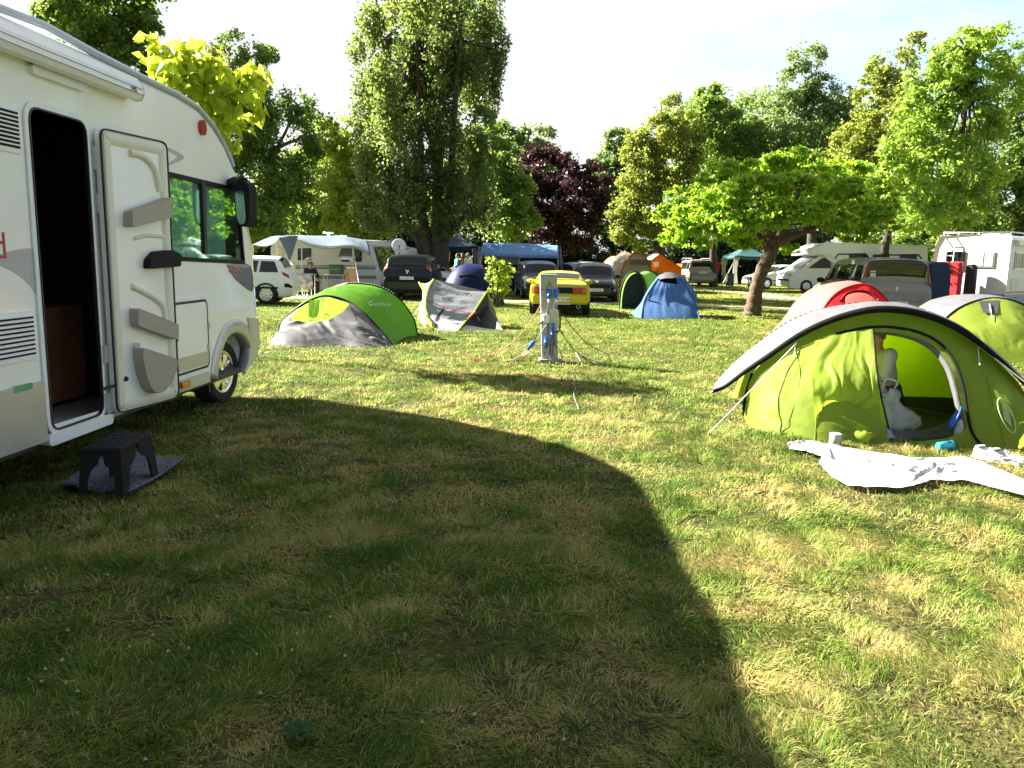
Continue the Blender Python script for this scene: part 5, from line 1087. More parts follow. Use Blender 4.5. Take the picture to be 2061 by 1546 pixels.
# --- yellow sports coupe, rear to the camera
t, g = car_thing('sports_car', 'bright yellow sports coupe seen from behind the grey power post', (1132, 620), 22.3, 0)
py = paint('paint_yellow', (.52, .47, .011)); Lx, wx = 4.17, .87; X_ = lambda f: -Lx / 2 + Lx * f
st = [(X_(0), .40, .50, .60, .64, wx*.72, wx*.86, wx*.86, wx*.74), (X_(.012), .30, .50, .80, .84, wx*.82, wx*.95, wx*.93, wx*.80), (X_(.03), .26, .50, .84, .885, wx*.86, wx*.98, wx*.95, wx*.84), (X_(.15), .20, .50, .86, .93, wx*.88, wx, wx*.95, wx*.82),
      (X_(.24), .18, .50, .87, .96, wx*.88, wx, wx*.94, wx*.70), (X_(.36), .18, .50, .88, 1.20, wx*.88, wx, wx*.93, wx*.68), (X_(.46), .18, .50, .88, 1.245, wx*.88, wx*.99, wx*.92, wx*.66), (X_(.55), .18, .5, .86, 1.19, wx*.88, wx*.98, wx*.92, wx*.66), (X_(.70), .18, .5, .80, .86, wx*.88, wx*.98, wx*.92, wx*.76), (X_(.80), .18, .5, .76, .82, wx*.88, wx*.98, wx*.9, wx*.72), (X_(.94), .2, .46, .64, .70, wx*.82, wx*.92, wx*.84, wx*.66), (X_(.98), .24, .42, .52, .56, wx*.7, wx*.8, wx*.74, wx*.6), (X_(1), .32, .4, .46, .5, wx*.5, wx*.6, wx*.55, wx*.4)]
c = Car(t, g + np.array([.02, Lx / 2 - .1, 0]), pi / 2 - .05, st); c.body(py)
c.patch('rear_window', carglass, [(4.30, 4.45), (4.95, 4.2), (4.95, 6), (4.30, 6)], full=True, off=.008); c.both('side_window', carglass, [(4.6, 3.2), (5.6, 3.15), (5.6, 3.8), (4.95, 3.8)]); c.both('side_window', carglass, [(5.7, 3.15), (7.8, 3.12), (7.1, 3.8), (5.7, 3.85)]); c.patch('windscreen', carglass, [(7.1, 4.2), (7.95, 4.2), (7.95, 6), (7.1, 6)], full=True)
c.wheels((-1.22, 1.18), .31, alu, 5, .21)
xr = c.S[8, 20, 0]
def rearbox(name, y0, y1, z0, z1, x, dx, m, par=None, bev=.012):
    mb = MB(); mb.box((x, (y0 + y1) / 2, (z0 + z1) / 2), (dx, abs(y1 - y0), z1 - z0), bev=bev); mb.v = [tuple(c.X(p)) for p in mb.v]; return mb.build(name, m, par or t)
pan_ = rearbox('lamp_panel', -.70, .70, .64, .80, X_(.0) + .01, .09, black_pl)
for sd in (1, -1): rearbox('tail_lamp', sd * .36, sd * .725, .645, .795, X_(0) - .005, .09, red_lens); rearbox('indicator', sd * .62, sd * .735, .66, .78, X_(0) - .012, .09, orange_lens)
rearbox('rear_bumper', -.80, .80, .34, .60, X_(0) - .01, .16, py, bev=.05); rearbox('bumper_slot', -.30, .30, .335, .36, X_(0) - .095, .03, white_trim)
c.plate(X_(0) - .10, .475, 'BC-84 TA 89', fwd=-1, w_=.56, h=.13); rearbox('valance', -.76, .76, .22, .335, X_(.0) + .06, .10, black_pl)
for sd in (1, -1): MB().lathe([(.055, 0), (.055, .14), (.045, .14), (.045, .02)], c.X((X_(0) + .08, sd * .52, .275)), c.R @ np.array([-1, 0, 0]), 16).build('exhaust', chrome, t)
sp = MB(); A = []
for y in np.linspace(-.80, .80, 25):
    e = abs(y) / .8; zc_ = 1.02 - .10 * e ** 6; A.append([c.X((X_(.055) + dx, y, zc_ + dz)) for dx, dz in ((-.10, .004), (-.05, .022), (.06, .012), (.10, -.004), (.05, -.014), (-.06, -.012))])
sp.grid(A, close_v=True)
for sd in (1, -1): sp.tube([c.X((X_(.07), sd * .74, .88)), c.X((X_(.06), sd * .76, .99))], .035, 8)
sp.build('spoiler', py, t); rearbox('brake_lamp', -.12, .12, .985, 1.0, X_(.03), .02, red_lens, bev=.002); c.mirrors(7.5, py, size=(.09, .22, .13))
# --- silver car behind the dark ones
t, g = car_thing('hatchback_car', 'pale blue silver car between the blue awning and the orange tents', (1180, 560), 38, 0); c = Car(t, g + np.array([-.2, 1.9, 0]), -pi / 2 - .75, hatch(4.3, 1.75, 1.45, .92, .9)); dress(c, paint('paint_silver_blue', (.42, .47, .55))); c.wheels((-1.3, 1.35), .31, alu); c.both('headlamp', lampglass, [(9.1, 3.0), (10.7, 2.75), (10.3, 3.5), (9.4, 4.1)], off=.012)
# --- beige people carrier
pb_ = paint('paint_beige_grey', (.30, .275, .225)); t, g = car_thing('people_carrier', 'beige people carrier with roof rails, seen from behind past the blue tent', (1400, 560), 50, 0)
c = Car(t, g + np.array([.3, 2.0, 0]), pi / 2 + .04, hatch(4.59, 1.83, 1.68, 1.0, .98, wtop=.80, roofk=(.07, .40, .62), clear=.24)); dress(c, pb_); c.wheels((-1.4, 1.45), .33, alu); c.both('tail_lamp', mat('pink_lens', (.55, .16, .17), rough=.2, var=.2, coat=.5), [(2.2, 2.9), (3.2, 3.0), (4.1, 4.2), (3.4, 4.3)], off=.016)
x0 = c.S[13, 20, 0]; c.plate(None, .88, 'CE-304-AY', fwd=-1)
for sd in (1, -1): MB().tube([c.X((-1.9, sd * .64, 1.66)), c.X((-1.7, sd * .64, 1.74)), c.X((.5, sd * .62, 1.74)), c.X((.7, sd * .62, 1.66))], .022, 6).build('roof_rail', alu, t)
c.patch('bumper', mat('bumper_grey', (.20, .19, .17), rough=.6), [(.2, 1.7), (1.5, 1.7), (1.5, 6), (.2, 6)], off=.006, full=True)
# --- silver saloon behind the umbrella tree
t, g = car_thing('saloon_car', 'silver saloon parked behind the leaning umbrella tree trunk', (1560, 560), 49, 0); sx_ = lambda f: -2.3 + 4.6 * f; q = .89
st = [(sx_(0), .42, .52, .62, .68, q*.7, q*.84, q*.84, q*.72), (sx_(.015), .26, .5, .9, .94, q*.8, q*.94, q*.92, q*.8), (sx_(.03), .24, .5, .94, 1.0, q*.84, q*.97, q*.94, q*.82), (sx_(.15), .2, .5, .95, 1.05, q*.88, q, q*.95, q*.80), (sx_(.28), .2, .5, .95, 1.36, q*.88, q, q*.95, q*.74), (sx_(.36), .2, .5, .95, 1.44, q*.88, q, q*.95, q*.72), (sx_(.48), .2, .5, .94, 1.46, q*.88, q, q*.95, q*.72), (sx_(.60), .2, .5, .92, 1.40, q*.88, q, q*.95, q*.73), (sx_(.75), .2, .5, .88, .95, q*.88, q, q*.93, q*.8), (sx_(.82), .2, .5, .84, .9, q*.88, q*.99, q*.91, q*.74), (sx_(.95), .22, .48, .72, .78, q*.82, q*.92, q*.84, q*.66), (sx_(.985), .25, .45, .6, .64, q*.72, q*.82, q*.74, q*.6), (sx_(1), .34, .42, .5, .54, q*.5, q*.62, q*.56, q*.46)]
c = Car(t, g + np.array([.3, 0, 0]), pi + .28, st); dress(c, paint('paint_silver_sage', (.50, .53, .50))); c.wheels((-1.35, 1.45), .32, alu); c.both('headlamp', lampglass, [(9.2, 2.9), (10.8, 2.7), (10.4, 3.4), (9.5, 3.9)], off=.012); c.patch('grille', black_pl, [(10.4, 4.6), (11.3, 4.6), (11.3, 6), (10.4, 6)], full=True); c.mirrors(7.5, paint('paint_silver_sage', 0)); c.patch('lower_grille', black_pl, [(11.2, 1.7), (11.95, 1.6), (11.95, 6), (11.2, 6)], full=True)
# --- taupe people carrier behind the red tent
pe = paint('paint_taupe', (.25, .235, .205)); t, g = car_thing('people_carrier', 'taupe people carrier with plate behind the red tent and the near green tent', (1812, 560), 20.2, 0)
c = Car(t, g + np.array([.1, 2.3, 0]), pi / 2 - .06, hatch(4.66, 1.86, 1.78, 1.06, 1.05, wtop=.80, roofk=(.06, .40, .60), clear=.25, bon=.74)); dress(c, pe); c.wheels((-1.4, 1.5), .34, alu)
c.both('tail_lamp', red_lens, [(2.9, 3.05), (3.35, 3.1), (4.25, 4.1), (3.95, 4.2)], off=.016, nv=14); x0 = c.S[14, 20, 0]; emblem(c, 'diamond_emblem', x0 - .02, .98, 'diamond', -1, .05); c.plate(None, .62, 'BZ-117-CD', fwd=-1, w_=.52, h=.11); c.patch('rear_bumper', mat('bumper_taupe', (.20, .19, .17), rough=.5), [(.2, 1.7), (1.4, 1.7), (1.4, 6), (.2, 6)], off=.012, full=True)
c.patch('brake_lamp', red_lens, [(4.45, 5.3), (4.62, 5.3), (4.62, 6), (4.45, 6)], off=.012, full=True, nu=4)
for sd in (1, -1): MB().tube([c.X((-1.95, sd * .66, 1.76)), c.X((-1.75, sd * .66, 1.85)), c.X((.4, sd * .64, 1.85)), c.X((.6, sd * .64, 1.74))], .022, 6).build('roof_rail', black_pl, t)
p_ = c.X((-2.0, .55, 1.28)); c.mirrors(7.4, black_pl)
for k in range(2): rb = MB(); rb.box((0, 0, 0), (.012, .14, .10)); q_ = c.sv(3.2, 4.35) + np.array([-.035, -.10, .02 + .12 * k]); rb.v = [tuple(c.X(q_ + np.array(v_))) for v_ in rb.v]; rb.build('window_sticker', mat('sticker_pale', (.5, .52, .62), rough=.5), t)
# ------------------------------------------------------------------ caravans, awnings, gazebos, camp furniture, people
cara_w = mat('caravan_white', (.66, .66, .62), rough=.4, var=.06, scale=2, bump=.08, bscale=60); cara_grey = mat('caravan_stripe', (.20, .23, .27), rough=.5)
awn = fabric('awning_grey_blue', (.20, .25, .31), (.18, .23, .29), .3); pole_m = mat('pole_pale', (.60, .60, .56), rough=.5)
def prismY(name, pxs, Y, shift, m, parent, bevel=0.0):       # outline seen at distance Y, made solid along a shift vector
    f = [P(px, py, Y) for px, py in pxs]; mb = MB(); n = len(f); b = [p + np.array(shift) for p in f]
    mb.add(f + b, [(i, (i+1) % n, n + (i+1) % n, n + i) for i in range(n)])
    tri = tessellate_polygon([[Vector((p[0], p[2], 0)) for p in f]]); mb.f += [tuple(t) for t in tri] + [tuple(n + i for i in reversed(t)) for t in tri]; mb.sm += [False] * (2 * len(tri)); return mb.build(name, m, parent, bevel=bevel)
def sheet(name, rows, m, parent, nu=30, nv=12, wr=.03, seed=0, solid=.006): return MB().grid(loft(rows, nu, nv, wr=wr, seed=seed)).build(name, m, parent, solid=solid)
def pole(parent, px, y0, y1, Y, r=.02, m=None, name='pole'): a = P(px, y0, Y); b = np.array([a[0], a[1], 0.0]); MB().tube([b, a], r, 7).build(name, m or pole_m, parent)
# --- caravan with awning
cv = thing('caravan', 'pale caravan with grey stripes under its grey blue awning', 'caravan', (*P(650, 560, 32)[:2], 0)); sh = (.62, 2.0, 0)
prismY('body', [(548, 482), (560, 477), (735, 484), (744, 492), (767, 572), (762, 579), (548, 584)], 32, sh, cara_w, cv, .05)
for (a, b_, cc, d) in ((599, 626, 500, 524), (686, 728, 501, 527)): prismY('window', [(a, cc), (b_, cc), (b_, d), (a, d)], 31.96, (0, .03, 0), carglass, cv, .0)
prismY('window_flap', [(681, 516), (688, 500), (728, 501), (722, 516)], 31.8, (0, .02, 0), mat('smoke_acrylic', (.03, .03, .035), rough=.2), cv)
for (ya, yb) in ((534.5, 536.5), (538, 542.5), (555, 562)): prismY('stripe', [(549, ya - 1), (757, ya), (758, yb), (549, yb - 1)], 31.985, (0, .012, 0), cara_grey, cv)
prismY('entrance_door', [(545, 497), (569, 497), (569, 560), (545, 560)], 31.95, (0, .03, 0), mat('cream_door', (.56, .54, .42), rough=.5), cv)
q0, q1, q2, q3 = P(745, 497, 32), P(760, 545, 32), None, None; o_ = np.array([.07, -.02, .02]); s_ = np.array(sh)
mb = MB(); mb.add([q0 + s_ * .12 + o_, q0 + s_ * .9 + o_, q1 + s_ * .9 + o_, q1 + s_ * .12 + o_], [(0, 1, 2, 3)]); mb.build('front_window', carglass, cv, solid=.02)
for x in (598, 684): prismY('roof_vent', [(x - 12, 474), (x + 8, 474), (x + 6, 478), (x - 10, 478)], 33, (0, .5, 0), white_trim, cv, .02)
MB().lathe([(.0, .06), (.22, .05), (.22, .0), (.05, -.02), (.05, -.18)], P(661, 470, 33), (0, 0, 1), 20).build('roof_antenna', white_trim, cv)
for px in (640, 668): wheel(cv, np.array([P(px, 560, 32)[0], 32.1, .30]), (0, -1, 0), .30, .16, 6, alu)
av = thing('caravan_awning', 'grey blue cloth awning with hanging corner in front of the pale caravan', 'awning', (*P(620, 560, 30)[:2], 0))
rf = PP([(555, 475, 32.0), (600, 474, 32), (640, 475, 32), (690, 476, 32), (738, 484, 32)]); ff = PP([(600, 481, 29.8), (628, 492, 29.7), (660, 497, 29.7), (710, 495, 29.6), (746, 512, 29.6)])
sheet('roof_cloth', [rf, [lerp(a, b, .5) + np.array([0, 0, .05]) for a, b in zip(rf, ff)], ff], awn, av, 50, 14, seed=81)
sheet('hanging_corner', [PP([(560, 476, 29.7), (580, 475, 29.6), (600, 475, 29.7)]), PP([(568, 492, 29.6), (582, 496, 29.5), (595, 492, 29.6)]), PP([(580, 520, 29.5), (583, 524, 29.5), (586, 520, 29.5)])], fabric('awning_slate', (.11, .15, .20), None, .15), av, 16, 12, seed=82)
sheet('side_cloth', [PP([(508, 493, 29.0), (530, 497, 29), (552, 490, 29.2), (562, 477, 29.7)]), PP([(530, 483, 30.5), (540, 482, 30.5), (552, 478, 30.5), (566, 475, 30.8)]), PP([(545, 477, 32), (550, 476, 32), (556, 475, 32), (566, 475, 32)])], fabric('awning_pale', (.42, .46, .46), None, .35), av, 24, 12, seed=83)
sheet('valance', [PP([(600, 481, 29.78), (628, 492, 29.68), (660, 497, 29.68), (710, 495, 29.58), (746, 512, 29.58)]), PP([(606, 488, 29.8), (630, 498, 29.7), (660, 501, 29.7), (710, 498, 29.6), (744, 516, 29.6)])], fabric('awning_pale', (.42, .46, .46)), av, 40, 4)
for px, y in ((607, 496), (710, 496), (583, 524), (557, 494), (509, 493)): pole(av, px, y, 0, 29.6)
MB().tube([P(710, 496, 29.6), G(728, 606)], .010, 5).build('guy_line', pole_m, av)
sheet('wind_panel', [PP([(563, 528, 30.5), (594, 527, 30.2)]), [np.array([*P(563, 528, 30.5)[:2], .05]), np.array([*P(594, 527, 30.2)[:2], .05])]], fabric('panel_cream', (.52, .52, .46), None, .2), av, 10, 8)
# table with a patterned cloth, second table, green cooler, chair
cl_m = mat('floral_cloth', (.62, .58, .56), rough=.9, col2=(.16, .15, .17), scale=7, detail=6); tabt = mat('table_top', (.48, .46, .40), rough=.5)
t = thing('camp_table', 'folding table under a patterned cloth left below the awning', 'table', (*P(607, 585, 29.3)[:2], 0)); a, b = P(588, 553, 29.1), P(627, 553, 28.9); h_ = a[2]
c = (a + b) / 2; mb = MB(); mb.box((c[0], c[1] + .3, h_), (b[0] - a[0], .65, .03)); mb.build('tabletop', tabt, t)
sheet('tablecloth', [[np.array([a[0] - .03, a[1] + .62, h_ + .02]), np.array([b[0] + .03, a[1] + .62, h_ + .02])], [np.array([a[0] - .03, a[1] - .04, h_ + .02]), np.array([b[0] + .03, b[1] + .04, h_ + .02])], [np.array([a[0] - .05, a[1] - .10, h_ - .3]), np.array([b[0] + .05, b[1] - .02, h_ - .34])], [np.array([a[0] - .02, a[1] - .05, h_ - .44]), np.array([b[0] + .02, b[1], h_ - .5])]], cl_m, t, 24, 16, .05, 84)
for x in (a[0] + .05, b[0] - .05):
    for dy in (.05, .55): MB().tube([(x, c[1] + dy, 0), (x, c[1] + dy, h_)], .016, 6).build('leg', white_trim, t)
t = thing('camp_table', 'plain folding table in front of the caravan wheel', 'table', (*P(668, 585, 30)[:2], 0)); a, b = P(648, 553, 30), P(691, 554, 30); h_ = a[2]; c = (a + b) / 2
MB().box((c[0], c[1] + .3, h_), (b[0] - a[0], .6, .035), bev=.01).build('tabletop', tabt, t)
for x in (a[0] + .04, b[0] - .04):
    for dy in (.05, .55): MB().tube([(x, c[1] + dy, 0), (x + .02, c[1] + dy, h_)], .016, 6).build('leg', white_trim, t)
MB().tube([(a[0] + .04, c[1] + .05, .2), (b[0] - .04, c[1] + .05, .2)], .012, 6).build('crossbar', white_trim, t)
cg = mat('cooler_green', (.035, .12, .02), rough=.5); t = thing('cooler_box', 'green cooler box standing on the plain folding table', 'cooler', (c[0] + .05, c[1] + .25, h_ + .02)); cc = np.array([c[0] + .08, c[1] + .28, h_ + .02])
MB().box(cc + np.array([0, 0, .16]), (.48, .34, .30), bev=.02).build('box', cg, t); MB().box(cc + np.array([0, 0, .335]), (.51, .37, .05), bev=.02).build('lid', cg, t); MB().tube([cc + np.array([-.26, -.02, .25]), cc + np.array([-.26, -.19, .18]), cc + np.array([.26, -.19, .18]), cc + np.array([.26, -.02, .25])], .012, 6).build('handle', mat('handle_grey', (.3, .3, .3)), t)
t = thing('folding_chair', 'reddish checked high backed folding chair right of the tables', 'chair', (*P(712, 585, 29.5)[:2], 0)); b0 = P(712, 560, 29.5); ck = mat('checked_cloth', (.42, .18, .11), rough=.9, col2=(.52, .40, .28), scale=5, detail=1)
x0_, y0_ = b0[0], b0[1]; MB().box((x0_, y0_ - .05, .42), (.48, .46, .05), bev=.02).build('seat', ck, t)
sheet('backrest', [[np.array([x0_ - .23, y0_ - .24, .44]), np.array([x0_ + .23, y0_ - .24, .44])], [np.array([x0_ - .22, y0_ - .30, .8]), np.array([x0_ + .22, y0_ - .30, .8])], [np.array([x0_ - .17, y0_ - .38, 1.12]), np.array([x0_ + .17, y0_ - .38, 1.12])]], ck, t, 8, 12, solid=.03)
for sx in (-1, 1): MB().tube([(x0_ + sx * .24, y0_ - .38, 0), (x0_ + sx * .24, y0_ + .2, .45)], .014, 6).build('leg', alu, t); MB().tube([(x0_ + sx * .25, y0_ + .25, 0), (x0_ + sx * .25, y0_ - .3, .65)], .014, 6).build('leg', alu, t)
# --- satellite dish
d0 = P(803, 495, 31); t = thing('satellite_dish', 'white satellite dish on a thin pole above the black crossover', 'dish', (d0[0], d0[1], 0)); ax = np.array([.15, -.95, .28]); ax /= np.linalg.norm(ax); dm = mat('dish_white', (.70, .72, .72), rough=.4)
MB().lathe([(.0, -.02), (.12, -.012), (.20, .012), (.26, .04), (.27, .045), (.26, .05), (.2, .022), (.0, -.008)], d0, ax, 28).build('reflector', dm, t); MB().tube([(d0[0], d0[1] + .06, 0), (d0[0], d0[1] + .06, d0[2] - .12), d0 + np.array([0, .05, 0])], .022, 7).build('mast', black_pl, t); MB().tube([d0 + np.array([0, -.02, -.25]), d0 + ax * .28 + np.array([0, 0, -.12])], .012, 6).ball(d0 + ax * .29 + np.array([0, 0, -.10]), .035).build('receiver_arm', black_pl, t)
# --- gazebos
def gazebo(name, label, pk, eaveL, eaveR, Y, canopy, legs, curtain=None, dep=3.0, val=.25, cat='gazebo'):
    A_, B_ = P(*eaveL, Y), P(*eaveR, Y); z = (A_[2] + B_[2]) / 2; t = thing(name, label, cat, ((A_[0] + B_[0]) / 2, Y + dep / 2, 0)); top = P(*pk, Y + dep / 2); cor = [np.array([A_[0], Y, z]), np.array([B_[0], Y, z]), np.array([B_[0], Y + dep, z]), np.array([A_[0], Y + dep, z])]
    mb = MB()
    for i in range(4):
        a, b = cor[i], cor[(i+1) % 4]; rows = []
        for s in np.linspace(0, 1, 9): rows.append([lerp(lerp(a, b, u), top, s) - np.array([0, 0, .10 * math.sin(pi * s) + .06 * math.sin(pi * u) * (1 - s)]) for u in np.linspace(0, 1, 12)])
        rows = [[p - np.array([0, 0, val]) for p in rows[0]]] + rows; mb.grid(rows)
    mb.build('canopy', canopy, t, solid=.01)
    for c_ in cor: MB().tube([(c_[0], c_[1], 0), c_], .028, 6).build('leg', legs, t)
    if curtain:
        for c_, sg in ((cor[0], 1), (cor[1], -1), (cor[2], -1), (cor[3], 1)):
            rows = []
            for zz in np.linspace(z - .1, .1, 6): rows.append([np.array([c_[0] + sg * (.03 + .36 * u * (1 - .35 * math.sin(pi * (1 - zz / z)))), c_[1] - .03 + .05 * math.sin(u * 20), zz]) for u in np.linspace(0, 1, 18)])
            MB().grid(rows).build('tied_curtain', curtain, t)
    return t
stripe = bpy.data.materials.new('striped_curtain'); stripe.use_nodes = True; nt = stripe.node_tree; tc_ = nt.nodes.new('ShaderNodeTexCoord'); wv = nt.nodes.new('ShaderNodeTexWave'); wv.inputs['Scale'].default_value = 2.6; wv.bands_direction = 'X'; rp_ = nt.nodes.new('ShaderNodeValToRGB'); rp_.color_ramp.interpolation = 'CONSTANT'; rp_.color_ramp.elements[0].color = (.02, .02, .04, 1); rp_.color_ramp.elements[1].position = .5; rp_.color_ramp.elements[1].color = (.7, .7, .7, 1)
nt.links.new(tc_.outputs['Object'], wv.inputs['Vector']); nt.links.new(wv.outputs['Fac'], rp_.inputs['Fac']); nt.links.new(rp_.outputs['Color'], nt.nodes['Principled BSDF'].inputs['Base Color'])
gazebo('party_tent', 'white party tent between the caravan and the tall poplar', (789, 480), (760, 500), (835, 503), 36, fabric('party_white', (.72, .73, .72), None, .35), white_trim, fabric('party_white', (.72, .73, .72)), 3.0, .2)
gazebo('gazebo', 'dark blue gazebo with striped tied curtains right of the poplar', (921, 470), (884, 495), (964, 496), 39, fabric('gazebo_navy', (.045, .065, .12), (.05, .07, .13), .2), white_trim, stripe, 2.6, .22)
gz = gazebo('gazebo', 'teal green gazebo behind the umbrella tree trunk', (1500, 494), (1478, 515), (1560, 516), 55, fabric('gazebo_teal', (.06, .15, .15), (.05, .14, .14), .3), white_trim, fabric('party_white', (.72, .73, .72)), 3, .2)
gazebo('gazebo', 'second teal gazebo left of the one behind the umbrella tree', (1440, 497), (1405, 514), (1476, 514), 60, fabric('gazebo_teal', (.06, .15, .15)), alu, None, 3, .15)
# laundry and clutter under the teal gazebos
for lab, nm, px, py, w_, h_, col in (('red towel hanging under the left teal gazebo', 'towel', 1444, 538, .45, .9, (.38, .03, .03)), ('white cloth hanging right of the red towel', 'towel', 1458, 527, .5, .45, (.55, .60, .68)), ('dark jacket hanging left of the red towel', 'jacket', 1431, 535, .45, .8, (.03, .03, .035))):
    c = P(px, py, 58); m_ = mat('laundry_%d' % px, col, rough=.9, var=.2, transl=.2)
    tag(sheet(nm, [[c + np.array([-w_ / 2, 0, h_ / 2]), c + np.array([0, .02, h_ / 2 - .03]), c + np.array([w_ / 2, 0, h_ / 2])], [c + np.array([-w_ * .45, 0, -h_ / 2]), c + np.array([0, -.04, -h_ / 2]), c + np.array([w_ * .42, 0, -h_ / 2])]], m_, None, 16, 10, .05, px), lab, 'laundry')
t = thing('parasol_base', 'dark upright camp stove stand left of the silver saloon', 'stand', (*P(1468, 575, 52)[:2], 0)); c = np.array([*P(1468, 575, 52)[:2], 0]); MB().box(c + np.array([0, 0, .4]), (.45, .4, .75), bev=.04).build('cabinet', mat('dark_green', (.03, .045, .035), rough=.6), t); MB().box(c + np.array([0, 0, .80]), (.5, .45, .05), bev=.02).build('lid', black_pl, t)
t = thing('wooden_pole', 'slanting pale wooden pole leaning by the teal gazebo', 'pole', G(1456, 560)); MB().tube([P(1453, 566, 52) * np.array([1, 1, 0]), P(1476, 530, 54)], .04, 7).build('shaft', mat('pale_wood', (.42, .36, .25), rough=.8), t)
# --- blue trailer tent with long light blue canopy
lb = fabric('canopy_light_blue', (.20, .37, .66), (.2, .38, .68), .25); nv_ = fabric('wall_navy', (.018, .028, .10), None, .1)
t = thing('trailer_tent', 'long navy trailer tent with light blue canopy behind the graphite hatchback', 'tent', (*P(1045, 560, 38)[:2], 0))
r0_ = PP([(973, 489, 39.2), (1050, 490, 39.2), (1124, 495, 39.2)]); r1_ = PP([(965, 509, 37.4), (1045, 514, 37.3), (1124, 515, 37.4)])
sheet('canopy', [r0_, [lerp(a, b, .5) - np.array([0, 0, .04]) for a, b in zip(r0_, r1_)], r1_], lb, t, 40, 10, seed=86); sheet('valance', [r1_, [p - np.array([0, 0, .12]) for p in r1_]], lb, t, 30, 3)
z0 = P(973, 489, 39.2); z1 = P(1124, 495, 39.2)
sheet('roof', [r0_, [p + np.array([.15, 3.2, -.5]) for p in r0_]], nv_, t, 20, 6); sheet('front_wall', [[p - np.array([0, -.02, .02]) for p in r0_], [np.array([p[0] - .05, p[1] - .2, 0]) for p in r0_]], nv_, t, 30, 10, seed=87)
sheet('end_wall', [[r1_[2] + np.array([.05, .1, 0]), r0_[2] + np.array([.1, 0, 0]), r0_[2] + np.array([.35, 3.2, -.5])], [np.array([*P(1136, 550, 37.6)[:2], 0]), np.array([*P(1139, 550, 39)[:2], 0]), np.array([*P(1142, 550, 42)[:2], 0])]], nv_, t, 20, 12, seed=88)
prismY('plastic_window', [(985, 514), (1048, 517), (1048, 533), (985, 532)], 38.6, (0, .02, 0), mat('pvc_window', (.33, .34, .30), rough=.25), t)
for px in (967, 1045, 1123): pole(t, px, 512, 0, 37.4)
# --- orange and beige tents
F_beige = fabric('tent_beige', (.48, .40, .26), (.55, .42, .22), .35); F_orange = fabric('tent_orange', (.62, .20, .015), (.75, .24, .01), .4); F_sand = fabric('tent_sand', (.62, .56, .42), None, .4)
def tunnel(t, hoops, mats, nu=30, edges=None, seed=0):        # hoops: (left px, right px, top py, Y) standing on the ground
    cs = []
    for (xl, xr, ty, Y) in hoops:
        a, b = P(xl, 560, Y), P(xr, 560, Y); h = P((xl + xr) / 2, ty, Y)[2]; xm, hw = (a[0] + b[0]) / 2, (b[0] - a[0]) / 2
        cs.append(np.array([(xm - hw * math.cos(s) * (1 if abs(math.cos(s)) < .97 else 1.0), Y, h * abs(math.sin(s)) ** .72) for s in np.linspace(0, pi, nu)]))
    for i in range(len(cs) - 1): MB().grid([lerp(cs[i], cs[i+1], k) - np.array([0, 0, .08 * math.sin(pi * k)]) * (np.sin(np.linspace(0, pi, nu))[:, None]) for k in np.linspace(0, 1, 8)]).build('canopy', mats[i], t)
    if edges:
        for c_ in cs: MB().tube(list(c_), .035, 6).build('hoop_binding', edges, t)
    return cs
t = thing('tunnel_tent', 'beige tunnel tent with orange bindings behind the dark estate car', 'tent', (*P(1270, 560, 36)[:2], 0))
cs = tunnel(t, [(1247, 1315, 510, 34.5), (1222, 1292, 508, 37.5), (1205, 1265, 516, 40)], [F_sand, F_sand], edges=F_orange)
mid_ = np.array([cs[0].mean(0)[0], 34.4, 0]); mb = MB(); mb.grid([cs[0] * np.array([1, 1, k]) + np.array([0, .3 * (1 - k), 0]) for k in np.linspace(0, 1, 10)]); mb.build('front_wall', F_beige, t)
mb = MB(); mb.box((cs[0][15][0] + .1, 34.42, cs[0][15][2] * .80), (.9, .02, .22)); mb.build('mesh_vent', mat('mesh_brown', (.14, .11, .08), rough=.8), t)
t = thing('house_tent', 'orange and white house tent partly hidden by the umbrella tree leaves', 'tent', (*P(1330, 560, 41)[:2], 0)); a, b = P(1302, 560, 40), P(1372, 560, 40); zt, ze = P(1322, 511, 40)[2], P(1302, 530, 40)[2]; xm = P(1325, 560, 40)[0]
sheet('roof', [[np.array([a[0], 40, ze]), np.array([a[0], 43, ze])], [np.array([xm, 40, zt]), np.array([xm, 43, zt])]], F_sand, t, 8, 10); sheet('roof', [[np.array([xm, 40, zt]), np.array([xm, 43, zt])], [np.array([b[0], 40, ze - .2]), np.array([b[0], 43, ze - .2])]], F_orange, t, 8, 10)
mb = MB(); mb.add([(a[0], 40.1, 0), (a[0] + .5, 40.1, 0), (xm - .2, 40.1, zt - .3), (a[0], 40.1, ze)], [(0, 1, 2, 3)]); mb.add([(xm + .7, 40.1, 0), (b[0], 40.1, 0), (b[0], 40.1, ze - .2), (xm, 40.1, zt), (xm - .2, 40.1, zt - .3)], [(0, 1, 2, 3, 4)]); mb.add([(a[0], 40.1, 0), (a[0], 43, 0), (a[0], 43, ze), (a[0], 40.1, ze)], [(0, 1, 2, 3)]); mb.add([(b[0], 40.1, 0), (b[0], 43, 0), (b[0], 43, ze), (b[0], 40.1, ze)], [(0, 1, 2, 3)]); mb.add([(a[0], 43, 0), (b[0], 43, 0), (b[0], 43, ze), (xm, 43, zt), (a[0], 43, ze)], [(0, 1, 2, 3, 4)]); mb.build('wall', F_orange, t)
tag(sheet('towel', [PP([(1316, 528, 39.8), (1326, 527, 39.8)]), PP([(1317, 538, 39.8), (1326, 538, 39.8)])], F_sand, None, 8, 8), 'pale towel hung in the orange house tent doorway', 'laundry')
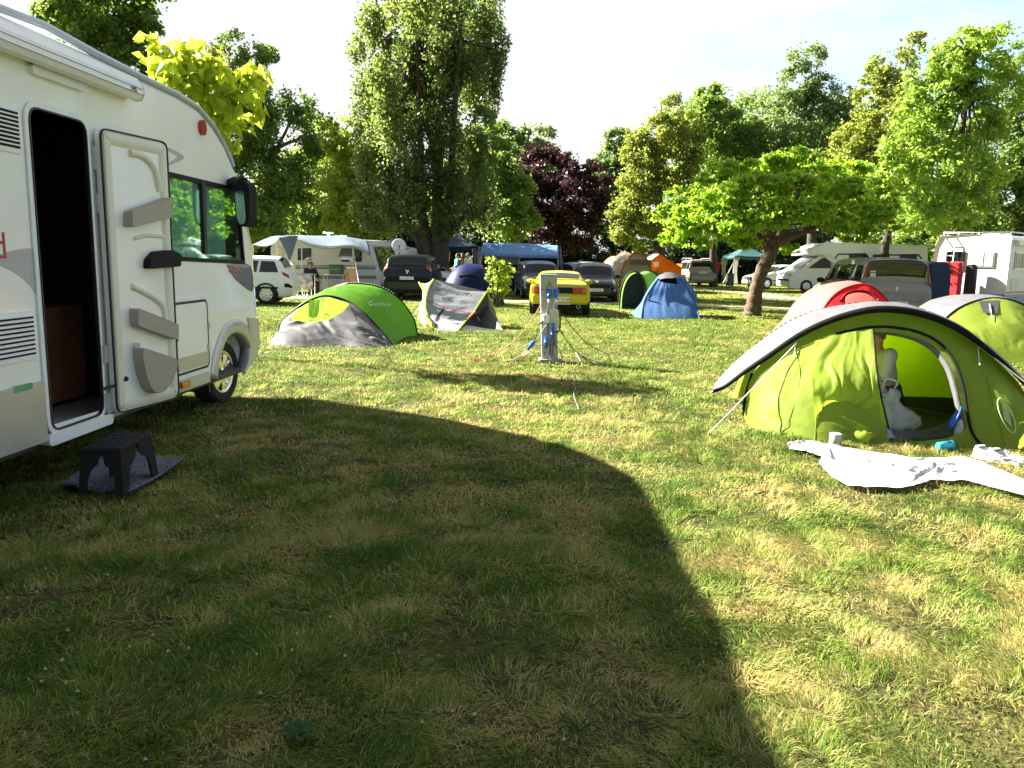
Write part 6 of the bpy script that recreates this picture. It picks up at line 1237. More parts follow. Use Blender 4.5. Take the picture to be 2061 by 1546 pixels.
t = thing('tunnel_tent', 'dark and light green tunnel tent behind the sky blue dome', 'tent', (*P(1300, 590, 27)[:2], 0)); F_lg = fabric('tunnel_light_green', (.24, .44, .10), (.3, .55, .1), .4); F_dg = fabric('tunnel_dark_green', (.03, .07, .035), None, .15)
cs = tunnel(t, [(1249, 1304, 547, 26.0), (1268, 1338, 545, 27.0), (1290, 1356, 551, 28.6)], [F_lg, F_lg], edges=F_dg); mb = MB(); mb.grid([cs[0] * np.array([1, 1, k]) + np.array([0, .25, 0]) for k in np.linspace(0, 1, 8)]); mb.build('shaded_opening', fabric('opening_shade', (.015, .02, .035), None, .05), t); mb = MB(); mb.grid([cs[2] * np.array([1, 1, k]) + np.array([0, .5 * (1 - k), 0]) for k in np.linspace(0, 1, 8)]); mb.build('rear_wall', F_lg, t)  # dark sheet across the first hoop stands in for its shadowy opening
t = thing('wedge_tent', 'small red wedge tent showing right behind the sky blue dome', 'tent', (*P(1385, 595, 27)[:2], 0)); mb = MB(); q = [np.array([*P(1345, 590, 27)[:2], 0]), np.array([*P(1404, 590, 26.5)[:2], 0]), np.array([*P(1400, 590, 29)[:2], 0]), np.array([*P(1350, 590, 29)[:2], 0]), P(1366, 552, 27.3), P(1378, 553, 28.4)]
mb.add(q, [(0, 1, 4), (1, 2, 5, 4), (2, 3, 5), (3, 0, 4, 5)]); mb.build('fly_sheet', F_red, t)
# --- white coach-built motorhome at the far right
wm_ = mat('motorhome_white', (.74, .75, .76), rough=.3, var=.02, coat=.3); t = thing('motorhome', 'white overcab motorhome with silver windscreen cover beyond the taupe people carrier', 'motorhome', (*P(1730, 570, 44)[:2], 0)); shf = (-.15, 2.2, 0)
prismY('living_body', [(1676, 575), (1676, 530), (1655, 514), (1629, 513), (1630, 505), (1645, 496), (1668, 490), (1862, 494), (1866, 498), (1866, 578)], 44, shf, wm_, t, .06)
prismY('cab', [(1590, 578), (1590, 562), (1594, 549), (1612, 541), (1652, 512), (1678, 512), (1678, 578)], 44.15, (-.1, 1.9, 0), wm_, t, .06)
mb = MB(); a, b = P(1612.5, 540, 44.15), P(1650, 512.5, 44.15); s_ = np.array([-.1, 1.9, 0]); o_ = np.array([-.02, 0, .03]); mb.grid([[a + o_ + s_ * k, b + o_ + s_ * k] for k in np.linspace(.06, .94, 12)]); mb.build('windscreen_cover', mat('silver_cover', (.70, .70, .75), rough=.3, metal=.3, bump=.3, bscale=8), t, solid=.01)
prismY('side_window', [(1626, 540), (1654, 520), (1672, 520), (1672, 540)], 44.12, (0, .02, 0), carglass, t)
for x0_, x1_ in ((1709, 1746), (1757, 1786), (1811, 1846)): prismY('window', [(x0_, 512), (x1_, 513), (x1_, 526), (x0_, 525)], 43.97, (0, .03, 0), carglass, t)
for px in (1622, 1806): wheel(t, np.array([*P(px, 575, 44.2)[:2], .33]), (-.0, -1, 0), .33, .2, 6, alu)
mb = MB(); a = P(1590, 562, 44.2); mb.grid([[a + np.array([-.03, 0, .0]) + s_ * k, a + np.array([-.03, 0, -.10]) + s_ * k] for k in np.linspace(.1, .9, 8)]); mb.build('grille', black_pl, t, solid=.02)
for k in (.14, .82): p_ = P(1594, 550, 44.15) + s_ * k + np.array([-.06, 0, -.05]); MB().ball(p_, (.08, .16, .11), 12, 8).build('headlamp', lampglass, t)
dd = P(1712, 484, 45.5); mb = MB(); mb.lathe([(.0, -.02), (.3, .03), (.45, .10), (.44, .11), (.3, .045), (0, .0)], dd, (-.5, -.5, .7), 24); mb.tube([dd, dd - np.array([0, 0, .35])], .03, 6); mb.build('roof_dish', dm, t)
# --- camper with a ladder at the right edge
cw = mat('camper_white', (.74, .73, .70), rough=.35, var=.04); N_, F_ = P(2028, 560, 25), None; N_ = np.array([N_[0], N_[1], 0]); bd = np.array([-1.52, 1.75, 0]); bd /= np.linalg.norm(bd); sd_ = np.array([bd[1], -bd[0], 0]) * 1.0; sd_ = np.array([1.75, 1.52, 0]) / np.linalg.norm([1.75, 1.52])
t = thing('camper_van', 'white camper with roof rack and rear ladder at the right edge of the camp', 'camper', N_); BW = 2.2; zr, zb = P(2028, 473, 25)[2], .62
Bp = lambda u, z, n=0.0: N_ + bd * u + np.array([0, 0, z]) - sd_ * n
Sp = lambda u, z, n=0.0: N_ + sd_ * u + np.array([0, 0, z]) + np.array([sd_[1], -sd_[0], 0]) * n
mb = MB(); prof_ = [(0, zb), (BW, zb), (BW + .02, zr - .35), (BW - .12, zr - .02), (.12, zr), (0, zr - .12)]
mb.prism(prof_, lambda u, z: Bp(u, z), lambda u, z: Bp(u, z) + sd_ * 5.4); mb.build('body', cw, t, bevel=.05)
def bq(name, f, u0, u1, z0, z1, n, m, par=t, th_=.02): mb = MB(); vs = [f(u, z, k) for k in (n, n - th_) for u, z in ((u0, z0), (u1, z0), (u1, z1), (u0, z1))]; mb.add(vs, [(0, 1, 2, 3), (7, 6, 5, 4)] + [(i, 4 + i, 4 + (i+1) % 4, (i+1) % 4) for i in range(4)]); return mb.build(name, m, par)
zw0, zw1 = P(1990, 539, 25.6)[2], P(1990, 507, 25.6)[2]; blind = mat('blind_cream', (.50, .47, .38), rough=.6, var=.15, scale=3)
w1_ = bq('window', Bp, .42, 1.02, zw0, zw1, .03, alu); bq('pane', Bp, .46, .70, zw0 + .04, zw1 - .04, .04, blind, w1_); bq('pane', Bp, .74, .98, zw0 + .04, zw1 - .04, .04, blind, w1_)
w2_ = bq('window', Bp, 1.28, 1.86, zw0 - .12, zw1, .03, black_rub); bq('pane', Bp, 1.32, 1.82, zw0 - .08, zw1 - .04, .04, carglass, w2_)
w3_ = bq('side_window', Sp, .45, 1.6, zw0 - .05, zw1 + .02, .03, alu); bq('pane', Sp, .5, 1.0, zw0, zw1 - .03, .04, blind, w3_); bq('pane', Sp, 1.05, 1.55, zw0, zw1 - .03, .04, blind, w3_)
bq('skirt', Bp, -.01, BW, .35, zb + .10, .015, mat('skirt_blue_grey', (.25, .31, .40), rough=.5)); bq('skirt', Sp, -.01, 5.3, .35, zb + .1, .015, mat('skirt_grey', (.33, .37, .42), rough=.5)); bq('stripe', Sp, 0, 5.3, zb + .14, zb + .19, .012, mat('stripe_orange', (.5, .2, .08), rough=.5))
bq('tail_lamp', Bp, .22, .50, zb - .08, zb + .02, .04, red_lens); bq('number_plate', Bp, 1.0, 1.45, zb - .1, zb + .02, .035, plate_w); bq('service_hatch', Sp, .35, 1.05, zb + .25, zb + .6, .02, mat('hatch_white', (.66, .65, .6), rough=.4)); bq('awning_box', Sp, .25, 4, zr - .3, zr - .14, .14, white_trim, th_=.14)
mb = MB()
for u in (1.60, 1.92): mb.tube([Bp(u, .9, .10), Bp(u, zr - .25, .10), Bp(u - .02, zr + .08, -.1)], .016, 6)
for z in np.linspace(1.0, zr - .2, 7): mb.tube([Bp(1.60, z, .10), Bp(1.92, z, .10)], .013, 6)
mb.build('ladder', alu, t); mb = MB()
rz = zr + .10; rect = [Bp(.1, rz, -.1), Bp(BW - .15, rz, -.1), Bp(BW - .15, rz, -.1) + sd_ * 4.5, Bp(.1, rz, -.1) + sd_ * 4.5]; mb.tube(rect, .02, 6, closed=True)
for u in (.1, 1.0, BW - .15):
    for k in (0.05, 2.2, 4.4): p_ = Bp(u, rz, -.1) + sd_ * k; mb.tube([p_, p_ - np.array([0, 0, .14])], .016, 5)
mb.build('roof_rack', white_trim, t); bq('roof_hatch', lambda u, z, n: Bp(u, z) + sd_ * (1.2 - n), .7, 1.3, zr - .02, zr + .09, 0, white_trim, th_=.6)
for u in (.9, 4.2): wheel(t, Sp(u, .34, -.13), np.array([sd_[1], -sd_[0], 0]), .34, .22, 6, alu)
rdp = mat('red_moulded_plastic', (.62, .035, .045), rough=.4, var=.06); t = thing('ramp_panel', 'tall red moulded plastic panel upright against the camper ladder', 'panel', Bp(1.7, 0, .45)); R0 = lambda u, z, n=0.0: Bp(u, z, .5 + n)
zt_, zb_ = P(1934, 527, 25.6)[2], .35; mb = MB()
def rbx(mb_, u0, u1, z0, z1, n0, n1): vs = [R0(u, z, n) for u in (u0, u1) for z in (z0, z1) for n in (n0, n1)]; mb_.add(vs, [(0, 1, 3, 2), (4, 6, 7, 5), (0, 4, 5, 1), (2, 3, 7, 6), (0, 2, 6, 4), (1, 5, 7, 3)])
rbx(mb, 1.20, 1.76, zb_, zt_, 0, .10); rbx(mb, 1.16, 1.24, zb_, zt_, -.12, .06); rbx(mb, 1.72, 1.80, zb_, zt_, -.12, .06)
hh_ = zt_ - zb_; mb.build('panel', rdp, t, bevel=.03); dkr = mat('red_slot_shade', (.20, .01, .015), rough=.6)  # darker red paints the slot shade onto the flat panel
for f0, f1 in ((.10, .30), (.64, .84)): mb = MB(); rbx(mb, 1.40, 1.56, zb_ + hh_ * f0, zb_ + hh_ * f1, .095, .104); mb.build('slot', dkr, t)
mb = MB(); rbx(mb, 1.44, 1.54, zb_ + hh_ * .46, zb_ + hh_ * .53, .1, .106); mb.build('label_plate', white_trim, t)
for f0 in (.12, .18, .66, .72): mb = MB(); rbx(mb, 1.14, 1.21, zb_ + hh_ * f0, zb_ + hh_ * (f0 + .035), -.1, .09); mb.build('rib', rdp, t)
t = thing('storage_bag', 'upright black bag strapped right of the red plastic panel', 'bag', Bp(1.2, 0, .35)); mb = MB(); A2 = [[Bp(.95 + .18 * math.cos(a) * k, z, .30 + .16 * math.sin(a) * k) for a in np.linspace(0, 2*pi, 20, endpoint=False)] for z, k in ((.4, .8), (.5, 1), (1.2, .96), (zt_ - .15, .92), (zt_ - .08, .6))]; mb.grid(A2, close_v=True); mb.f.append(tuple(len(mb.v) - 20 + i for i in range(20))); mb.sm.append(False); mb.build('bag_body', mat('black_canvas', (.018, .02, .018), rough=.8), t); MB().tube([Bp(1.02, zt_ - .4, .47), Bp(1.02, .6, .48)], .012, 5).build('strap', F_dark, t)
# --- dark blue covered trailer between people carrier and camper
t = thing('covered_trailer', 'dark blue covered trailer between the taupe people carrier and the camper', 'trailer', (*P(1905, 600, 24)[:2], 0)); a, b = P(1870, 560, 23.6), P(1914, 560, 23.6); h_ = P(1895, 527, 23.6)[2]; hw = (b[0] - a[0]) / 2; xm = (a[0] + b[0]) / 2
mb = MB(); A2 = [[(xm - hw * np.sign(math.cos(s)) * abs(math.cos(s)) ** .45 + .12 * k, 23.6 + 1.9 * k, .5 + (h_ - .5) * abs(math.sin(s)) ** .5) for s in np.linspace(0, pi, 24)] for k in np.linspace(0, 1, 6)]; mb.grid(A2); mb.f.append(tuple(range(24))); mb.sm.append(False); mb.f.append(tuple(len(mb.v) - 24 + i for i in range(24))); mb.sm.append(False)
mb.build('cover', fabric('cover_blue', (.035, .055, .11), None, .05, rough=.35), t); MB().box((xm + .06, 24.5, .45), (hw * 2 - .1, 1.9, .14), bev=.02).build('chassis', black_pl, t)
for sx in (-1, 1): wheel(t, (xm + .06 + sx * (hw + .02), 24.5, .28), (sx, 0, 0), .28, .14, 5, alu)
# --- white estate half hidden behind the navy dome
t, g = car_thing('hatchback_car', 'white car half hidden behind the navy dome tent, under the dark blue gazebo', (893, 560), 35, 0); c = Car(t, g + np.array([-1.2, 1.5, 0]), -.20, hatch(4.1, 1.7, 1.45, .92, .9)); dress(c, paint('paint_white', (.8, .81, .84))); c.wheels((-1.25, 1.3), .31, alu)
# ------------------------------------------------------------------ people
skin_m = mat('skin', (.50, .28, .19), rough=.5, var=.06, scale=12); skin_t = mat('skin_tan', (.36, .19, .12), rough=.5, var=.06, scale=12)
def skin_mesh(name, nodes, edges, m, parent, X, vox=.0095):
    mb = MB(); xa = X((1, 0, 0)) - X((0, 0, 0)); sc_ = np.linalg.norm(xa); xa = xa / sc_; pr = lambda r: (r, r) if np.isscalar(r) else r
    for a, b in edges:
        p, q = X(nodes[a][:3]), X(nodes[b][:3]); ra, rb = pr(nodes[a][3]), pr(nodes[b][3]); t = q - p; t = t / (np.linalg.norm(t) + 1e-9)
        ax = xa - t * np.dot(xa, t)
        if np.linalg.norm(ax) < .25: ax = np.cross(t, (0, 0, 1.0))
        ax /= np.linalg.norm(ax); ay = np.cross(t, ax); A = []
        for k in np.linspace(0, 1, 5):
            c = lerp(p, q, k); rx, ry = lerp(ra[0], rb[0], k) * sc_, lerp(ra[1], rb[1], k) * sc_; A.append([c + ax * rx * math.cos(s) + ay * ry * math.sin(s) for s in np.linspace(0, 2*pi, 14, endpoint=False)])
        k0 = len(mb.v); mb.grid(A, close_v=True); mb.f.append(tuple(k0 + i for i in range(13, -1, -1))); mb.sm.append(True); mb.f.append(tuple(k0 + 56 + i for i in range(14))); mb.sm.append(True)
    for k in {x for e in edges for x in e}: r = pr(nodes[k][3]); r = min(r) * sc_; mb.ball(X(nodes[k][:3]), r * .99, 12, 9)
    o = mb.build(name, m, parent); md = o.modifiers.new('one_surface', 'REMESH'); md.mode = 'VOXEL'; md.voxel_size = vox; md.use_smooth_shade = True
    s_ = o.modifiers.new('smooth', 'SMOOTH'); s_.factor = .5; s_.iterations = 3; return o
EDG = [('pel', 'wst'), ('wst', 'che'), ('che', 'nck'), ('nck', 'hed'), ('hed', 'crn'), ('hed', 'nos'), ('hed', 'erL'), ('hed', 'erR')] + [(a + s, b + s) for s in 'LR' for a, b in (('sh', 'el'), ('el', 'wr'), ('wr', 'pa'), ('hp', 'kn'), ('kn', 'an'), ('an', 'to'))] + [('che', 'shL'), ('che', 'shR'), ('pel', 'hpL'), ('pel', 'hpR')]
def person(label, loc, ang, J, skin, clothes, hair, sc=1.0, grp=None):
    """J: joint -> (x, y, z, r); looks along -y of its own frame. clothes: (name, material, {joint: r}, edges)"""
    t = thing('person', label, 'person', loc, grp); R_ = Rz(ang); X = lambda p: np.array(loc, float) + R_ @ (np.array(p, float) * sc); J = dict(J); ed = list(EDG)
    for s, sg in (('L', 1), ('R', -1)):
        w_, p_ = np.array(J['wr' + s][:3]), np.array(J['pa' + s][:3]); d = (p_ - w_) / (np.linalg.norm(p_ - w_) + 1e-6); sd = np.cross(d, (0, 1, .2)); sd /= np.linalg.norm(sd) + 1e-6
        for k, (o_, ln) in enumerate(((-.030, .060), (-.010, .075), (.010, .078), (.028, .066))): a = p_ + sd * o_ * sc + d * .03; b = a + d * ln * .55 + np.array([0, -.01, 0]); e = b + d * ln * .4 + np.array([0, -.02, 0]); J[f'f{s}{k}a'] = (*a, .010); J[f'f{s}{k}b'] = (*b, .009); J[f'f{s}{k}c'] = (*e, .008); ed += [('pa' + s, f'f{s}{k}a'), (f'f{s}{k}a', f'f{s}{k}b'), (f'f{s}{k}b', f'f{s}{k}c')]
        a = p_ - sd * .035 - d * .01; J['t' + s] = (*a, .011); J['t2' + s] = (*(a - sd * .015 + d * .035), .009); ed += [('pa' + s, 't' + s), ('t' + s, 't2' + s)]
    if 'hed' not in J: pass
    skin_mesh('body', J, ed, skin, t, X)
    for nm, m_, rad, es in clothes: skin_mesh(nm, {k: (*J[k][:3], r) for k, r in rad.items()}, es, m_, t, X)
    h = np.array(J['hed'][:3]); c_ = np.array(J['crn'][:3]); u_ = (c_ - h) / np.linalg.norm(c_ - h); n_ = np.array(J['nos'][:3]) - h; n_ = n_ - u_ * np.dot(n_, u_); n_ /= np.linalg.norm(n_); s_ = np.cross(u_, n_)
    mb = MB()
    for sg in (-1, 1): mb.ball(X(h + n_ * .082 + s_ * .032 * sg + u_ * .022), .011 * sc, 8, 6)
    mb.build('eyes', black_pl, t); mb = MB(); mb.tube([X(h + n_ * .086 + s_ * .025 - u_ * .045), X(h + n_ * .092 - u_ * .047), X(h + n_ * .086 - s_ * .025 - u_ * .045)], .005, 5); mb.build('mouth', mat('lips', (.35, .10, .09), rough=.5), t)
    hm, ln = hair; mb = MB(); A2 = []
    for a in np.linspace(.02, 1.75, 10):
        row = []
        for b in np.linspace(0, 2*pi, 20, endpoint=False):
            fr = math.cos(b); aa = a * (1.0 if fr < .35 else .62) * (1 + .12 * math.sin(b * 7)); dr = u_ * math.cos(aa) + (n_ * fr + s_ * math.sin(b)) * math.sin(aa); row.append(X(h + u_ * .045 + dr * (.102 if fr < .5 else .098) - (u_ * ln * max(0, a - 1.2) if fr < .2 else 0)))
        A2.append(row)
    mb.grid(A2, close_v=True); mb.build('hair', hm, t); return t
hair_b = mat('hair_brown', (.075, .04, .02), rough=.6, var=.3, scale=30, bump=.4, bscale=80); hair_d = mat('hair_dark', (.02, .015, .012), rough=.6, var=.3, scale=30)
hair_bl = mat('hair_dark_blonde', (.26, .16, .075), rough=.55, var=.3, scale=30, bump=.4, bscale=80)
def stand(aL=.0, aR=.0, step=.0):
    J = dict(pel=(0, 0, .95, .135), wst=(0, 0, 1.12, (.13, .10)), che=(0, 0, 1.30, (.155, .11)), nck=(0, .01, 1.47, .052), hed=(0, -.005, 1.585, (.078, .092)), crn=(0, 0, 1.67, .07), nos=(0, -.098, 1.575, .014), erL=(.082, .005, 1.58, .016), erR=(-.082, .005, 1.58, .016))
    for s, sg, a in (('L', 1, aL), ('R', -1, aR)):
        J['sh' + s] = (sg * .17, 0, 1.40, .062); J['el' + s] = (sg * (.23 + .05 * abs(a)), -.10 * a, 1.13, .045); J['wr' + s] = (sg * .22, -.04 - .28 * a, .90 + .16 * a, .029); J['pa' + s] = (sg * .215, -.07 - .36 * a, .83 + .18 * a, .032)
        J['hp' + s] = (sg * .09, 0, .88, .095); J['kn' + s] = (sg * .095, -.03 - sg * step * .5, .49, .062); J['an' + s] = (sg * .10, .03 - sg * step, .085, .042); J['to' + s] = (sg * .11, -.14 - sg * step, .03, .036)
    return J
top = lambda m_, extra=.018, arm=True: ('shirt', m_, dict([('wst', (.145, .125)), ('che', (.168, .128)), ('pel', .15), ('shL', .082), ('shR', .082)] + ([('elL', .064), ('elR', .064)] if arm else [])), [('wst', 'che'), ('pel', 'wst'), ('che', 'shL'), ('che', 'shR')] + ([('shL', 'elL'), ('shR', 'elR')] if arm else []))
leg_ = lambda m_, full=False: ('trousers' if full else 'shorts', m_, dict([('pel', .15), ('hpL', .115), ('hpR', .115), ('knL', .085), ('knR', .085)] + ([('anL', .06), ('anR', .06)] if full else [])), [('pel', 'hpL'), ('pel', 'hpR'), ('hpL', 'knL'), ('hpR', 'knR')] + ([('knL', 'anL'), ('knR', 'anR')] if full else []))
cl = lambda n, c_: mat('cloth_' + n, c_, rough=.85, var=.12, scale=14)
PGY = 43
for lab, px, ang, sk_, cts, hr, st_, sc in (('person in a turquoise shirt and shorts standing under the dark blue gazebo', 920, -1.2, skin_m, [top(cl('turquoise', (.10, .42, .48))), leg_(cl('turquoise', (.10, .42, .48)))], (hair_d, .02), stand(.8, .3, .12), 1.0),
    ('person with bare tanned shoulders and pale shorts beside the turquoise shirt', 930.5, -.5, skin_t, [leg_(cl('cream', (.62, .56, .50)))], (hair_b, .02), stand(.4, .9, .05), 1.02), ('person in an orange skirt in the middle of the group under the gazebo', 935.5, .4, skin_m, [top(cl('coral', (.55, .22, .14)), arm=False), leg_(cl('orange', (.62, .24, .12)))], (hair_b, .10), stand(.9, .2, .0), .95), ('person in a pale shirt at the right of the group under the gazebo', 942, .8, skin_m, [top(cl('white', (.66, .68, .64))), leg_(cl('grey', (.3, .3, .32)))], (hair_d, .02), stand(.2, .7, .1), 1.03)):
    g = P(px, 555, PGY); person(lab, (g[0], g[1], 0), ang, st_, sk_, cts, hr, sc)
# seated person by the awning tables
J = stand(.9, .8); dz = -.42
for k in list(J):
    if k[:2] in ('kn', 'an', 'to', 'hp', 'pe'): continue
    x, y, z, r = J[k]; J[k] = (x, y - .02, z + dz, r)
J['pel'] = (0, .03, .54, .14); J['wst'] = (0, .02, .70, (.13, .11))
for s, sg in (('L', 1), ('R', -1)): J['hp' + s] = (sg * .09, -.02, .50, .095); J['kn' + s] = (sg * .12, -.42, .50, .065); J['an' + s] = (sg * .12, -.40, .08, .042); J['to' + s] = (sg * .13, -.56, .03, .036)
g = P(625, 575, 30.3); person('person in a black top sitting between the two awning tables', (g[0], g[1], 0), .6, J, skin_t, [top(cl('black', (.015, .015, .017))), leg_(cl('dark', (.02, .022, .03)), True)], (hair_d, .03), 1.0)
t = thing('folding_stool', 'dark folding chair under the seated person below the awning', 'chair', (g[0], g[1], 0)); MB().box((g[0], g[1] + .05, .38), (.46, .44, .05), bev=.02).build('seat', F_dark, t); MB().box((g[0] - .13, g[1] + .28, .66), (.44, .04, .4), R=Rz(.6), bev=.015).build('backrest', F_dark, t)
for sx in (-.2, .2):
    for sy in (-.14, .24): MB().tube([(g[0] + sx, g[1] + sy, 0), (g[0] + sx * .9, g[1] + sy, .38)], .013, 6).build('leg', alu, t)
# person kneeling in the near tent, seen side on behind the flap, leaning over to the left
g = np.array([*P(1772, 845, 8.0)[:2], .03])
J = dict(pel=(0, .06, .34, (.14, .15)), wst=(0, .02, .50, (.12, .115)), che=(0, -.06, .68, (.145, .12)), nck=(0, -.12, .86, .05), hed=(0, -.155, .965, (.075, .092)), crn=(0, -.15, 1.045, .07), nos=(0, -.25, .95, .014), erL=(.078, -.14, .96, .016), erR=(-.078, -.14, .96, .016))
for s, sg in (('L', 1), ('R', -1)):
    J['sh' + s] = (sg * .16, -.08, .785, .062); J['el' + s] = (sg * .21, -.16, .54, .045); J['wr' + s] = (sg * .15, -.36, .46, .029); J['pa' + s] = (sg * .13, -.43, .43, .032); J['hp' + s] = (sg * .09, .06, .29, .10); J['kn' + s] = (sg * .10, -.28, .09, .068); J['an' + s] = (sg * .10, .14, .06, .045); J['to' + s] = (sg * .10, .27, .03, .036)
person('person in a white top kneeling inside the near green tent behind its flap', g, -1.35, J, skin_m, [('shirt', cl('white_top', (.52, .50, .56)), dict(wst=(.142, .13), che=(.168, .14), nck=.062, shL=.088, shR=.088, elL=.064, elR=.064), [('wst', 'che'), ('che', 'shL'), ('che', 'shR'), ('shL', 'elL'), ('shR', 'elR')]), ('trousers', cl('navy', (.02, .025, .06)), dict(pel=.165, hpL=.125, hpR=.125, knL=.085, knR=.085, anL=.058, anR=.058), [('pel', 'hpL'), ('pel', 'hpR'), ('hpL', 'knL'), ('hpR', 'knR'), ('knL', 'anL'), ('knR', 'anR')])], (hair_bl, .03), .86)
# ------------------------------------------------------------------ power post with its cables
pb = G(1107, 728); lean = -.045; PL = lambda x, y, z: np.array([pb[0] + x + lean * z, pb[1] + y, z])
steel = mat('post_steel', (.40, .41, .41), rough=.5, metal=.3, var=.08, scale=4); beige_p = mat('post_head', (.40, .39, .33), rough=.5, var=.05, scale=4)
t = thing('power_post', 'grey camping power post with blue sockets and trailing cables in mid lawn', 'power post', pb)
s_ = 12.39 / FPX; HW = 17 * s_; zT_ = P(1115, 555, pb[1])[2]; zM = P(1110, 627, pb[1])[2]
def pbox(name, x0, x1, z0, z1, y0, y1, m, par=t, bev=.004):
    mb = MB(); mb.box(((x0 + x1) / 2, (y0 + y1) / 2, (z0 + z1) / 2), (x1 - x0, y1 - y0, z1 - z0), bev=bev); mb.v = [tuple(PL(*p)) for p in mb.v]; return mb.build(name, m, par)
pbox('shaft', -HW * .98, HW * .92, 0.0, zM, -.07, .09, steel); hd = pbox('head', -HW, HW, zM + .004, zT_, -.09, .11, beige_p, bev=.01)
zs = [P(1110, y, pb[1])[2] for y in (583, 621)]; pbox('panel_line', -HW * .97, HW * .97, zs[0], zs[0] + .006, -.0915, -.088, black_pl, hd, 0); pbox('top_lid', -HW * 1.02, HW * 1.02, zT_, zT_ + .02, -.10, .12, beige_p, hd)
z_ = P(1112, 573, pb[1])[2]; tri = [(-.055, -.035), (.055, -.035), (0, .06)]; mb = MB(); mb.prism([(a + .01, b + z_) for a, b in tri], lambda a, b: PL(a, -.0945, b), lambda a, b: PL(a, -.091, b)); sg = mb.build('warning_sign', mat('sign_dark_green', (.06, .09, .05), rough=.5), t)
mb = MB(); mb.prism([(a * .78 + .01, b * .78 + z_ + .002) for a, b in tri], lambda a, b: PL(a, -.0955, b), lambda a, b: PL(a, -.0948, b)); mb.build('sign_face', mat('sign_khaki', (.40, .42, .24), rough=.5), sg)
mb = MB(); mb.prism([(.018, z_ + .035), (.000, z_ + .004), (.010, z_ + .004), (.004, z_ - .024), (.026, z_ + .012), (.014, z_ + .012)], lambda a, b: PL(a, -.0962, b), lambda a, b: PL(a, -.0956, b)); mb.build('flash_symbol', black_pl, sg)
bl = mat('socket_blue', (.02, .16, .52), rough=.4, var=.06); wp = white_trim
def plugat(px, py, Y, d, ln=.13, m=bl, r=.026, white=False, par=t, name='plug'):
    c = P(px, py, Y); d = np.array(d, float); d /= np.linalg.norm(d); mb = MB(); mb.lathe([(.0, 0), (r * .8, .0), (r, .012), (r, ln * .42), (r * 1.15, ln * .44), (r * 1.15, ln * .58), (r * .8, ln * .62), (r * .7, ln), (.006, ln * 1.02)], c, d, 14); o = mb.build(name, m, par)
    if white: MB().lathe([(r * .82, ln * .98), (r * .70, ln * 1.35), (.008, ln * 1.38)], c, d, 12).build('plug_collar', wp, o)
    return c
for px in (1105, 1119.5):
    zc_ = P(px, 588, pb[1] - .09)[2]; x_ = P(px, 588, pb[1] - .09)[0] - pb[0] - lean * zc_; pbox('socket', x_ - .042, x_ + .042, zc_ - .045, zc_ + .05, -.115, -.088, bl, hd, .01)
    plugat(px, 587, pb[1] - .11, (0, -.5, -.85), .14, white=True)
# cover flap and adaptor box
q = [(1106, 622), (1118, 619), (1125, 626), (1125, 660), (1120, 667), (1106, 667)]; cp = [P(*p, pb[1] - .09) for p in q]; mb = MB(); n = len(cp); mb.add([p + np.array([0, -.05, 0]) for p in cp] + cp, [tuple(range(n))] + [(i, n + i, n + (i+1) % n, (i+1) % n) for i in range(n)]); cf = mb.build('cover_flap', mat('flap_cream', (.56, .55, .42), rough=.4), t, bevel=.02)
MB().tube(cr([p + np.array([.012, -.03, 0]) for p in cp[1:]], 30), .014, 6).build('rubber_edge', black_rub, cf)
mb = MB(); mb.box(P(1099, 642, pb[1] - .13), (.11, .07, .13), bev=.015); mb.build('adaptor_box', wp, t); plugat(1097, 645, pb[1] - .14, (-.6, -.1, -.35), .10, black_rub, .018)
def cable(name, lab, pts, m, r=.007, grp='cables trailing from the power post'):
    c = cr([np.array(p, float) for p in pts], 60); c[:, 2] = np.maximum(c[:, 2], r * .9); tag(MB().tube(list(c), r, 6).build(name, m), lab, 'cable', grp)
ora = mat('cable_orange', (.52, .15, .05), rough=.6); blk = mat('cable_black', (.016, .018, .017), rough=.55); gry = mat('cable_grey', (.38, .40, .38), rough=.6); drk = mat('cable_dark_green', (.03, .045, .03), rough=.6); redc = mat('cable_red', (.42, .07, .03), rough=.6)
Yc = pb[1] - .12; cp_ = lambda px, py, dy=0: P(px, py, Yc + dy); gp = lambda px, py: G(px, py, .035)
cable('cable', 'long orange cable sagging from the post head down to the left', [cp_(1095, 602, .05), cp_(1078, 632), cp_(1055, 665), cp_(1030, 690, .1), gp(1000, 710), gp(975, 719), gp(955, 724)], ora)
cable('cable', 'white lead hanging from the right blue socket', [cp_(1119, 592), cp_(1116, 605), cp_(1113, 620), cp_(1108, 634)], wp, .008); cable('cable', 'white lead hanging from the left blue socket', [cp_(1104, 592), cp_(1103, 605), cp_(1101, 620), cp_(1099, 636)], wp, .008)
cable('cable', 'black lead from the white adaptor box to the hanging blue and white plug', [cp_(1094, 646), cp_(1085, 652), cp_(1080, 672), cp_(1075, 690)], blk); cable('cable', 'grey lead crossing the post front to the hanging blue and white plug', [cp_(1104, 648), cp_(1094, 662), cp_(1083, 680), cp_(1076, 690)], gry)
d1 = plugat(1076, 687, Yc, (-.62, -.05, -.75), .17, bl, .032, par=t); d2 = plugat(1113, 650, Yc - .03, (.02, -.05, -1), .16, bl, .032, par=t); d3 = plugat(1101, 679, Yc - .02, (-.1, -.05, -1), .17, bl, .032, par=t); plugat(1112, 665, Yc - .03, (.04, 0, -1), .12, bl, .026, par=t)
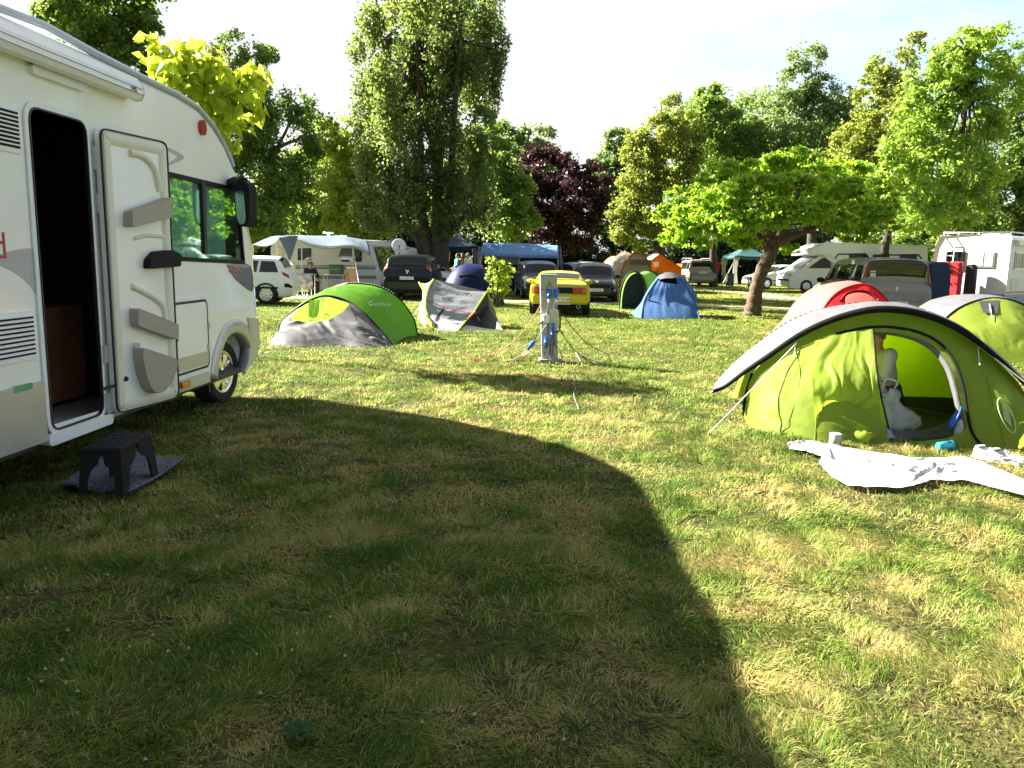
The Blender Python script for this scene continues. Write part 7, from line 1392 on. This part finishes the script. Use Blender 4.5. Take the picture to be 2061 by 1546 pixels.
cable('cable', 'grey cable running from the low blue plug to the left over the grass', [cp_(1063, 712), gp(1048, 716), gp(1032, 724), gp(1010, 729)], gry); cable('cable', 'red brown cable curling left from the low blue plug', [cp_(1062, 712), gp(1050, 720), gp(1035, 727), gp(1022, 729)], redc); cable('cable', 'dark cable lying left of the low blue plug', [cp_(1060, 715, .0), gp(1050, 722), gp(1038, 727), gp(1027, 729)], blk, .006)
cable('cable', 'red brown cable crossing the post low down behind the plugs', [cp_(1076, 695), cp_(1092, 694), cp_(1108, 695), cp_(1117, 690), cp_(1116, 675), cp_(1108, 655), cp_(1102, 646)], redc, .006); cable('cable', 'black lead dropping along the middle of the post to its foot', [cp_(1106, 650), cp_(1103, 668), cp_(1101, 680)], blk, .006)
cable('cable', 'black cable from the second blue plug to the foot of the post', [cp_(1096, 709), cp_(1094, 718), gp(1088, 726), gp(1078, 731)], blk); cable('cable', 'thin black cable pair hanging to the ground in front of the post', [cp_(1109, 682), cp_(1108, 700), cp_(1107, 715), gp(1107, 730), gp(1105, 737)], blk); cable('cable', 'thin black cable looping right of the cable pair before the post', [cp_(1113, 668), cp_(1114, 690), cp_(1112, 710), gp(1109, 727), gp(1106, 735)], blk, .006)
cable('cable', 'thin black cable falling along the right edge of the post', [cp_(1114, 690), cp_(1124, 702), cp_(1131, 715), gp(1132, 729)], blk, .006)
cable('cable', 'upper dark green cable running far to the right over the grass', [cp_(1133, 632, .2), cp_(1145, 650, .2), cp_(1165, 675, .2), cp_(1190, 697, .2), gp(1225, 713), gp(1262, 727)], drk); cable('cable', 'black cable running right from the cover flap over the grass', [cp_(1122, 655), cp_(1134, 674), cp_(1150, 698), gp(1165, 712), gp(1190, 722), gp(1215, 730)], blk); cable('cable', 'grey and black cable looping right and coming forward over the lawn', [cp_(1127, 662, .1), cp_(1136, 682, .1), cp_(1148, 694, .1), gp(1158, 708), gp(1166, 722), gp(1172, 734)], gry, .006)
cable('cable', 'short piece of red cable lying far left of the power post', [gp(948, 729), gp(958, 725), gp(972, 725), gp(978, 727)], redc); cable('cable', 'dark cable end poking from the grass left of the red piece', [gp(848, 729), gp(858, 724), gp(870, 723), gp(884, 727)], blk); cable('cable', 'bent black cable end beside the mottled shade, farthest left', [G(770, 727, .02), G(778, 719, .12), G(782, 719, .12), G(788, 728, .02)], blk)
cable('cable', 'pale grey cable winding forward through the sunlit grass', [gp(1152, 768), gp(1158, 780), gp(1155, 792), gp(1158, 806), gp(1165, 824)], mat('cable_dull', (.17, .18, .18), rough=.6), .005)
MB().box(pb + np.array([.0, -.02, .02]), (.36, .30, .06), bev=.01).build('concrete_foot', mat('concrete', (.34, .29, .22), rough=.95, var=.25, scale=12), t)
# ------------------------------------------------------------------ trees and shrubs
bark_dark = mat('bark_dark', (.055, .043, .033), rough=.95, var=.4, scale=5, bump=.8, bscale=14)
bark_brown = mat('bark_brown', (.10, .068, .045), rough=.95, var=.45, scale=7, bump=1.0, bscale=16)
bark_grey = mat('bark_grey', (.075, .065, .055), rough=.95, var=.35, scale=4, bump=.8, bscale=12)
def leafm(name, col, tcol, isl=.3, tr=.45, sc=.6, col2=None): return mat(name, col, rough=.45, var=.22, scale=sc, transl=tr, tcol=tcol, island=isl, spec=.35, col2=col2)
LM = dict(
    poplar=leafm('poplar_leaf', (0.084, 0.130, 0.042), (0.302, 0.403, 0.076), tr=.52),
    dark=leafm('maple_leaf', (0.092, 0.160, 0.040), (0.319, 0.454, 0.067), tr=.52),
    catalpa=leafm('catalpa_leaf', (0.185, 0.286, 0.034), (0.605, 0.672, 0.050), .15, .72),
    yellow=leafm('yellow_leaf', (0.202, 0.302, 0.042), (0.571, 0.655, 0.084), .25, .58),
    mid=leafm('mid_leaf', (0.118, 0.202, 0.042), (0.353, 0.504, 0.076), tr=.52),
    autumn=leafm('turning_leaf', (0.160, 0.210, 0.042), (0.454, 0.504, 0.076), .3, .52),
    purple=leafm('purple_leaf', (.042, .018, .022), (.10, .026, .036), .35, .3),
    grey=leafm('alder_leaf', (0.118, 0.176, 0.071), (0.353, 0.470, 0.134), .3, .5),
    umb=leafm('umbrella_leaf', (.150, .285, .026), (.56, .78, .05), .2, .6),
    bright=leafm('bright_leaf', (0.168, 0.286, 0.046), (0.487, 0.638, 0.084), .25, .56),
    under=leafm('deep_shade_leaf', (0.029, 0.055, 0.017), (0.076, 0.126, 0.025), .3, .25))  # leaf colour darkened to stand for deep shadow between the trunks
def leaves(Rg, blobs, n, size, droop=0.0, clump=.33, upb=.5, flat=1.0, shell=.62, asp=.62, hexa=False):
    """blobs: (centre, radii); leaves gather in clumps spread through each blob, so sky shows between clumps"""
    vol = np.array([b[1][0] * b[1][1] * b[1][2] for b in blobs]) ** .72; vol /= vol.sum(); VS = []
    for (c, r), sh in zip(blobs, vol):
        c = np.array(c); r = np.array(r); m = max(8, int(n * sh)); rc = clump * float(np.cbrt(r.prod())); ncl = int(np.clip(1.9 / clump ** 2, 8, 60))
        d = Rg.normal(size=(ncl, 3)); d /= np.linalg.norm(d, axis=1)[:, None]; rad = (Rg.uniform(shell ** 3, 1, ncl)) ** (1 / 3)
        cc = c + d * r * rad[:, None]; rs = rc * Rg.uniform(.6, 1.35, ncl); pk = rs ** 2 / np.sum(rs ** 2)
        ci = Rg.choice(ncl, m, p=pk); e = Rg.normal(size=(m, 3)); e /= np.linalg.norm(e, axis=1)[:, None]; q = Rg.uniform(.05, 1, m) ** .45
        off = e * (q * rs[ci])[:, None] * np.array([1.1, 1.1, .8 * flat]); p = cc[ci] + off + Rg.normal(0, .12, (m, 3)) * rs[ci][:, None]
        # loose leaves on the outline
        k = Rg.random(m) < .10; dd = Rg.normal(size=(k.sum(), 3)); dd /= np.linalg.norm(dd, axis=1)[:, None]; p[k] = c + dd * r * Rg.uniform(.8, 1.22, k.sum())[:, None]
        outw = (p - c) / r; nn = Rg.normal(size=(m, 3)) * .75 + outw * .45 + np.array([0, 0, upb]); nn /= np.linalg.norm(nn, axis=1)[:, None]
        t = Rg.normal(size=(m, 3)) + outw * .5 - np.array([0, 0, droop]); t -= nn * np.sum(t * nn, 1)[:, None]; t /= np.linalg.norm(t, axis=1)[:, None] + 1e-6
        s = np.cross(nn, t); L_ = size * Rg.uniform(.6, 1.35, m)[:, None]
        if hexa:
            b_, l_, r_, t_, m_ = p - t * L_ * .45, p - t * L_ * .08 + s * L_ * asp * .5 + nn * L_ * .10, p - t * L_ * .08 - s * L_ * asp * .5 + nn * L_ * .10, p + t * L_ * .62 - nn * L_ * .12, p - t * L_ * .02 - nn * L_ * .05
            VS.append(np.stack([b_, l_, t_, m_, b_, m_, t_, r_], 1).reshape(-1, 3)); continue
        V = np.stack([p - t * L_ * .5, p + s * L_ * asp * .5 - t * L_ * .06 + nn * L_ * .08, p + t * L_ * .55, p - s * L_ * asp * .5 - t * L_ * .06 + nn * L_ * .08], 1)
        VS.append(V.reshape(-1, 3))
    V = np.concatenate(VS); F = np.arange(len(V)).reshape(-1, 4); return V, F
def limb(mb, a, b, ra, rb, Rg, wig=.06, n=7, seg=7):
    a = np.array(a, float); b = np.array(b, float); ln = np.linalg.norm(b - a); pts = [lerp(a, b, t) + Rg.normal(0, wig * ln * .35, 3) * math.sin(pi * t) for t in np.linspace(0, 1, n)]
    mb.tube(cr(pts, n * 2), [lerp(ra, rb, t) for t in np.linspace(0, 1, n * 2)], seg); return pts
def tree(name, label, base, Y, blobs, leafmat, n, size, trunk_r=.25, bark=None, group=None, seed=0, cat='tree', stems=None, depth=.85, ydj=.12, fork=.3, limbs=9, **kw):
    Rg = np.random.default_rng(seed + 100); b = P(base[0], base[1], Y); b[2] = 0
    t = thing(name, label, cat, b, group); bl = []
    for q in blobs:
        px, py, rx, ry = q[:4]; yy = Y + (q[4] if len(q) > 4 else Rg.normal(0, ydj) * rx / FPX * Y * 2)
        c = P(px, py, yy); bl.append((c, (rx / FPX * yy, rx / FPX * yy * depth, ry / FPX * yy)))
    tb = MB(); bark = bark or bark_dark
    if stems:
        for st in stems:
            pts = [P(s[0], s[1], Y + (s[3] if len(s) > 3 else 0)) for s in st]; pts[0][2] = min(pts[0][2], 0.0) if st[0][1] > 560 else pts[0][2]
            rr = [s[2] / 2 / FPX * Y for s in st]; m = 6 * len(pts); cc = cr(pts, m); ri = np.interp(np.linspace(0, 1, m), np.linspace(0, 1, len(rr)), rr)
            ri = ri * (1 + .08 * np.sin(np.arange(m) * 1.7)); tb.tube(cc, list(ri), 10)
        fk = [P(st[-1][0], st[-1][1], Y) for st in stems]
    else:
        cz = np.mean([q[0][2] for q in bl]); top = np.mean([q[0] for q in bl], 0); f = lerp(b, top, .75); f[2] = max(1.2, cz * .9)
        limb(tb, b, f, trunk_r, trunk_r * .45, Rg, .05, 8, 10); fk = [lerp(b, f, k) for k in (.45, .6, .75, .9, 1)]
    for i in range(min(limbs, 3 * len(bl))):
        c, r = bl[i % len(bl)]; s = fk[Rg.integers(len(fk))]; e = c + Rg.normal(0, .35, 3) * np.array(r)
        limb(tb, s, e, trunk_r * .32, trunk_r * .06, Rg, .12, 6, 5)
    tb.build('trunk', bark, t)
    V, F = leaves(Rg, bl, n, size, **kw); np_mesh('crown', V, F, leafmat, t); return t
TG = 'trees around the camping ground'
TD = globals().get('TREE_DENSITY', 1.0)
T = lambda *a, **k: tree(a[0], a[1], a[2], a[3], a[4], a[5], int(a[6] * TD * (1 if 'poplar' in a[0] or 'umb' in a[0] or 'catalpa' in a[0] else 1.5)), a[7], **k)
# the tall poplar
pl = [(742, 170, 34, 210), (775, 60, 40, 260), (815, 120, 38, 250), (850, 10, 44, 290), (890, 130, 36, 240), (925, 10, 42, 280), (955, 120, 42, 240), (985, 70, 30, 170), (733, 300, 26, 100), (768, 340, 38, 110), (812, 385, 42, 80), (935, 350, 46, 110), (968, 300, 28, 110), (900, 390, 40, 75), (850, 330, 36, 100), (860, -150, 120, 170), (750, 420, 40, 45), (960, 425, 40, 40)]
T('poplar_tree', 'very tall many stemmed poplar rising behind the black car out of the picture', (868, 520), 37, pl, LM['poplar'], 150000, .145, trunk_r=.5, bark=bark_dark, seed=1, clump=.30, shell=.10, ydj=.9, flat=2.0,
  stems=[[(860, 590, 34), (858, 500, 27), (850, 420, 17), (846, 250, 10), (840, 60, 8)], [(878, 590, 34), (881, 500, 28), (880, 420, 20), (886, 250, 14), (892, 20, 6)], [(882, 590, 26), (897, 480, 18), (905, 400, 18), (915, 220, 12), (930, 30, 6)], [(860, 520, 30), (840, 480, 18), (806, 445, 12), (790, 420, 7)], [(880, 520, 26), (905, 470, 16), (940, 430, 8)], [(862, 480, 22), (830, 380, 13), (800, 250, 8), (780, 80, 5)]], limbs=10, group=TG)
T('maple_tree', 'dark leafy tree top showing over the roof of the near motorhome', (220, 530), 46, [(195, 15, 95, 80), (130, 20, 50, 45), (262, 75, 50, 55), (230, -70, 110, 80), (210, 110, 70, 60), (290, 40, 26, 30), (280, 150, 60, 50), (230, 220, 90, 80)], LM['dark'], 22000, .27, seed=2, clump=.30, group=TG)
T('catalpa_tree', 'young tree with huge glowing yellow green leaves rising behind the motorhome front', (392, 560), 12.8, [(325, 105, 46, 30), (395, 130, 66, 40), (460, 160, 70, 40), (505, 165, 36, 30), (440, 215, 70, 44), (480, 230, 50, 40), (455, 275, 26, 36), (400, 190, 60, 40), (350, 150, 50, 36), (390, 260, 60, 70), (320, 200, 60, 60)], LM['catalpa'], 1050, .20, trunk_r=.05, bark=bark_grey, seed=3, droop=1.1, clump=.30, asp=.72, upb=.35, shell=.3, hexa=True, group=TG)
T('maple_tree', 'sparse grey green tree with visible trunk left of the caravan', (556, 520), 43, [(565, 300, 90, 90), (598, 215, 36, 32), (622, 270, 45, 40), (515, 380, 90, 80), (620, 375, 66, 70), (480, 110, 60, 36), (535, 110, 22, 18), (500, 210, 70, 66), (560, 440, 110, 44), (470, 290, 60, 60)], LM['dark'], 24000, .19, trunk_r=.42, bark=bark_grey, seed=4, clump=.32, group=TG)
T('lime_tree', 'slender yellow green tree between the caravan and the tall poplar', (742, 520), 40, [(720, 280, 26, 50), (700, 330, 34, 60), (735, 340, 36, 70), (690, 400, 44, 50), (740, 410, 50, 50), (715, 450, 56, 34), (760, 455, 44, 26), (665, 270, 16, 40)], LM['yellow'], 15000, .17, seed=5, clump=.32, group=TG, stems=[[(745, 560, 22), (738, 490, 16), (705, 430, 9)], [(748, 560, 16), (752, 480, 10), (765, 420, 6)]], limbs=6)
T('maple_tree', 'bright mid green tree standing right of the tall poplar', (1010, 530), 47, [(1018, 330, 34, 40), (1000, 380, 40, 60), (1040, 380, 34, 40), (1015, 440, 56, 46), (985, 300, 30, 50), (1050, 430, 24, 30)], LM['mid'], 14000, .2, seed=6, clump=.33, group=TG)
T('birch_tree', 'pale far tree peeping above the purple leaved tree', (1075, 530), 66, [(1062, 285, 26, 22), (1078, 290, 34, 40), (1030, 295, 30, 36), (1010, 270, 26, 26), (1070, 340, 50, 50), (1125, 320, 20, 30)], LM['grey'], 9000, .24, seed=7, clump=.36, group=TG)
T('plum_tree', 'dark purple leaved tree behind the blue awning tent', (1125, 530), 52, [(1085, 345, 50, 48), (1062, 375, 34, 36), (1145, 325, 20, 18), (1150, 360, 28, 30), (1188, 365, 36, 34), (1110, 405, 52, 50), (1170, 415, 56, 48), (1090, 450, 48, 40), (1150, 465, 56, 40)], LM['purple'], 24000, .2, seed=8, clump=.30, group=TG)
T('maple_tree', 'hazy blue green tree in the gap right of the purple tree', (1235, 530), 64, [(1250, 290, 32, 28), (1222, 325, 32, 36), (1262, 340, 40, 50), (1225, 385, 40, 50), (1215, 440, 30, 40)], LM['grey'], 12000, .24, seed=9, clump=.33, group=TG)
T('hornbeam_tree', 'tall yellowing tree behind the orange tents', (1330, 530), 47, [(1348, 225, 26, 34), (1335, 275, 46, 50), (1300, 320, 46, 56), (1360, 320, 56, 70), (1280, 390, 46, 56), (1340, 400, 80, 70), (1255, 440, 34, 46), (1290, 470, 50, 36), (1390, 290, 30, 60)], LM['autumn'], 26000, .17, seed=10, clump=.30, trunk_r=.4, group=TG)
T('hornbeam_tree', 'bright green tree just left of the airy alder', (1440, 530), 50, [(1432, 195, 34, 26), (1430, 245, 56, 46), (1470, 270, 56, 50), (1420, 320, 70, 60), (1490, 340, 60, 60), (1440, 185, 14, 18)], LM['mid'], 20000, .19, seed=11, clump=.30, group=TG)
T('alder_tree', 'tall airy alder, the highest crown above the umbrella tree', (1630, 530), 50, [(1622, 118, 36, 28), (1612, 165, 46, 34), (1650, 180, 40, 30), (1575, 205, 44, 26), (1690, 200, 30, 26), (1620, 225, 80, 36), (1580, 260, 70, 44), (1670, 260, 70, 44), (1540, 290, 60, 44), (1640, 320, 100, 50), (1725, 235, 26, 22)], LM['grey'], 22000, .18, trunk_r=.35, seed=12, clump=.27, group=TG)
T('alder_tree', 'thin grey green tree behind the tall bright tree at the right', (1790, 530), 43, [(1790, 135, 44, 34), (1755, 185, 36, 30), (1810, 190, 44, 40), (1770, 245, 60, 44), (1725, 290, 50, 40), (1800, 300, 70, 54), (1760, 350, 80, 50), (1840, 90, 22, 22), (1700, 350, 50, 40)], LM['autumn'], 17000, .18, seed=13, clump=.28, group=TG)
T('ash_tree', 'tall bright green tree on the right, over the camper with a roof rack', (1932, 545), 33, [(1945, 90, 44, 30), (2000, 85, 50, 26), (1900, 120, 50, 34), (1960, 150, 70, 40), (1885, 185, 70, 40), (2000, 190, 60, 46), (1850, 240, 56, 36), (1930, 250, 80, 44), (1830, 300, 60, 34), (1900, 330, 80, 44), (1800, 350, 46, 30), (1850, 390, 70, 36), (1960, 350, 60, 40), (1880, 440, 80, 34), (1940, 410, 60, 40)], LM['bright'], 19000, .17, trunk_r=.24, bark=bark_grey, seed=14, clump=.30, droop=.6, group=TG,
  stems=[[(1935, 600, 20), (1930, 480, 17), (1926, 350, 14), (1945, 200, 9), (1955, 110, 5)]], limbs=16)
T('maple_tree', 'dark tree at the right edge behind the tall bright tree', (2050, 540), 40, [(2050, 170, 46, 60), (2075, 260, 70, 80), (2030, 330, 60, 60), (2060, 420, 80, 70), (1990, 440, 60, 50), (2140, 300, 80, 150)], LM['dark'], 17000, .18, seed=15, clump=.32, group=TG)
T('maple_tree', 'far rounded tree filling the gap left of the slender yellow green tree', (650, 530), 60, [(655, 300, 50, 60), (700, 290, 40, 60), (610, 380, 60, 80), (690, 400, 60, 70), (570, 400, 60, 80), (640, 460, 100, 40), (500, 430, 60, 70)], LM['yellow'], 17000, .24, seed=60, clump=.34, group=TG)
T('maple_tree', 'far rounded tree glimpsed low between the tall poplar and the purple tree', (930, 530), 62, [(920, 400, 70, 70), (980, 380, 60, 80), (860, 430, 60, 50), (1000, 450, 60, 40)], LM['mid'], 12000, .24, seed=61, clump=.34, group=TG)
T('maple_tree', 'far dense tree behind the bright green hornbeam', (1500, 530), 68, [(1395, 255, 60, 50), (1530, 240, 60, 50), (1480, 290, 90, 70), (1540, 330, 80, 80), (1420, 360, 80, 80), (1500, 420, 120, 70)], LM['mid'], 22000, .25, seed=62, clump=.34, group=TG)
T('maple_tree', 'far dense tree between the alders above the white motorhome', (1720, 530), 64, [(1700, 260, 60, 50), (1830, 250, 70, 60), (1700, 320, 90, 70), (1760, 360, 80, 80), (1650, 370, 80, 80), (1720, 430, 130, 60)], LM['mid'], 22000, .25, seed=63, clump=.34, group=TG)
T('maple_tree', 'far dense tree low behind the tall bright tree at the right', (1930, 530), 60, [(1900, 350, 90, 80), (1990, 330, 90, 90), (1840, 420, 90, 70), (1960, 430, 130, 70)], LM['dark'], 17000, .25, seed=64, clump=.34, group=TG)
# undergrowth closing the gaps between the trunks
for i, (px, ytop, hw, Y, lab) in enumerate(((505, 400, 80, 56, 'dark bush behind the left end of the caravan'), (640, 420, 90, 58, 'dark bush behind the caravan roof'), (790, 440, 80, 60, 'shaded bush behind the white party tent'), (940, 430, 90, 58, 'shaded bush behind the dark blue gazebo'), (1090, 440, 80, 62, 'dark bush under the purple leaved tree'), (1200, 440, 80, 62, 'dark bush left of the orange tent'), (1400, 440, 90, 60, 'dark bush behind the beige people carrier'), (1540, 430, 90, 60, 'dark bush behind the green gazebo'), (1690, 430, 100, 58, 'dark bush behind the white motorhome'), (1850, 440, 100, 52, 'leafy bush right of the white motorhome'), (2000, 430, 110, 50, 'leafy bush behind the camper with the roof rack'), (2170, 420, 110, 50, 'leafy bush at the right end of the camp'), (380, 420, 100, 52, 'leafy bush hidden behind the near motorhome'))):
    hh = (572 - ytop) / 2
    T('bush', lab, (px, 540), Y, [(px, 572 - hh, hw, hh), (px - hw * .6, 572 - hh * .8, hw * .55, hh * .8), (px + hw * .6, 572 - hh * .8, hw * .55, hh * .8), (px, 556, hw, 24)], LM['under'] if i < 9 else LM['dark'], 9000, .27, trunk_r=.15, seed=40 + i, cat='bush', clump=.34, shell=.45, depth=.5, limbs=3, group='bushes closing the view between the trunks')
# umbrella tree
ub = [(1610, 322, 66, 20, 1.2), (1480, 338, 52, 20, .8), (1560, 345, 60, 24, 2), (1440, 362, 44, 20, 0), (1680, 345, 62, 20, 1), (1390, 395, 44, 24, -.3), (1450, 398, 56, 24, -1.4), (1350, 432, 36, 24, .2), (1400, 440, 52, 28, -1.6), (1525, 375, 60, 24, -1.3), (1610, 370, 60, 26, -1.5), (1700, 385, 56, 26, -.9), (1760, 395, 42, 30, .6), (1740, 430, 50, 30, -.4), (1545, 430, 50, 30, -2.1), (1470, 455, 64, 28, -1.9), (1400, 480, 46, 20, -.8), (1345, 478, 22, 16, .4), (1640, 425, 44, 26, -2.0), (1790, 435, 24, 34, .8), (1500, 490, 36, 12, -1.0), (1680, 455, 40, 16, -1.0), (1730, 470, 36, 16, .3), (1580, 500, 30, 10, 1.2), (1650, 400, 110, 40, 2.2), (1500, 420, 110, 40, 2.2)]
T('umbrella_tree', 'low spreading umbrella shaped tree with leaning brown trunk', (1515, 635), 23.9, ub, LM['umb'], 66000, .125, trunk_r=.17, bark=bark_brown, seed=20, clump=.36, flat=.6, droop=1.0, upb=.35, asp=.6, shell=.3, depth=.8, limbs=22,
  stems=[[(1513, 640, 44), (1515, 626, 34), (1521, 590, 27), (1531, 552, 26), (1549, 515, 27), (1560, 480, 22)], [(1553, 508, 20), (1510, 460, 12), (1450, 410, 6)], [(1560, 490, 20), (1590, 440, 13), (1610, 380, 6)], [(1562, 490, 20), (1630, 460, 12), (1710, 430, 6)], [(1553, 500, 16), (1540, 440, 10, 1.5), (1500, 380, 5, 2)]])
# sapling in the lawn by the tracks
T('sapling', 'small young tree with light green leaves beside the grey printed tent', (1001, 618), 25.5, [(988, 530, 10, 16), (1003, 545, 16, 20), (1020, 548, 14, 18), (1012, 570, 18, 18), (995, 575, 14, 18), (990, 558, 12, 14), (1005, 590, 12, 10)], LM['yellow'], 1500, .085, trunk_r=.03, bark=bark_grey, seed=21, clump=.4, limbs=8, stems=[[(1000, 622, 5), (1001, 590, 4), (1006, 550, 2)], [(996, 622, 3), (992, 585, 3), (990, 540, 2)], [(1004, 620, 3), (1010, 590, 2), (1020, 555, 1.5)]])
